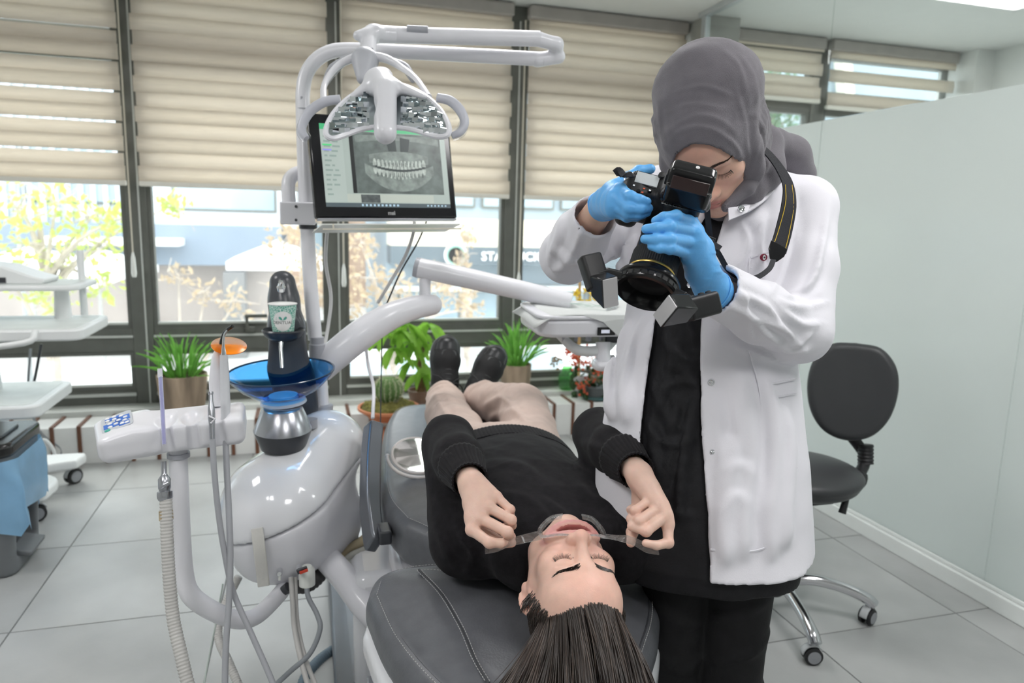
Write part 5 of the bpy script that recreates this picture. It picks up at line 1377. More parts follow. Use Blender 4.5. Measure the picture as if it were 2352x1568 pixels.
# ================================================================ trolley and bin at the left
TRW = mat('trolley_white', (0.80, 0.82, 0.82), 0.35, var=0.02)
cart = thing('equipment_trolley', 'white wheeled equipment trolley with stacked shelves by the left window', 'trolley', (-1.38, 3.45, 0))
def shelf_slab(name, x0, x1, y0, y1, z, t, r=0.05):
    MB().rbox(((x0 + x1) / 2, (y0 + y1) / 2, z), (x1 - x0, y1 - y0, t), r).build(name, TRW, cart, bevel=0.008, seg=3)
    MB().rbox(((x0 + x1) / 2, (y0 + y1) / 2, z + t / 2 + 0.0005), (x1 - x0 - 0.06, y1 - y0 - 0.06, 0.003), r * 0.7).build('shelf_mat', mat('shelf_mat', (0.72, 0.76, 0.74), 0.5), cart)
p1 = ony(190, 750, 3.25)
shelf_slab('upper_shelf', p1[0] - 0.62, p1[0] + 0.02, 3.15, 3.60, p1[2] - 0.02, 0.045)
p2 = ony(180, 660, 3.45)
shelf_slab('top_shelf', p2[0] - 0.60, p2[0] + 0.02, 3.35, 3.70, p2[2] + 0.005, 0.022)
p3 = ony(98, 918, 3.25)
shelf_slab('lower_shelf', p3[0] - 0.45, p3[0] + 0.02, 3.12, 3.60, p3[2] - 0.02, 0.05)
pc = ony(20, 900, 3.4)
MB().tube([(pc[0] - 0.06, 3.45, 0.09), (pc[0] - 0.10, 3.45, p1[2])], [0.05, 0.04], 14).build('column', TRW, cart)
pq = ony(145, 720, 3.5)
MB().tube([(pq[0], 3.5, p1[2]), (pq[0], 3.5, p2[2])], [0.035, 0.028], 14).build('support_leg', TRW, cart)
MB().tube([(pq[0] - 0.30, 3.55, p1[2]), (pq[0] - 0.30, 3.55, p2[2])], 0.02, 12).build('support_leg', TRW, cart)
MB().tube([(pq[0] + 0.05, 3.62, p1[2]), (pq[0] + 0.05, 3.62, p2[2] + 0.15)], 0.015, 12).build('support_leg', TRW, cart)
# base with curved arm and casters
w1 = onz(92, 1195, 0.0); w2 = onz(178, 1112, 0.0)
basep = [(w2[0] + 0.02, w2[1] - 0.06), (w2[0] + 0.03, w2[1] + 0.05), (w2[0] - 0.10, w2[1] + 0.06), (w2[0] - 0.45, w2[1] + 0.06), (w2[0] - 0.55, w2[1]), (w2[0] - 0.55, w1[1] - 0.03), (w1[0] - 0.10, w1[1] - 0.04), (w1[0] + 0.02, w1[1] - 0.05), (w1[0] + 0.045, w1[1] + 0.03), (w1[0] + 0.03, w1[1] + 0.14), (w2[0] - 0.13, w2[1] - 0.14), (w2[0] - 0.06, w2[1] - 0.09)]
cushion('base_frame', basep, 0.115, 0.022, 0.012, TRW, cart, h=0.007, sm=4)
for (x, y), rz in (((w1[0] - 0.01, w1[1] + 0.0), 0.4), ((w2[0] - 0.02, w2[1] + 0.02), 0.9), ((w2[0] - 0.48, w2[1] + 0.02), 0.2), ((w2[0] - 0.48, w1[1] + 0.02), 0.2)):
    caster(cart, x, y, 0.036, rz, 0.10)
ph = ony(85, 795, 3.12)
MB().tube([(ph[0] - 0.55, 3.10, ph[2] + 0.03), (ph[0] - 0.3, 3.08, ph[2]), (ph[0] - 0.03, 3.08, ph[2] + 0.02), (ph[0], 3.12, ph[2] + 0.06)], 0.012, 10, sm=5).build('handle', TRW, cart)
# scanner on the top shelf
p4 = ony(60, 640, 3.5)
sc2 = thing('scanner_unit', 'white scanner with dark slot on the trolley\'s top shelf', 'scanner', (p4[0] - 0.1, 3.5, p2[2] + 0.016))
zb = p2[2] + 0.017
MB().prism([(-0.30, 0), (0.14, 0.0), (0.15, 0.02), (0.10, 0.035), (0.0, 0.075), (-0.08, 0.085), (-0.30, 0.085)], -0.1, 0.1, np.array([[1, 0, 0], [0, 0, 1], [0, 1, 0]], float), (p4[0] - 0.05, 3.5, zb)).build('body', TRW, sc2, bevel=0.008, seg=3)
MB().box((p4[0] - 0.16, 3.398, zb + 0.018), (0.24, 0.006, 0.022)).build('slot', DARKP, sc2)
MB().box((p4[0] - 0.27, 3.398, zb + 0.06), (0.1, 0.006, 0.03)).build('label_strip', GREYP, sc2)
hose('trolley_cable', 'white cable looping from the trolley base past the bench', [(70, 1040, 3.5), (100, 1010, 3.5), (125, 1040, 3.52), (118, 1075, 3.5), (95, 1090, 3.45)], 0.009, TRW, cat='cable')
hose('trolley_cable', 'thin dark cable hanging between the trolley shelves', [(95, 790, 3.3), (75, 890, 3.3), (60, 905, 3.3)], 0.006, DARKP, cat='cable')
hose('trolley_cable', 'grey cable hanging down to the bench behind the trolley', [(70, 800, 3.5), (66, 900, 3.5), (90, 990, 3.55), (140, 1030, 3.6), (130, 1062, 3.6)], 0.006, mat('slate_hose', (0.27, 0.29, 0.31), 0.5), cat='cable')

# pedal bin with blue bag
b0_ = onz(15, 1328, 0.0); bx = b0_[0] + 0.04
tbn = thing('pedal_bin', 'grey pedal bin with black lid and light blue bag at the left edge', 'bin', (bx - 0.16, b0_[1] + 0.12, 0))
BINM = mat('bin_grey', (0.17, 0.18, 0.19), 0.45, var=0.05)
y0, y1 = b0_[1] + 0.0, b0_[1] + 0.28
zt = ony(60, 1040, y0)[2]
xr = onz(62, 1290, 0.0)[0]
def ring(x0, x1, ya, yb, r, n=5):
    P = []
    for sx, sy, a0 in ((1, 1, 0), (-1, 1, 90), (-1, -1, 180), (1, -1, 270)):
        for k in range(n + 1):
            t = math.radians(a0 + 90 * k / n)
            P.append(((x0 + x1) / 2 + sx * ((x1 - x0) / 2 - r) + r * math.cos(t), (ya + yb) / 2 + sy * ((yb - ya) / 2 - r) + r * math.sin(t)))
    return P
rb, rt_ = ring(xr - 0.30, xr, y0, y1, 0.04), ring(xr - 0.325, xr + 0.025, y0 - 0.02, y1 + 0.02, 0.05)
sbn = SDF((xr - 0.36, y0 - 0.05, -0.01), (xr + 0.06, y1 + 0.05, zt + 0.03), 0.008)
def binf(X, Y, Z):
    t = np.clip(Z / zt, 0, 1); hx = 0.15 + 0.022 * t; hy = (y1 - y0) / 2 + 0.02 * t
    qx = np.abs(X - (xr - 0.15)) - hx + 0.04; qy = np.abs(Y - (y0 + y1) / 2) - hy + 0.04
    d = np.sqrt(np.maximum(qx, 0) ** 2 + np.maximum(qy, 0) ** 2) + np.minimum(np.maximum(qx, qy), 0) - 0.04
    return np.maximum(d, np.maximum(-Z, Z - zt))
sbn.fn(binf, k=0)
sbn.box((xr + 0.01, (y0 + y1) / 2, 0.13), (0.08, 0.10, 0.075), None, 0.02, 0.01, 's')
V, Q = sbn.mesh(); meshobj('bin_body', V, Q, BINM, tbn)
MB().box((xr + 0.0, (y0 + y1) / 2 - 0.0, 0.06), (0.07, 0.15, 0.02), rotm((0, 1, 0), 0.25)).build('pedal', BINM, tbn, bevel=0.005)
n_ = len(rt_)
rngb = np.random.RandomState(4)
G = []
for i, t in enumerate(np.linspace(0, 1, 12)):
    z = zt - 0.02 - t * 0.23
    sc3 = 1.06 + 0.05 * math.sin(t * 3)
    row = []
    for k, (x, y) in enumerate(rt_ + [rt_[0]]):
        kk_ = k % n_
        w = 1 + 0.03 * math.sin(kk_ * 2.1 + t * 4) * t + 0.015 * math.sin(kk_ * 5 + t * 9)
        dz = (0.03 * math.sin(kk_ * 0.9) + 0.03 * math.sin(kk_ * 2.3)) * t
        bulge = 0.05 * t * max(0, math.cos((kk_ - 20) * 0.5)) if x > xr - 0.05 and y < y0 + 0.1 else 0
        row.append(((xr - 0.15) + (x - xr + 0.15) * sc3 * w + bulge, (y0 + y1) / 2 + (y - (y0 + y1) / 2) * sc3 * w, z + dz))
    G.append(row)
def bagmat():
    m = sheet_mat('blue_bag_film', (0.33, 0.60, 0.86), 0.35, rough=0.25, var=0.12, vscale=6, gloss=0.4); return m
MB().grid(np.array(G)).build('bag', bagmat(), tbn, smooth=180)
MB().rbox(((xr - 0.15), (y0 + y1) / 2, zt + 0.012), (0.36, y1 - y0 + 0.06, 0.05), 0.05).build('lid', mat('black_gloss_lid', (0.02, 0.02, 0.02), 0.2), tbn, bevel=0.015, seg=3)
MB().rbox(((xr - 0.15), (y0 + y1) / 2, zt + 0.040), (0.26, y1 - y0 - 0.06, 0.012), 0.04).build('lid_panel', mat('black_gloss_lid', (0.02, 0.02, 0.02), 0.2), tbn, bevel=0.004)

# ================================================================ plants on the sill and bench
SOIL = mat('potting_soil', (0.10, 0.065, 0.04), 0.95, var=0.3, bump=0.5)
WOODP = mat('rough_wood_pot', (0.33, 0.25, 0.18), 0.8, var=0.45, vscale=14, stretch=(1, 1, 0.15), bump=0.4, bscale=30)
GRS = sheet_mat('grass_blade', (0.20, 0.48, 0.09), 0.35, rough=0.5, var=0.25, vscale=20)
def leaf_blade(m_, base, tip, w, bend, n=7, side=None):
    base = np.asarray(base, float); tip = np.asarray(tip, float)
    mid = (base + tip) / 2 + np.asarray(bend, float)
    t = np.linspace(0, 1, n)[:, None]
    P = (1 - t) ** 2 * base + 2 * t * (1 - t) * mid + t * t * tip
    d = tip - base; s_ = side if side is not None else _n(np.cross(d, (random.uniform(-1, 1), random.uniform(-1, 1), 0.3)))
    ww = w * np.sin(np.clip(t, 0.12, 1) * math.pi * 0.93) ** 0.5
    V = np.stack([P - s_ * ww / 2, P + s_ * ww / 2], 1).reshape(-1, 3)
    m_.add(V, [(2 * i, 2 * i + 1, 2 * i + 3, 2 * i + 2) for i in range(n - 1)])
def grass_pot(px, py_rim, y, rpx, hpx, label, nb, spread, hh, seed):
    random.seed(seed)
    c = ony(px, py_rim, y); r = rpx * y / FPX * 1.02; h_ = hpx * y / FPX
    zb_ = c[2] - h_
    t = thing('potted_grass', label, 'plant', (c[0], y, zb_), 'grass pots on the window sill')
    MB().lathe([(r * 0.86, 0), (r * 0.95, h_ * 0.5), (r, h_), (r * 0.9, h_), (r * 0.86, h_ * 0.85), (0, h_ * 0.85)], 28, (c[0], y, zb_)).build('pot', WOODP, t)
    MB().lathe([(0, h_ * 0.9), (r * 0.88, h_ * 0.88)], 20, (c[0], y, zb_)).build('soil', SOIL, t)
    for k in range(nb):
        a = random.uniform(0, 2 * math.pi); q = random.uniform(0, 1) ** 0.7
        b_ = np.array([c[0] + r * 0.6 * q * cos(a), y + r * 0.6 * q * sin(a), zb_ + h_ * 0.9])
        L = hh * random.uniform(0.6, 1.1); lean = spread * q * random.uniform(0.5, 1.3)
        tip = b_ + np.array([cos(a) * lean, sin(a) * lean * 0.7, max(0.02, L * (1 - 0.55 * (lean / spread) ** 2))])
        m_ = MB(); leaf_blade(m_, b_, tip, random.uniform(0.007, 0.012), (cos(a) * -0.02, 0, L * 0.22))
        o = m_.build('blade', GRS, t, smooth=180)
    return t
grass_pot(418, 858, 4.12, 50, 70, 'bushy green grass in a wooden pot behind the white console', 110, 0.17, 0.24, 21)
grass_pot(1185, 835, 4.10, 38, 72, 'bushy green grass in a wooden pot behind the black shoes', 110, 0.19, 0.27, 22)
# cactus bowl
cc = ony(895, 935, 3.75)
zb_ = 0.0
ctp = thing('potted_cactus', 'round cactus in a terracotta bowl with moss', 'plant', (cc[0], 3.82, 0.2))
TER = mat('terracotta', (0.50, 0.19, 0.09), 0.7, var=0.1, vscale=8, bump=0.1)
rr = 72 * 3.8 / FPX; zr = ony(895, 930, 3.82)[2]; c_ = np.array([cc[0], 3.80, 0.2])
hb_ = zr - 0.2
MB().lathe([(rr * 0.62, 0), (rr * 0.70, 0.02), (rr * 0.93, hb_ * 0.72), (rr * 0.93, hb_ * 0.78), (rr * 1.0, hb_ * 0.80), (rr * 1.0, hb_), (rr * 0.92, hb_), (rr * 0.88, hb_ * 0.8), (0, hb_ * 0.8)], 36, c_).build('bowl', TER, ctp)
MB().lathe([(0, hb_ * 0.9), (rr * 0.9, hb_ * 0.9)], 24, c_).build('soil', SOIL, ctp)
mo = SDF((cc[0] - 0.2, 3.6, 0.25), (cc[0] + 0.2, 4.0, 0.5), 0.008)
mo.el((cc[0], 3.80, zr - 0.015), (rr * 0.9, rr * 0.9, 0.05), None, 0.01)
V, Q = mo.mesh(); V = V + normals(V, Q) * (vnoise(V, 60) * 0.012)[:, None]
meshobj('moss', V, Q, mat('olive_moss', (0.14, 0.13, 0.03), 0.95, var=0.5, vscale=50, bump=0.8, bscale=120), ctp)
zc0 = zr + 0.02; ch_ = 0.165; cr_ = 0.070
V = []; nn_ = 96; kk_ = 18
for i, t in enumerate(np.linspace(0, 1, kk_)):
    r_ = cr_ * (math.sin(min(1, t * 1.5 + 0.15) * math.pi / 2)) * math.sqrt(max(0, 1 - max(0, (t - 0.55) / 0.45) ** 2.4))
    for j in range(nn_):
        a = 2 * math.pi * j / nn_; V.append((c_[0] + r_ * (1 + 0.11 * cos(16 * a)) * cos(a), c_[1] + r_ * (1 + 0.11 * cos(16 * a)) * sin(a), zc0 + ch_ * t - 0.02))
F = [(i * nn_ + j, i * nn_ + (j + 1) % nn_, (i + 1) * nn_ + (j + 1) % nn_, (i + 1) * nn_ + j) for i in range(kk_ - 1) for j in range(nn_)]
MB().add(V, F).build('cactus_body', mat('cactus_green', (0.11, 0.20, 0.06), 0.6, var=0.15), ctp, smooth=180)
spn = MB(); rs = np.random.RandomState(2)
for rib in range(16):
    a = 2 * math.pi * rib / 16
    for i in range(2, kk_ - 1):
        b_ = np.array(V[i * nn_ + rib * 6]); 
        for q in range(4):
            d_ = _n(np.array([cos(a), sin(a), 0.2]) + rs.normal(size=3) * 0.6) * (0.012 if i < kk_ - 4 else 0.016)
            spn.tube([b_, b_ + d_], [0.0008, 0.0003], 3, caps=False)
o = spn.build('spines', mat('cactus_spine', (0.75, 0.70, 0.52), 0.6), ctp, smooth=0); o['kind'] = 'stuff'
# plinth of terracotta under the bowl
pl = thing('terracotta_saucer', 'tall terracotta pot foot standing behind the chair seat, beneath the cactus bowl', 'pot', (cc[0], 3.70, 0.0))
MB().lathe([(0.10, 0), (0.12, 0.11), (0.135, 0.12), (0.135, 0.14), (0.12, 0.15), (0.0, 0.15)], 30, (cc[0] + 0.03, 3.70, 0.0)).build('pot_wall', TER, pl)
# money tree
mp_ = ony(965, 905, 4.08)
mt = thing('money_tree', 'leafy green money tree with a braided trunk behind the left shoe', 'plant', (mp_[0], 4.10, 0.2))
MB().lathe([(0.055, 0), (0.075, 0.085), (0.080, 0.10), (0.070, 0.10), (0.066, 0.08), (0, 0.08)], 26, (mp_[0], 4.05, 0.19)).build('pot', mat('brown_pot', (0.20, 0.12, 0.08), 0.5, var=0.2), mt)
BRN = mat('braided_trunk', (0.22, 0.13, 0.07), 0.8, var=0.3)
for k in range(3):
    P = [(mp_[0] + 0.012 * cos(2.1 * k + z * 9), 4.05 + 0.012 * sin(2.1 * k + z * 9), 0.26 + z * 0.30) for z in np.linspace(0, 1, 14)]
    MB().tube(P, [0.014, 0.011, 0.008], 8).build('trunk_strand', BRN, mt)
LFM = sheet_mat('money_tree_leaf', (0.26, 0.50, 0.07), 0.45, rough=0.4, var=0.25, vscale=12)
random.seed(5); rs = np.random.RandomState(7)
hubs = [(920, 760), (985, 745), (950, 800), (1005, 790), (905, 800), (970, 860), (935, 745), (890, 770), (1000, 850), (960, 770), (945, 830)]
for u, v in hubs:
    y_ = 4.05 + rs.uniform(-0.09, 0.07); hb2 = ony(u, v, y_)
    j = np.array([mp_[0], 4.05, 0.50 + rs.uniform(0, 0.06)])
    MB().tube([j, (j + hb2) / 2 + np.array([0, 0, 0.04]), hb2], [0.004, 0.003, 0.0025], 6, sm=4).build('stem', mat('leaf_stem', (0.22, 0.38, 0.10), 0.6), mt)
    for q in range(6):
        a = q * 1.047 + rs.uniform(-.2, .2); L = rs.uniform(0.09, 0.155)
        tip = hb2 + np.array([cos(a) * L * 0.8, sin(a) * L * 0.55, -L * rs.uniform(0.35, 1.0)])
        m_ = MB(); leaf_blade(m_, hb2, tip, L * 0.36, (cos(a) * 0.02, 0, L * 0.28), 8)
        m_.build('leaf', LFM, mt, smooth=180)
# red kalanchoe
kp2 = ony(1375, 890, 4.02)
kt = thing('potted_kalanchoe', 'red flowering succulent in a dark pot beside the white coat', 'plant', (kp2[0], 4.02, 0.2))
MB().lathe([(0.075, 0), (0.085, 0.01), (0.075, 0.02)], 26, (kp2[0] - 0.02, 4.02, 0.195)).build('saucer', mat('teal_saucer', (0.04, 0.10, 0.10), 0.4), kt)
MB().lathe([(0.055, 0), (0.07, 0.07), (0.062, 0.07), (0, 0.06)], 26, (kp2[0] - 0.02, 4.02, 0.205)).build('pot', mat('dark_grey_pot', (0.10, 0.11, 0.11), 0.5), kt)
LFK = sheet_mat('succulent_leaf', (0.05, 0.10, 0.04), 0.2, rough=0.4, var=0.3, vscale=10)
rs = np.random.RandomState(9)
for k in range(60):
    u, v = rs.uniform(1312, 1400), rs.uniform(840, 915)
    c2 = ony(u, v, 4.02 + rs.uniform(-0.07, 0.07)); d_ = _n(rs.normal(size=3) + np.array([0, -0.6, 0.3]))
    R = frame(d_, rs.normal(size=3)); m_ = MB(R, c2); m_.sphere((0, 0, 0), (0.024, 0.018, 0.004), 8, 5); m_.build('leaf', LFK, kt)
FLR = mat('red_orange_petal', (0.68, 0.12, 0.05), 0.6, var=0.25, vscale=40)
stm = mat('flower_stem', (0.30, 0.26, 0.14), 0.7)
for k, (u, v, r) in enumerate([(1340, 815, 22), (1355, 830, 18), (1320, 832, 16), (1348, 878, 20), (1335, 890, 14), (1385, 862, 14), (1375, 848, 12), (1352, 808, 14), (1318, 818, 10), (1275, 830, 14), (1305, 806, 8)]):
    y_ = 3.98 + rs.uniform(-0.05, 0.05); c2 = ony(u, v, y_)
    MB().tube([(kp2[0], 4.02, 0.30), ((kp2[0] + c2[0]) / 2, (4.02 + y_) / 2, (0.30 + c2[2]) / 2 + 0.03), c2], [0.003, 0.002, 0.0015], 5, sm=4).build('stem', stm, kt)
    m_ = MB()
    for q in range(22):
        p_ = c2 + rs.normal(size=3) * r * 4.0 / FPX * 0.5
        for e in range(4):
            a = e * 1.57 + q; m_.sphere(p_ + np.array([cos(a), -0.3, sin(a)]) * 0.0045, (0.0045, 0.002, 0.0045), 5, 3)
    o = m_.build('flower_head', FLR if k not in (9,) else mat('dry_petal', (0.35, 0.26, 0.16), 0.8), kt); o['kind'] = 'stuff'
gb = ony(1312, 880, 4.10)
gt = thing('glass_jar', 'light green glass jar beside the red flowering succulent', 'jar', (gb[0], 4.18, 0.222))
MB().lathe([(0.04, 0), (0.055, 0.03), (0.055, 0.09), (0.035, 0.13), (0.03, 0.15), (0.026, 0.15), (0.031, 0.128), (0.050, 0.088), (0.050, 0.03), (0, 0.006)], 26, (gb[0], 4.18, 0.222)).build('jar_wall', glass_mat('green_glass_thin', (0.62, 0.88, 0.60), rough=0.03, dirt=0.15), gt)
# yellow flowering plant on a stake
yp = ony(1345, 690, 4.1)
yt = thing('staked_orchid', 'yellow flowering plant tied to a wooden stake above the tray', 'plant', (yp[0], 4.16, 0.222))
MB().lathe([(0.05, 0), (0.06, 0.1), (0.054, 0.1), (0, 0.08)], 22, (yp[0], 4.16, 0.222)).build('pot', SATW, yt)
MB().tube([(yp[0], 4.16, 0.3), (yp[0] - 0.02, 4.16, ony(1336, 645, 4.16)[2])], 0.010, 8).build('stake', mat('bamboo_stake', (0.55, 0.36, 0.16), 0.6), yt)
YEL = sheet_mat('yellow_petal', (0.80, 0.58, 0.08), 0.3, var=0.2)
for u, v in ((1322, 672), (1330, 690), (1360, 676), (1352, 694), (1368, 690), (1345, 668)):
    c2 = ony(u, v, 4.12 + rs.uniform(-.03, .03))
    m_ = MB()
    for e in range(5):
        a = e * 1.2566; leaf_blade(m_, c2, c2 + np.array([cos(a) * 0.030, -0.008, sin(a) * 0.030]), 0.022, (0, -0.012, 0), 5)
    m_.build('flower', YEL, yt, smooth=180)
    MB().tube([c2, (c2[0] * 0.6 + yp[0] * 0.4, 4.15, c2[2] - 0.06), (yp[0] - 0.01, 4.16, c2[2] - 0.10)], 0.002, 5).build('stem', stm, yt)

# ================================================================ people: shared sculpting
def skin_material(name, rough=0.42):
    m = bpy.data.materials.new(name); m.use_nodes = True
    nt = m.node_tree; N = nt.nodes; L = nt.links; b = N['Principled BSDF']
    a = N.new('ShaderNodeAttribute'); a.attribute_name = 'tone'
    tc = N.new('ShaderNodeTexCoord'); nz = N.new('ShaderNodeTexNoise'); nz.inputs['Scale'].default_value = 70; nz.inputs['Detail'].default_value = 5
    L.new(tc.outputs['Object'], nz.inputs['Vector'])
    mp = N.new('ShaderNodeMapRange'); mp.inputs[3].default_value = 0.90; mp.inputs[4].default_value = 1.10; L.new(nz.outputs['Fac'], mp.inputs[0])
    hs = N.new('ShaderNodeHueSaturation'); L.new(a.outputs['Color'], hs.inputs['Color']); L.new(mp.outputs[0], hs.inputs['Value'])
    L.new(hs.outputs[0], b.inputs['Base Color'])
    b.inputs['Roughness'].default_value = rough; b.inputs['Specular IOR Level'].default_value = 0.4
    b.inputs['Subsurface Weight'].default_value = 0.25; b.inputs['Subsurface Radius'].default_value = (1.0, 0.35, 0.2); b.inputs['Subsurface Scale'].default_value = 0.005
    n2 = N.new('ShaderNodeTexNoise'); n2.inputs['Scale'].default_value = 420; L.new(tc.outputs['Object'], n2.inputs['Vector'])
    bp = N.new('ShaderNodeBump'); bp.inputs['Strength'].default_value = 0.12; bp.inputs['Distance'].default_value = 0.002
    L.new(n2.outputs['Fac'], bp.inputs['Height']); L.new(bp.outputs[0], b.inputs['Normal'])
    return m
SKIN = skin_material('skin')
def sculpt_head(h, mouth='closed', female=False, ears=True):
    """x = the person's right, y = where the face looks, z = crown"""
    s = SDF((-0.098, -0.125, -0.200), (0.098, 0.135, 0.130), h)
    w = 0.95 if female else 1.0
    s.el((0, -0.012, 0.030), (0.0735 * w, 0.093, 0.084), None, 0.02)
    s.el((0, 0.028, -0.028), (0.062 * w, 0.060, 0.082), None, 0.03)
    for q in (-1, 1):
        s.rc((q * 0.057 * w, -0.002, -0.030), (q * 0.045 * w, 0.030, -0.080), 0.016, 0.016, 0.03)
        s.rc((q * 0.045 * w, 0.030, -0.080), (0, 0.062, -0.100), 0.016, 0.020, 0.03)
        s.el((q * 0.043 * w, 0.054, -0.022), (0.024, 0.022, 0.020), None, 0.025)
    s.el((0, 0.070, -0.099), (0.020, 0.015, 0.014), None, 0.015)
    s.el((0, 0.040, 0.042), (0.060 * w, 0.046, 0.045), None, 0.03)
    s.rc((-0.036, 0.073, 0.019), (0, 0.082, 0.017), 0.010, 0.010, 0.016); s.rc((0, 0.082, 0.017), (0.036, 0.073, 0.019), 0.010, 0.010, 0.016)
    for q in (-1, 1):
        s.el((q * 0.031, 0.092, -0.001), (0.019, 0.013, 0.0115), rotm((0, 0, 1), -q * 0.25), 0.012, 's')
        s.el((q * 0.0315, 0.0685, -0.002), (0.0175, 0.0135, 0.0120), rotm((0, 0, 1), -q * 0.2), 0.006)
        arc = [(q * (0.0315 + 0.0155 * math.cos(a)), 0.0835 - 0.0055 * abs(math.cos(a)) ** 2 - q * 0, -0.0045 + 0.004 * 0 - 0.0045 * math.sin(a)) for a in np.linspace(0.05, math.pi - 0.05, 8)]
        s.chain(arc, [0.0011] * 8, 0.0022, 's')                       # closed lid line
        arc = [(q * (0.0315 + 0.0165 * math.cos(a)), 0.0825 - 0.0065 * abs(math.cos(a)) ** 2, 0.0025 + 0.0065 * math.sin(a)) for a in np.linspace(0.25, math.pi - 0.25, 8)]
        s.chain(arc, [0.0011] * 8, 0.003, 's')                        # lid crease
    s.rc((0, 0.080, 0.010), (0, 0.103, -0.028), 0.0085, 0.0095, 0.014)
    s.el((0, 0.1085, -0.0355), (0.0125, 0.0110, 0.0105), None, 0.009)
    for q in (-1, 1):
        s.el((q * 0.0135, 0.0965, -0.0385), (0.0088, 0.0115, 0.0085), None, 0.007)
        s.el((q * 0.0072, 0.1035, -0.0480), (0.0042, 0.0065, 0.0050), None, 0.003, 's')
    s.el((0, 0.072, -0.064), (0.032, 0.022, 0.024), None, 0.02)
    if mouth == 'closed':
        up = [(-0.024, 0.076, -0.0660), (-0.012, 0.090, -0.0645), (0, 0.0935, -0.0625), (0.012, 0.090, -0.0645), (0.024, 0.076, -0.0660)]
        lo = [(-0.020, 0.077, -0.0700), (-0.010, 0.0885, -0.0735), (0, 0.0905, -0.0745), (0.010, 0.0885, -0.0735), (0.020, 0.077, -0.0700)]
        s.chain(up, [0.002, 0.005, 0.005, 0.005, 0.002], 0.005); s.chain(lo, [0.002, 0.0058, 0.0065, 0.0058, 0.002], 0.005)
        gp = [(-0.027, 0.077, -0.0655), (-0.012, 0.0945, -0.0690), (0, 0.0975, -0.0685), (0.012, 0.0945, -0.0690), (0.027, 0.077, -0.0655)]
        s.chain(gp, [0.001, 0.0013, 0.0013, 0.0013, 0.001], 0.002, 's')
    else:       # lips drawn apart and sideways by the retractors
        s.el((0, 0.094, -0.069), (0.036, 0.020, 0.0052), None, 0.005, 's')
        ring = []
        for a in np.linspace(0, 2 * math.pi, 25):
            x = 0.045 * math.cos(a); z = -0.0690 + 0.0125 * math.sin(a)
            ring.append((x, 0.0915 - 0.020 * abs(math.cos(a)) ** 2.5 + 0.004 * max(0, -math.sin(a)), z))
        s.chain(ring, [0.0050 + 0.0013 * abs(math.cos(a)) for a in np.linspace(0, 2 * math.pi, 25)], 0.006)
    if ears:
        for q in (-1, 1):
            Re = rotm((0, 0, 1), q * 0.35) @ rotm((1, 0, 0), -0.15)
            c = np.array([q * 0.0755 * w, -0.016, -0.008])
            s.el(c, (0.0065, 0.0175, 0.029), Re, 0.008)
            s.el(c + Re @ np.array([q * 0.0065, 0.001, 0.003]), (0.006, 0.010, 0.019), Re, 0.004, 's')
            hx = [c + Re @ np.array([q * 0.004, 0.016 * math.sin(a) * -1, 0.028 * math.cos(a)]) for a in np.linspace(-0.7, 2.6, 10)]
            s.chain(hx, [0.0035] * 10, 0.004)
            s.el(c + Re @ np.array([q * 0.002, 0.006, -0.028]), (0.005, 0.008, 0.009), Re, 0.006)
            s.el(c + Re @ np.array([q * 0.002, 0.0145, -0.003]), (0.004, 0.004, 0.007), Re, 0.005)
    s.rc((0, -0.022, -0.060), (0, -0.034, -0.20), 0.053 * w, 0.056 * w, 0.025)
    return s
def blob(P, c, r):
    d = (P - np.asarray(c)) / np.asarray(r)
    return np.exp(-(d * d).sum(1))[:, None]
def head_tone(P, base, pink, lip, mouth, brow=None):
    C = np.tile(np.asarray(base, float), (len(P), 1)); pink = np.asarray(pink, float); lip = np.asarray(lip, float)
    for q in (-1, 1):
        k = 0.45 * blob(P, (q * 0.040, 0.07, -0.035), (0.022, 0.05, 0.020)); C = C * (1 - k) + pink * k
        k = 0.5 * blob(P, (q * 0.075, -0.015, -0.005), (0.02, 0.03, 0.035)); C = C * (1 - k) + pink * k
        k = 0.35 * blob(P, (q * 0.0315, 0.085, -0.002), (0.018, 0.02, 0.011)); C = C * (1 - k) + np.asarray(base) * np.array([0.93, 0.86, 0.82]) * k
    k = 0.45 * blob(P, (0, 0.115, -0.036), (0.016, 0.03, 0.016)); C = C * (1 - k) + pink * k
    k = 0.35 * blob(P, (0, 0.08, 0.055), (0.05, 0.04, 0.035)); C = C * (1 - k) + pink * k
    if mouth == 'closed':
        k = np.clip(1.6 * np.maximum(blob(P, (0, 0.095, -0.0635), (0.020, 0.02, 0.0042)), blob(P, (0, 0.093, -0.0745), (0.017, 0.02, 0.0050))), 0, 0.9)
    else:
        e = np.sqrt((P[:, 0] / 0.045) ** 2 + ((P[:, 2] + 0.0690) / 0.0130) ** 2)
        k = (np.clip(1 - np.abs(e - 0.93) / 0.42, 0, 1) ** 0.6 * (P[:, 1] > 0.055) * 0.95)[:, None]
    C = C * (1 - k) + lip * k
    if mouth == 'open':
        k = ((np.sqrt((P[:, 0] / 0.036) ** 2 + ((P[:, 2] + 0.0690) / 0.0065) ** 2) < 0.9) & (P[:, 1] > 0.04))[:, None]
        C = np.where(k, np.array([0.50, 0.17, 0.16]), C)
    return np.clip(C, 0, 1)
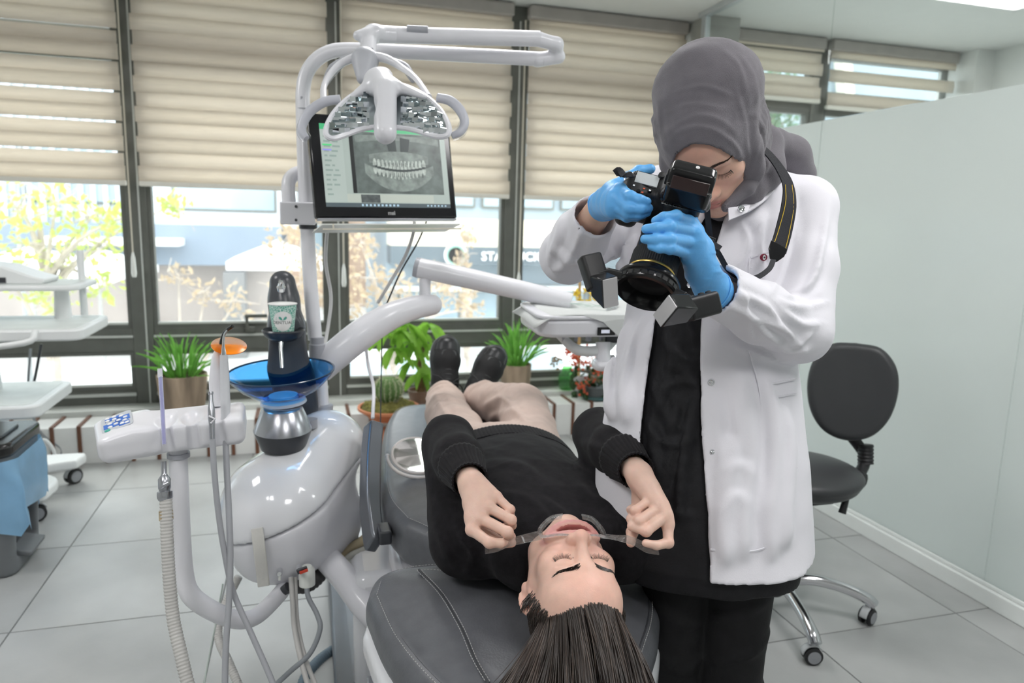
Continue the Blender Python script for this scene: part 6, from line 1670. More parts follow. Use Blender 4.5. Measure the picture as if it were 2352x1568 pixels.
def lashes(m_, X, q, S, n=22, L=0.0085):
    """fringe along the closed lid; X maps head space to the world"""
    for a in np.linspace(0.25, math.pi - 0.12, n):
        b_ = np.array([q * (0.0315 + 0.0158 * math.cos(a)), 0, -0.0045 - 0.0045 * math.sin(a)]); b_[1] = surf_y(S, b_[0], b_[2])
        d_ = _n(np.array([q * 0.75 * math.cos(a), 0.55, -0.62])) * L * (0.75 + 0.35 * random.random())
        m_.tube([X(b_), X(b_ + d_ * 0.55 + np.array([0, 0.0003, -0.0006])), X(b_ + d_ + np.array([0, 0.0012, 0]))], [0.00045, 0.00036, 0.00015], 4, caps=False)
def surf_y(s, x, z):
    i = int(round((x - s.lo[0]) / s.h)); k = int(round((z - s.lo[2]) / s.h)); col = s.F[i, :, k]
    j = np.nonzero(col < 0)[0].max(); a, b = col[j], col[min(j + 1, len(col) - 1)]
    return s.lo[1] + s.h * (j + (a / (a - b) if b > a else 0))
def surf_out(s, c, d, r0=0.03, r1=0.13):
    c = np.asarray(c, float); d = _n(d); t = np.arange(r1, r0, -0.0015); P = c + t[:, None] * d
    I = np.clip(np.round((P - s.lo) / s.h).astype(int), 0, s.n - 1); v = s.F[I[:, 0], I[:, 1], I[:, 2]]
    h_ = np.nonzero(v < 0)[0]
    return P[h_[0]] if len(h_) else c + d * r0
def brow_hairs(m_, X, q, S, n=150, thick=1.0):
    for _ in range(n):
        t = random.random() ** 0.9
        x = 0.012 + 0.038 * t; z = 0.0185 + 0.0055 * math.sin(t * 2.4) - 0.002 * t
        w = (0.0042 - 0.0028 * t) * thick
        z = z + random.uniform(-w, w); b_ = np.array([q * x, surf_y(S, q * x, z) - 0.0003, z]); d_ = np.array([q * (0.45 + 0.5 * t), -0.10 - 0.35 * t, 0.55 - 0.75 * t]); d_ = _n(d_) * random.uniform(0.005, 0.008)
        e_ = b_ + d_; e_[1] = surf_y(S, e_[0], e_[2]) + 0.0012
        m_.tube([X(b_), X(e_)], [0.0005, 0.0002], 3, caps=False)
def hand_mesh(W, mcp, chains, thumb, arm, rw=0.024, ra=0.032, h=0.0019, fr=1.0, nrm=None, wrinkle=0.0):
    pts = [W, arm] + list(mcp) + [p for c in chains for p in c] + list(thumb)
    P = np.array(pts); s = SDF(P.min(0) - 0.045, P.max(0) + 0.045, h)
    R = [0.0088 * fr, 0.0092 * fr, 0.0088 * fr, 0.0076 * fr]
    s.rc(arm, W, ra, rw, 0.012)
    for i, m_ in enumerate(mcp):
        a = W + (m_ - W) * 0.12
        s.rc(a, m_, rw * 0.62, R[i] * 1.22, 0.018)
    for i in range(3):
        a, b = mcp[i], mcp[i + 1]
        s.rc(W * 0.25 + a * 0.75, W * 0.25 + b * 0.75, 0.0105 * fr, 0.0105 * fr, 0.012)
        s.rc(W * 0.55 + a * 0.45, W * 0.55 + b * 0.45, 0.0125 * fr, 0.0125 * fr, 0.014)
    s.chain([W * 0.6 + thumb[0] * 0.4, thumb[0], thumb[1]], [0.016 * fr, 0.0155 * fr, 0.0115 * fr], 0.014)
    s.chain(thumb[1:], [0.0112 * fr, 0.0098 * fr, 0.0082 * fr][:len(thumb) - 1], 0.004)
    s.el(thumb[-2], 0.0102 * fr, None, 0.004)
    for i, c in enumerate(chains):
        f = SDF.__new__(SDF); f.__dict__.update(s.__dict__); f.F = np.full_like(s.F, 1.0)
        ch = [mcp[i]] + list(c); r = [R[i] * 1.15, R[i] * 1.0, R[i] * 0.90, R[i] * 0.76][:len(ch)]
        f.chain(ch, r, 0.003)
        f.el(mcp[i], R[i] * 1.25, None, 0.006)
        f.el(c[0], R[i] * 1.07, None, 0.004)
        s.F = smin(s.F, f.F, 0.0028)
    V, Q = s.mesh()
    return V, Q
def join(parts):
    Vs, Qs, Cs = [], [], []; o = 0
    for V, Q, C in parts:
        Vs.append(V); Qs.append(Q + o); Cs.append(np.broadcast_to(np.asarray(C, float), (len(V), 3))); o += len(V)
    return np.concatenate(Vs), np.concatenate(Qs), np.concatenate(Cs)
def tube_fn(ctrl):
    """soft body section along z: rows (z, cx, cy, a, b, yaw)"""
    c = np.array(ctrl, float)
    def f(X, Y, Z):
        z = np.clip(Z, c[0, 0], c[-1, 0])
        cx, cy, a, b = [np.interp(z, c[:, 0], c[:, i]) for i in (1, 2, 3, 4)]
        yw = np.interp(z, c[:, 0], c[:, 5])
        dx, dy = X - cx, Y - cy
        u = dx * np.cos(yw) + dy * np.sin(yw); v = -dx * np.sin(yw) + dy * np.cos(yw)
        k0 = np.sqrt((u / a) ** 2 + (v / b) ** 2); k1 = np.sqrt((u / a ** 2) ** 2 + (v / b ** 2) ** 2) + 1e-6
        d = k0 * (k0 - 1) / k1
        return np.maximum(d, np.maximum(c[0, 0] - Z, Z - c[-1, 0]))
    return f
def ridge(s, pts, r, k=0.02, op='u', sm=5):
    P = spline(pts, sm); n = len(P)
    R = r * np.sin(np.linspace(0.25, math.pi - 0.25, n)) ** 0.6
    s.chain(P, R, k, op)

# ================================================================ the patient in the chair
pat = thing('person', 'person in black sweater and beige trousers lying back in the dental chair', 'person', (0.45, 1.5, 0.56), 'people')
PR = np.array([[0.9943, 0.0675, -0.0820], [-0.0566, -0.3164, -0.9469], [-0.0899, 0.9462, -0.3108]])
PT = np.array([0.4361, 1.0814, 0.6291])
PX = lambda p: np.asarray(p, float) @ PR.T + PT
B_P, K_P, L_P = (0.82, 0.535, 0.43), (0.84, 0.42, 0.34), (0.72, 0.34, 0.33)
hs_ = sculpt_head(0.0017, 'open')
V, Q = hs_.mesh()
parts = [(V @ PR.T + PT, Q, head_tone(V, B_P, K_P, L_P, 'open'))]
HB = np.array((0.80, 0.55, 0.45))
# image-left hand (the person's left)
WL = at(1082, 1108, 1.315); EL = np.array([0.296, 1.51, 0.785]); SL = np.array([0.288, 1.330, 0.632])
mcpL = [at(1084, 1216, 1.250), at(1103, 1190, 1.258), at(1122, 1164, 1.268), at(1140, 1140, 1.283)]
chL = [[at(1124, 1246, 1.222), at(1150, 1247, 1.228), at(1161, 1244, 1.242)], [at(1166, 1222, 1.232), at(1173, 1232, 1.258), at(1160, 1232, 1.275)],
       [at(1174, 1194, 1.250), at(1176, 1206, 1.278), at(1160, 1208, 1.292)], [at(1172, 1170, 1.268), at(1173, 1182, 1.292), at(1158, 1186, 1.302)]]
thL = [at(1090, 1180, 1.305), at(1112, 1222, 1.290), at(1150, 1246, 1.262), at(1175, 1246, 1.250)]
V, Q = hand_mesh(WL, mcpL, chL, thL, WL + _n(EL - WL) * 0.09, 0.0235, 0.028)
def hand_tone(V, knuckles):
    C = np.tile(HB, (len(V), 1))
    for k in knuckles:
        b_ = 0.30 * blob(V, k, (0.011,) * 3); C = C * (1 - b_) + np.array((0.82, 0.44, 0.34)) * b_
    return C
parts.append((V, Q, hand_tone(V, mcpL + [c[0] for c in chL] + [thL[-1]])))
WR = at(1464, 1084, 1.325); ER = np.array([0.635, 1.462, 0.800]); SR_ = np.array([0.622, 1.240, 0.640])
mcpR = [at(1534, 1204, 1.268), at(1529, 1183, 1.270), at(1517, 1163, 1.278), at(1499, 1143, 1.292)]
chR = [[at(1535, 1246, 1.254), at(1508, 1252, 1.242), at(1483, 1247, 1.238)], [at(1484, 1219, 1.246), at(1452, 1208, 1.256), at(1450, 1194, 1.275)],
       [at(1468, 1196, 1.254), at(1449, 1191, 1.272), at(1453, 1178, 1.290)], [at(1458, 1172, 1.266), at(1448, 1170, 1.288), at(1456, 1162, 1.302)]]
thR = [at(1474, 1150, 1.330), at(1462, 1192, 1.308), at(1452, 1222, 1.280), at(1449, 1246, 1.258)]
V, Q = hand_mesh(WR, mcpR, chR, thR, WR + _n(ER - WR) * 0.10, 0.0235, 0.028)
parts.append((V, Q, hand_tone(V, mcpR + [c[0] for c in chR] + [thR[-1]])))
# covered body and ankles
HipL, HipR = np.array([0.420, 1.86, 0.630]), np.array([0.605, 1.83, 0.630])
KnL, KnR = np.array([0.428, 2.20, 0.655]), np.array([0.668, 2.16, 0.672])
AnL, AnR = np.array([0.478, 2.515, 0.628]), np.array([0.590, 2.475, 0.630])
bd_ = SDF((0.1, 1.1, 0.5), (0.85, 2.62, 0.92), 0.010)
bd_.chain([(0.445, 1.17, 0.63), (0.452, 1.30, 0.645), (0.46, 1.45, 0.65), (0.485, 1.66, 0.640), (0.508, 1.80, 0.625)], [0.06, 0.080, 0.085, 0.070, 0.060], 0.04)
bd_.rc(SL, SR_, 0.055, 0.055, 0.04)
bd_.chain([SL, EL, WL], [0.045, 0.036, 0.022], 0.02); bd_.chain([SR_, ER, WR], [0.045, 0.036, 0.022], 0.02)
bd_.chain([HipL, KnL, AnL], [0.060, 0.05, 0.036], 0.02); bd_.chain([HipR, KnR, AnR], [0.060, 0.05, 0.036], 0.02)
V, Q = bd_.mesh(); parts.append((V, Q, HB))
V, Q, C = join(parts); meshobj('body', V, Q, SKIN, pat, C)
# brows, lashes, teeth
HAIRD = mat('dark_brown_hair', (0.022, 0.016, 0.013), 0.38, var=0.3, vscale=40, spec=0.6)
HAIRB = mat('brown_hair_strand', (0.034, 0.024, 0.019), 0.32, var=0.35, vscale=30, spec=0.7)
random.seed(12)
for q in (-1, 1):
    m_ = MB(); brow_hairs(m_, PX, q, hs_, 260, 1.15); o = m_.build('eyebrow', HAIRD, pat, smooth=0); o['kind'] = 'stuff'
    m_ = MB(); lashes(m_, PX, q, hs_, 26); o = m_.build('eyelashes', HAIRD, pat, smooth=0); o['kind'] = 'stuff'
TEE = mat('tooth_enamel', (0.82, 0.76, 0.62), 0.25)
for k in range(-4, 4):
    x = (k + 0.5) * 0.0078
    MB(PR, PX((x, 0.083 - 30 * x * x * 0.25, -0.064))).rbox((0, 0, 0), (0.0072, 0.007, 0.010), 0.002).build('tooth', TEE, pat, bevel=0.001)
# ---------------------------------------------------------------- hair
HC = np.array([0, -0.012, 0.025])
def rooted(th, ph, lift=0.0):        # th across (-1..1), ph from hairline (0) over the crown (1)
    a = th * 1.28; f = 0.66 - 0.10 * math.cos(th * 3.0) + ph * 1.75
    d = np.array([math.sin(a), math.cos(a) * math.cos(f), math.cos(a) * math.sin(f) + 0.12 * abs(math.sin(a))])
    p = surf_out(hs_, HC, d)
    return p + _n(p - HC) * lift
rsH = np.random.RandomState(21)
ends = [(-0.160, -0.062, 0.165), (-0.120, -0.055, 0.215), (-0.070, -0.048, 0.245), (-0.015, -0.040, 0.262), (0.020, -0.036, 0.272), (0.055, -0.040, 0.258), (0.085, -0.048, 0.220), (0.096, -0.055, 0.165)]
def end_at(th): return np.array([np.interp((th + 1) / 2 * 7, range(8), [q[i] for q in ends]) for i in range(3)])
def flow(th, ph, e, lift, k=0.0):
    r0 = rooted(th, ph, -0.002)
    P = [r0]
    for t in (0.2, 0.4, 0.6, 0.8):
        p = r0 * (1 - t) + e * t + np.array([0, (0.004 + k + lift * 0.5) * math.sin(t * math.pi), 0.012 * math.sin(t * math.pi)])
        g = p - HC; rr_ = np.linalg.norm(g / np.array([0.080, 0.100, 0.092]))
        if rr_ < 1.0: p = HC + g / rr_                       # stay outside the skull
        P.append(p)
    P.append(e + np.array([0, k * 0.5, 0]))
    return P
hv_ = SDF((-0.20, -0.14, -0.06), (0.16, 0.11, 0.31), 0.0042)
for i in range(17):
    t = i / 16 * 2 - 1
    P = spline(flow(t * 0.97, 0.03, end_at(t) - np.array([0, 0.006, 0.01]), 0.001, -0.007), 3)
    hv_.chain(P, np.interp(np.linspace(0, 1, len(P)), [0, 0.12, 0.5, 0.8, 1], [0.0010, 0.002, 0.0035, 0.0065, 0.004]), 0.009)
hv_.el((0, -0.030, 0.035), (0.072, 0.078, 0.080), None, 0.01)
V, Q = hv_.mesh()
hair = meshobj('hair', V @ PR.T + PT, Q, HAIRD, pat)
st = MB(); st2 = MB()
lockoff = np.stack([rsH.normal(size=26) * 0.012, rsH.normal(size=26) * 0.007, rsH.normal(size=26) * 0.018, (np.arange(26) + 0.5) / 13 - 1], 1)
for k in range(2500):
    th = rsH.uniform(-1, 1); ph = rsH.uniform(0.0, 1.0) ** 2.0 * 0.42
    if rsH.rand() < 0.45: ph = abs(rsH.normal()) * 0.035
    lk = lockoff[int((th + 1) * 0.5 * 25.99)]
    e = end_at(th * 0.5 + lk[3] * 0.5 + rsH.normal() * 0.03) + lk[:3] + rsH.normal(size=3) * np.array([0.006, 0.005, 0.016])
    P = flow(th, ph - 0.02, e, rsH.uniform(0.010, 0.020), rsH.uniform(0.001, 0.005) + lk[1] * 0.8)
    r = rsH.uniform(0.0006, 0.0013)
    (st if rsH.rand() < 0.75 else st2).tube([PX(p) for p in spline(P, 3)], [r * 0.5, r, r, r, r * 0.3], 4, caps=False)
for q in (-1, 1):
    for k in range(420):
        y = rsH.uniform(-0.03, 0.036); z = rsH.uniform(-0.010, 0.075)
        if y > 0.004 + 0.42 * z + 0.010 * rsH.rand(): continue
        b_ = surf_out(hs_, (0, y, z), (q, 0, 0)); d_ = np.array([q * 0.10, -0.75, 0.55]) * rsH.uniform(0.016, 0.034)
        if abs(b_[0]) > 0.079: continue
        e_ = b_ + d_; e_ = surf_out(hs_, (0, e_[1], e_[2]), (q, 0, 0)) + np.array([q * rsH.uniform(0.003, 0.010), 0, 0])
        st.tube([PX(b_), PX((b_ + e_) / 2 + np.array([q * 0.004, 0, 0])), PX(e_)], [0.0009, 0.0009, 0.0003], 4, caps=False)
o = st.build('hair_strands', HAIRB, None, smooth=180); o.parent = hair; o['kind'] = 'stuff'
o = st2.build('light_strands', mat('light_brown_strand', (0.085, 0.062, 0.050), 0.35, var=0.3, vscale=30, spec=0.7), None, smooth=180); o.parent = hair; o['kind'] = 'stuff'

# ---------------------------------------------------------------- sweater
KNIT = mat('black_knit', (0.012, 0.011, 0.013), 0.85, var=0.25, vscale=90, bump=0.25, bscale=700, sheen=0.05, spec=0.2)
RIB = mat('black_ribbed_knit', (0.011, 0.010, 0.012), 0.85, var=0.2, vscale=90, sheen=0.05, spec=0.2)
sw = SDF((0.12, 1.10, 0.53), (0.82, 1.90, 0.92), 0.0052)
sw.fn(lambda X, Y, Z: tube_fn([(1.17, 0.445, 0.632, 0.070, 0.060, 0), (1.22, 0.452, 0.640, 0.125, 0.085, 0.0), (1.30, 0.455, 0.650, 0.170, 0.098, 0), (1.42, 0.460, 0.655, 0.178, 0.108, 0), (1.55, 0.474, 0.655, 0.176, 0.105, 0), (1.66, 0.488, 0.650, 0.174, 0.098, 0), (1.71, 0.494, 0.648, 0.174, 0.096, 0.0), (1.73, 0.496, 0.648, 0.172, 0.094, 0)])(X, Z, Y), k=0.02)
def arm_sleeve(s_, S, E, W, q, r1=0.064, r2=0.056, r3=0.033):
    cuff = W + _n(E - W) * 0.030
    s_.rc(S, E, r1, r2, 0.03); s_.rc(E, E + (cuff - E) * 0.55, r2, r2 * 0.92, 0.02); s_.rc(E + (cuff - E) * 0.55, cuff, r2 * 0.90, r3, 0.015)
    return cuff
cuL = arm_sleeve(sw, SL, EL, WL, -1); cuR = arm_sleeve(sw, SR_, ER, WR, 1)
sw.el(SL + np.array([0.03, -0.005, 0.0]), (0.075, 0.068, 0.072), None, 0.03); sw.el(SR_ + np.array([-0.03, -0.01, 0.0]), (0.085, 0.075, 0.075), None, 0.03)
for W, E, cu in ((WL, EL, cuL), (WR, ER, cuR)):
    d_ = _n(W - E)
    sw.fn(lambda X, Y, Z, d_=d_, cu=cu: ((X - cu[0]) * d_[0] + (Y - cu[1]) * d_[1] + (Z - cu[2]) * d_[2]), cu - 0.06, cu + 0.06, 0.003, 'i')
    sw.rc(cu - d_ * 0.035, cu + d_ * 0.06, 0.0265, 0.0275, 0.004, 's')
V, Q = sw.mesh(); N_ = normals(V, Q)
V = V + N_ * (vnoise(V, (26, 14, 20)) * 0.0028 + vnoise(V, (60, 40, 60)) * 0.0008)[:, None]
V = fold(V, N_, [((1075, 1062), (1180, 1058), (1262, 1102)), ((1150, 1122), (1232, 1152), (1302, 1250)), ((1040, 1200), (1092, 1262), (1070, 1332)), ((1332, 1050), (1352, 1100), (1402, 1162)), ((1390, 1130), (1422, 1200), (1442, 1262)), ((1000, 1180), (1022, 1240), (1042, 1292)), ((1190, 1110), (1290, 1170), (1340, 1240)), ((1030, 1290), (1120, 1320), (1220, 1340)),
    ((990, 1060), (1030, 1040), (1080, 1050)), ((985, 1090), (1020, 1085), (1060, 1110)), ((1000, 1130), (1030, 1150), (1060, 1160)), ((1330, 1010), (1370, 1020), (1410, 1060)), ((1320, 1060), (1350, 1080), (1390, 1100)), ((1330, 1100), (1360, 1140), (1420, 1160)), ((1100, 1290), (1060, 1240), (1040, 1180))], 0.0065, 9.0)
meshobj('sweater', V, Q, KNIT, pat)
def ribbed(name, pts, r, nrib, amp, m, parent, n=None, sm=6, flat=1.0, up=(0, 0, 1)):
    """knitted band: ribs run along the path"""
    P = spline(pts, sm); k = len(P); n = nrib * 4
    T = np.gradient(P, axis=0); T /= np.linalg.norm(T, axis=1)[:, None]
    rr = np.interp(np.linspace(0, 1, k), np.linspace(0, 1, len(r)), r); u = np.asarray(up, float); G = np.zeros((k, n + 1, 3))
    an = np.linspace(0, 2 * math.pi, n + 1)
    for i in range(k):
        u = u - T[i] * (u @ T[i]); u = _n(u); w = np.cross(T[i], u)
        rad = rr[i] + amp * np.cos(an * nrib)
        G[i] = P[i] + rad[:, None] * (np.cos(an)[:, None] * w + flat * np.sin(an)[:, None] * u)
    return MB().grid(G).build(name, m, parent, smooth=180, solid=0.003)
for W, E, cu in ((WL, EL, cuL), (WR, ER, cuR)):
    d_ = _n(W - E); ribbed('cuff', [cu - d_ * 0.075, cu - d_ * 0.03, cu + d_ * 0.012, cu + d_ * 0.022], [0.0465, 0.0385, 0.0325, 0.0335], 30, 0.0009, RIB, pat)
nk = [PX((0, -0.050, -0.175)), PX((0, -0.044, -0.150)), PX((0, -0.036, -0.120)), PX((0, -0.031, -0.100))]
ribbed('collar', nk, [0.080, 0.073, 0.068, 0.065], 52, 0.0013, RIB, pat)
hemP = [np.array([0.488, 1.665, 0.648]), np.array([0.492, 1.70, 0.648]), np.array([0.496, 1.745, 0.647])]
ribbed('waistband', hemP, [0.1770, 0.1768, 0.176], 110, 0.0010, RIB, pat, flat=0.560)

# ---------------------------------------------------------------- trousers
BEI = mat('beige_cotton', (0.63, 0.50, 0.44), 0.85, var=0.06, vscale=30, bump=0.12, bscale=500, sheen=0.1, spec=0.2)
tr = SDF((0.22, 1.58, 0.53), (0.84, 2.60, 0.86), 0.0052)
tr.fn(lambda X, Y, Z: tube_fn([(1.60, 0.485, 0.642, 0.160, 0.082, 0), (1.76, 0.500, 0.634, 0.182, 0.084, 0.0), (1.86, 0.512, 0.632, 0.188, 0.080, 0), (1.93, 0.518, 0.632, 0.176, 0.072, 0)])(X, Z, Y), k=0.02)
tr.chain([HipL + np.array([0.0, 0.0, 0]), HipL * 0.5 + KnL * 0.5, KnL, KnL * 0.5 + AnL * 0.5, AnL + np.array([0, -0.012, 0])], [0.084, 0.078, 0.071, 0.066, 0.060], 0.010)
tr.chain([HipR, HipR * 0.5 + KnR * 0.5, KnR, KnR * 0.5 + AnR * 0.5, AnR + np.array([0, -0.02, 0])], [0.084, 0.082, 0.079, 0.072, 0.062], 0.010)
for A, B2 in ((HipL, KnL), (KnL, AnL), (HipR, KnR), (KnR, AnR)):
    for t in (0.22, 0.5, 0.78):
        c = A + (B2 - A) * t + np.array([0, 0, 0.048])
        j = random.uniform(-0.03, 0.03)
        ridge(tr, [c + np.array([-0.062, 0.02 + j, -0.03]), c + np.array([-0.01, -0.01, 0.018]), c + np.array([0.062, 0.035 - j, -0.028])], 0.008, 0.014)
ridge(tr, [(0.508, 1.76, 0.716), (0.513, 1.84, 0.712), (0.517, 1.91, 0.700)], 0.006, 0.012)
for A, K in ((AnL, KnL), (AnR, KnR)):
    d_ = _n(A - K); e_ = A + d_ * -0.010
    tr.fn(lambda X, Y, Z, d_=d_, e_=e_: ((X - e_[0]) * d_[0] + (Y - e_[1]) * d_[1] + (Z - e_[2]) * d_[2]), e_ - 0.1, e_ + 0.1, 0.004, 'i')
    tr.rc(e_ - d_ * 0.05, e_ + d_ * 0.06, 0.052, 0.056, 0.005, 's')
V, Q = tr.mesh(); N_ = normals(V, Q)
V = V + N_ * (vnoise(V, (16, 26, 16)) * 0.0035 + vnoise(V, (40, 60, 40)) * 0.0010)[:, None]
V = fold(V, N_, [((984, 940), (1030, 925), (1076, 942)), ((984, 976), (1040, 960), (1090, 986)), ((980, 912), (1020, 904), (1056, 916)), ((1104, 932), (1150, 910), (1196, 926)), ((1110, 962), (1170, 940), (1222, 962)), ((1120, 988), (1180, 974), (1242, 1002)), ((1060, 988), (1112, 974), (1162, 992)), ((1090, 1004), (1122, 968), (1130, 940)), ((1000, 900), (1030, 950), (1060, 1000)), ((1140, 890), (1180, 930), (1230, 990))], 0.0095, 6.5)
meshobj('trousers', V, Q, BEI, pat)
# pocket flap at the right hip
MB().ribbon([at(1262, 1062, 1.93), at(1280, 1058, 1.93), at(1298, 1046, 1.94)], 0.03, (0.5, -0.6, 0.6), 0.004, sm=4).build('pocket_flap', BEI, pat, bevel=0.001)

# ---------------------------------------------------------------- shoes and socks
SHM = mat('black_mesh_upper', (0.010, 0.010, 0.011), 0.7, bump=0.3, bscale=600)
SHL = mat('black_overlay', (0.018, 0.019, 0.021), 0.35, var=0.06)
SHS = mat('black_sole', (0.035, 0.036, 0.038), 0.4, var=0.05)
SOCK = mat('grey_sock', (0.62, 0.60, 0.62), 0.9)
def shoe(heel, toe, face, label):
    t = thing('shoe', label, 'shoe', heel, 'the patient\'s black trainers')
    heel = np.asarray(heel, float); toe = np.asarray(toe, float)
    ydir = _n(toe - heel); zdir = np.asarray(face, float); zdir = _n(zdir - ydir * (zdir @ ydir)); R = np.stack([np.cross(ydir, zdir) * 1.18, ydir, zdir], 1)
    so = SDF((-0.08, -0.05, -0.02), (0.08, 0.31, 0.06), 0.004)
    C = spline([(0, -0.022), (0.034, -0.008), (0.038, 0.06), (0.037, 0.12), (0.048, 0.19), (0.040, 0.25), (0.0, 0.278), (-0.040, 0.25), (-0.050, 0.19), (-0.040, 0.12), (-0.038, 0.06), (-0.034, -0.008), (0, -0.022)], 5)[:-1]
    d2 = poly_sd(C)(so.ax[0][:, None].astype(float), so.ax[1][None, :].astype(float))[:, :, None]
    Z = so.ax[2][None, None, :]; Yg = so.ax[1][None, :, None]
    zc = 0.006 + 0.010 * np.clip((Yg - 0.2) / 0.08, 0, 1) ** 2
    a = d2 + 0.012; b = np.abs(Z - zc) - 0.018 + 0.012
    so.F = (np.sqrt(np.maximum(a, 0) ** 2 + np.maximum(b, 0) ** 2) + np.minimum(np.maximum(a, b), 0) - 0.012).astype(np.float32)
    V, Q = so.mesh(); meshobj('sole', V @ R.T + heel, Q, SHS, t)
    u = SDF((-0.07, -0.04, -0.0), (0.07, 0.29, 0.14), 0.0036)
    u.chain([(0, 0.020, 0.045), (0, 0.10, 0.042), (0, 0.18, 0.032), (0, 0.235, 0.026)], [0.040, 0.040, 0.042, 0.034], 0.02)
    u.rc((0, 0.025, 0.05), (0, 0.035, 0.090), 0.036, 0.037, 0.015)
    u.rc((0, 0.09, 0.060), (0, 0.050, 0.098), 0.030, 0.022, 0.015)
    u.fn(lambda X, Y, Z: (0.006 - Z) + 0 * X + 0 * Y, k=0.004, op='i')
    u.fn(lambda X, Y, Z: (Z - 0.098 - 0.15 * (Y - 0.03)) + 0 * X, k=0.004, op='i')
    u.rc((0, 0.030, 0.075), (0, 0.020, 0.13), 0.026, 0.028, 0.004, 's')
    V, Q = u.mesh(); meshobj('upper', V @ R.T + heel, Q, SHM, t)
    cap = SDF((-0.07, 0.14, 0.0), (0.07, 0.29, 0.10), 0.0036)
    cap.chain([(0, 0.18, 0.032), (0, 0.235, 0.0265)], [0.0435, 0.0355], 0.02)
    cap.fn(lambda X, Y, Z: (0.205 - 9 * X ** 2 - Y - 0.35 * (0.03 - Z)) * 0.9 + 0 * Z, k=0.003, op='i'); cap.fn(lambda X, Y, Z: (0.012 - Z) + 0 * X + 0 * Y, k=0.003, op='i')
    V, Q = cap.mesh(); meshobj('toe_cap', V @ R.T + heel, Q, SHL, t)
    T = lambda p: heel + R @ np.asarray(p, float)
    MB().tube([T((-0.036, 0.150, 0.048)), T((-0.024, 0.185, 0.066)), T((-0.016, 0.212, 0.064)), T((0.016, 0.212, 0.064)), T((0.024, 0.185, 0.066)), T((0.036, 0.150, 0.048))], 0.0035, 6, sm=5).build('overlay_trim', mat('grey_trim', (0.05, 0.052, 0.055), 0.4), t)
    for i in range(5):
        y = 0.085 + i * 0.018; z = 0.091 - i * 0.0055
        MB().tube([T((-0.022, y, z - 0.008)), T((-0.008, y + 0.003, z + 0.001)), T((0.008, y + 0.003, z + 0.001)), T((0.022, y, z - 0.008))], 0.0028, 6, sm=4).build('lace', SHS, t)
    for q in (-1, 1):
        MB().tube([T((0, 0.082, 0.100)), T((q * 0.022, 0.092, 0.115)), T((q * 0.045, 0.075, 0.100)), T((q * 0.040, 0.060, 0.088)), T((q * 0.012, 0.076, 0.099))], 0.0020, 6, sm=5).build('lace_bow', SHS, t)
        MB().tube([T((0, 0.082, 0.100)), T((q * 0.03, 0.11, 0.100)), T((q * 0.055, 0.118, 0.085))], 0.0018, 6, sm=5).build('lace_end', SHS, t)
    MB().lathe([(0, 0.002), (0.009, 0.0015), (0.009, -0.002)], 16, T((0, 0.062, 0.102)), R @ rotm((1, 0, 0), -0.5) @ np.diag([1, 0.7, 1])).build('tongue_badge', mat('badge_blue_grey', (0.30, 0.34, 0.44), 0.4), t)
    s_ = SDF((-0.06, -0.03, 0.05), (0.06, 0.09, 0.14), 0.004); s_.rc((0, 0.028, 0.07), (0, 0.018, 0.125), 0.026, 0.028, 0.0)
    V, Q = s_.mesh(); meshobj('sock', V @ R.T + heel, Q, SOCK, t)
shoe(np.array([0.476, 2.590, 0.570]), np.array([0.510, 2.660, 0.825]), (0.06, -1, 0.3), 'black lace-up trainer on the left in the photo, sole upright')
shoe(np.array([0.560, 2.535, 0.570]), np.array([0.702, 2.600, 0.795]), (0.10, -1, 0.45), 'black lace-up trainer on the right in the photo, leaning outward')

# ---------------------------------------------------------------- cheek retractors
CLR = glass_mat('clear_acrylic', (0.88, 0.91, 0.92), rough=0.08, dirt=0.5)
fn_ = PR @ np.array([0, 1, 0])
for q, grip, end, lb in ((-1, [at(1200, 1238, 1.236), at(1168, 1246, 1.238)], [at(1138, 1256, 1.238), at(1114, 1262, 1.243)], 'clear plastic cheek retractor held on the left of the photo'), (1, [at(1430, 1236, 1.246), at(1458, 1244, 1.246)], [at(1486, 1258, 1.240), at(1512, 1264, 1.248)], 'clear plastic cheek retractor held on the right of the photo')):
    t = thing('cheek_retractor', lb, 'retractor', grip[0], 'cheek retractors')
    c1, c2 = PX((q * 0.040, 0.088, -0.052)), PX((q * 0.040, 0.086, -0.088)); c0 = PX((q * 0.056, 0.078, -0.070))
    MB().ribbon([PX((q * 0.060, 0.076, -0.070)), grip[0], grip[1], end[0], end[1]], [0.0165, 0.0150, 0.0145, 0.018, 0.016], _n(fn_ + np.array([0, -0.5, 0])), 0.0026, sm=6).build('handle', CLR, t, bevel=0.0008)
    hook = [PX((q * 0.018, 0.100, -0.046)), PX((q * 0.040, 0.098, -0.048)), PX((q * 0.058, 0.084, -0.058)), PX((q * 0.061, 0.080, -0.070)), PX((q * 0.058, 0.084, -0.082)), PX((q * 0.040, 0.098, -0.092)), PX((q * 0.018, 0.104, -0.094))]
    MB().tube(hook, [0.0016, 0.0024, 0.0028, 0.0030, 0.0028, 0.0024, 0.0016], 8, sm=5).build('hook_rim', CLR, t)
    hook2 = [p_ * 0.80 + PX((q * 0.030, 0.090, -0.070)) * 0.20 - fn_ * 0.004 for p_ in hook]
    G = np.stack([spline(hook, 5), spline(hook2, 5)]); MB().grid(G).build('hook_blade', CLR, t, smooth=180, solid=0.0016)

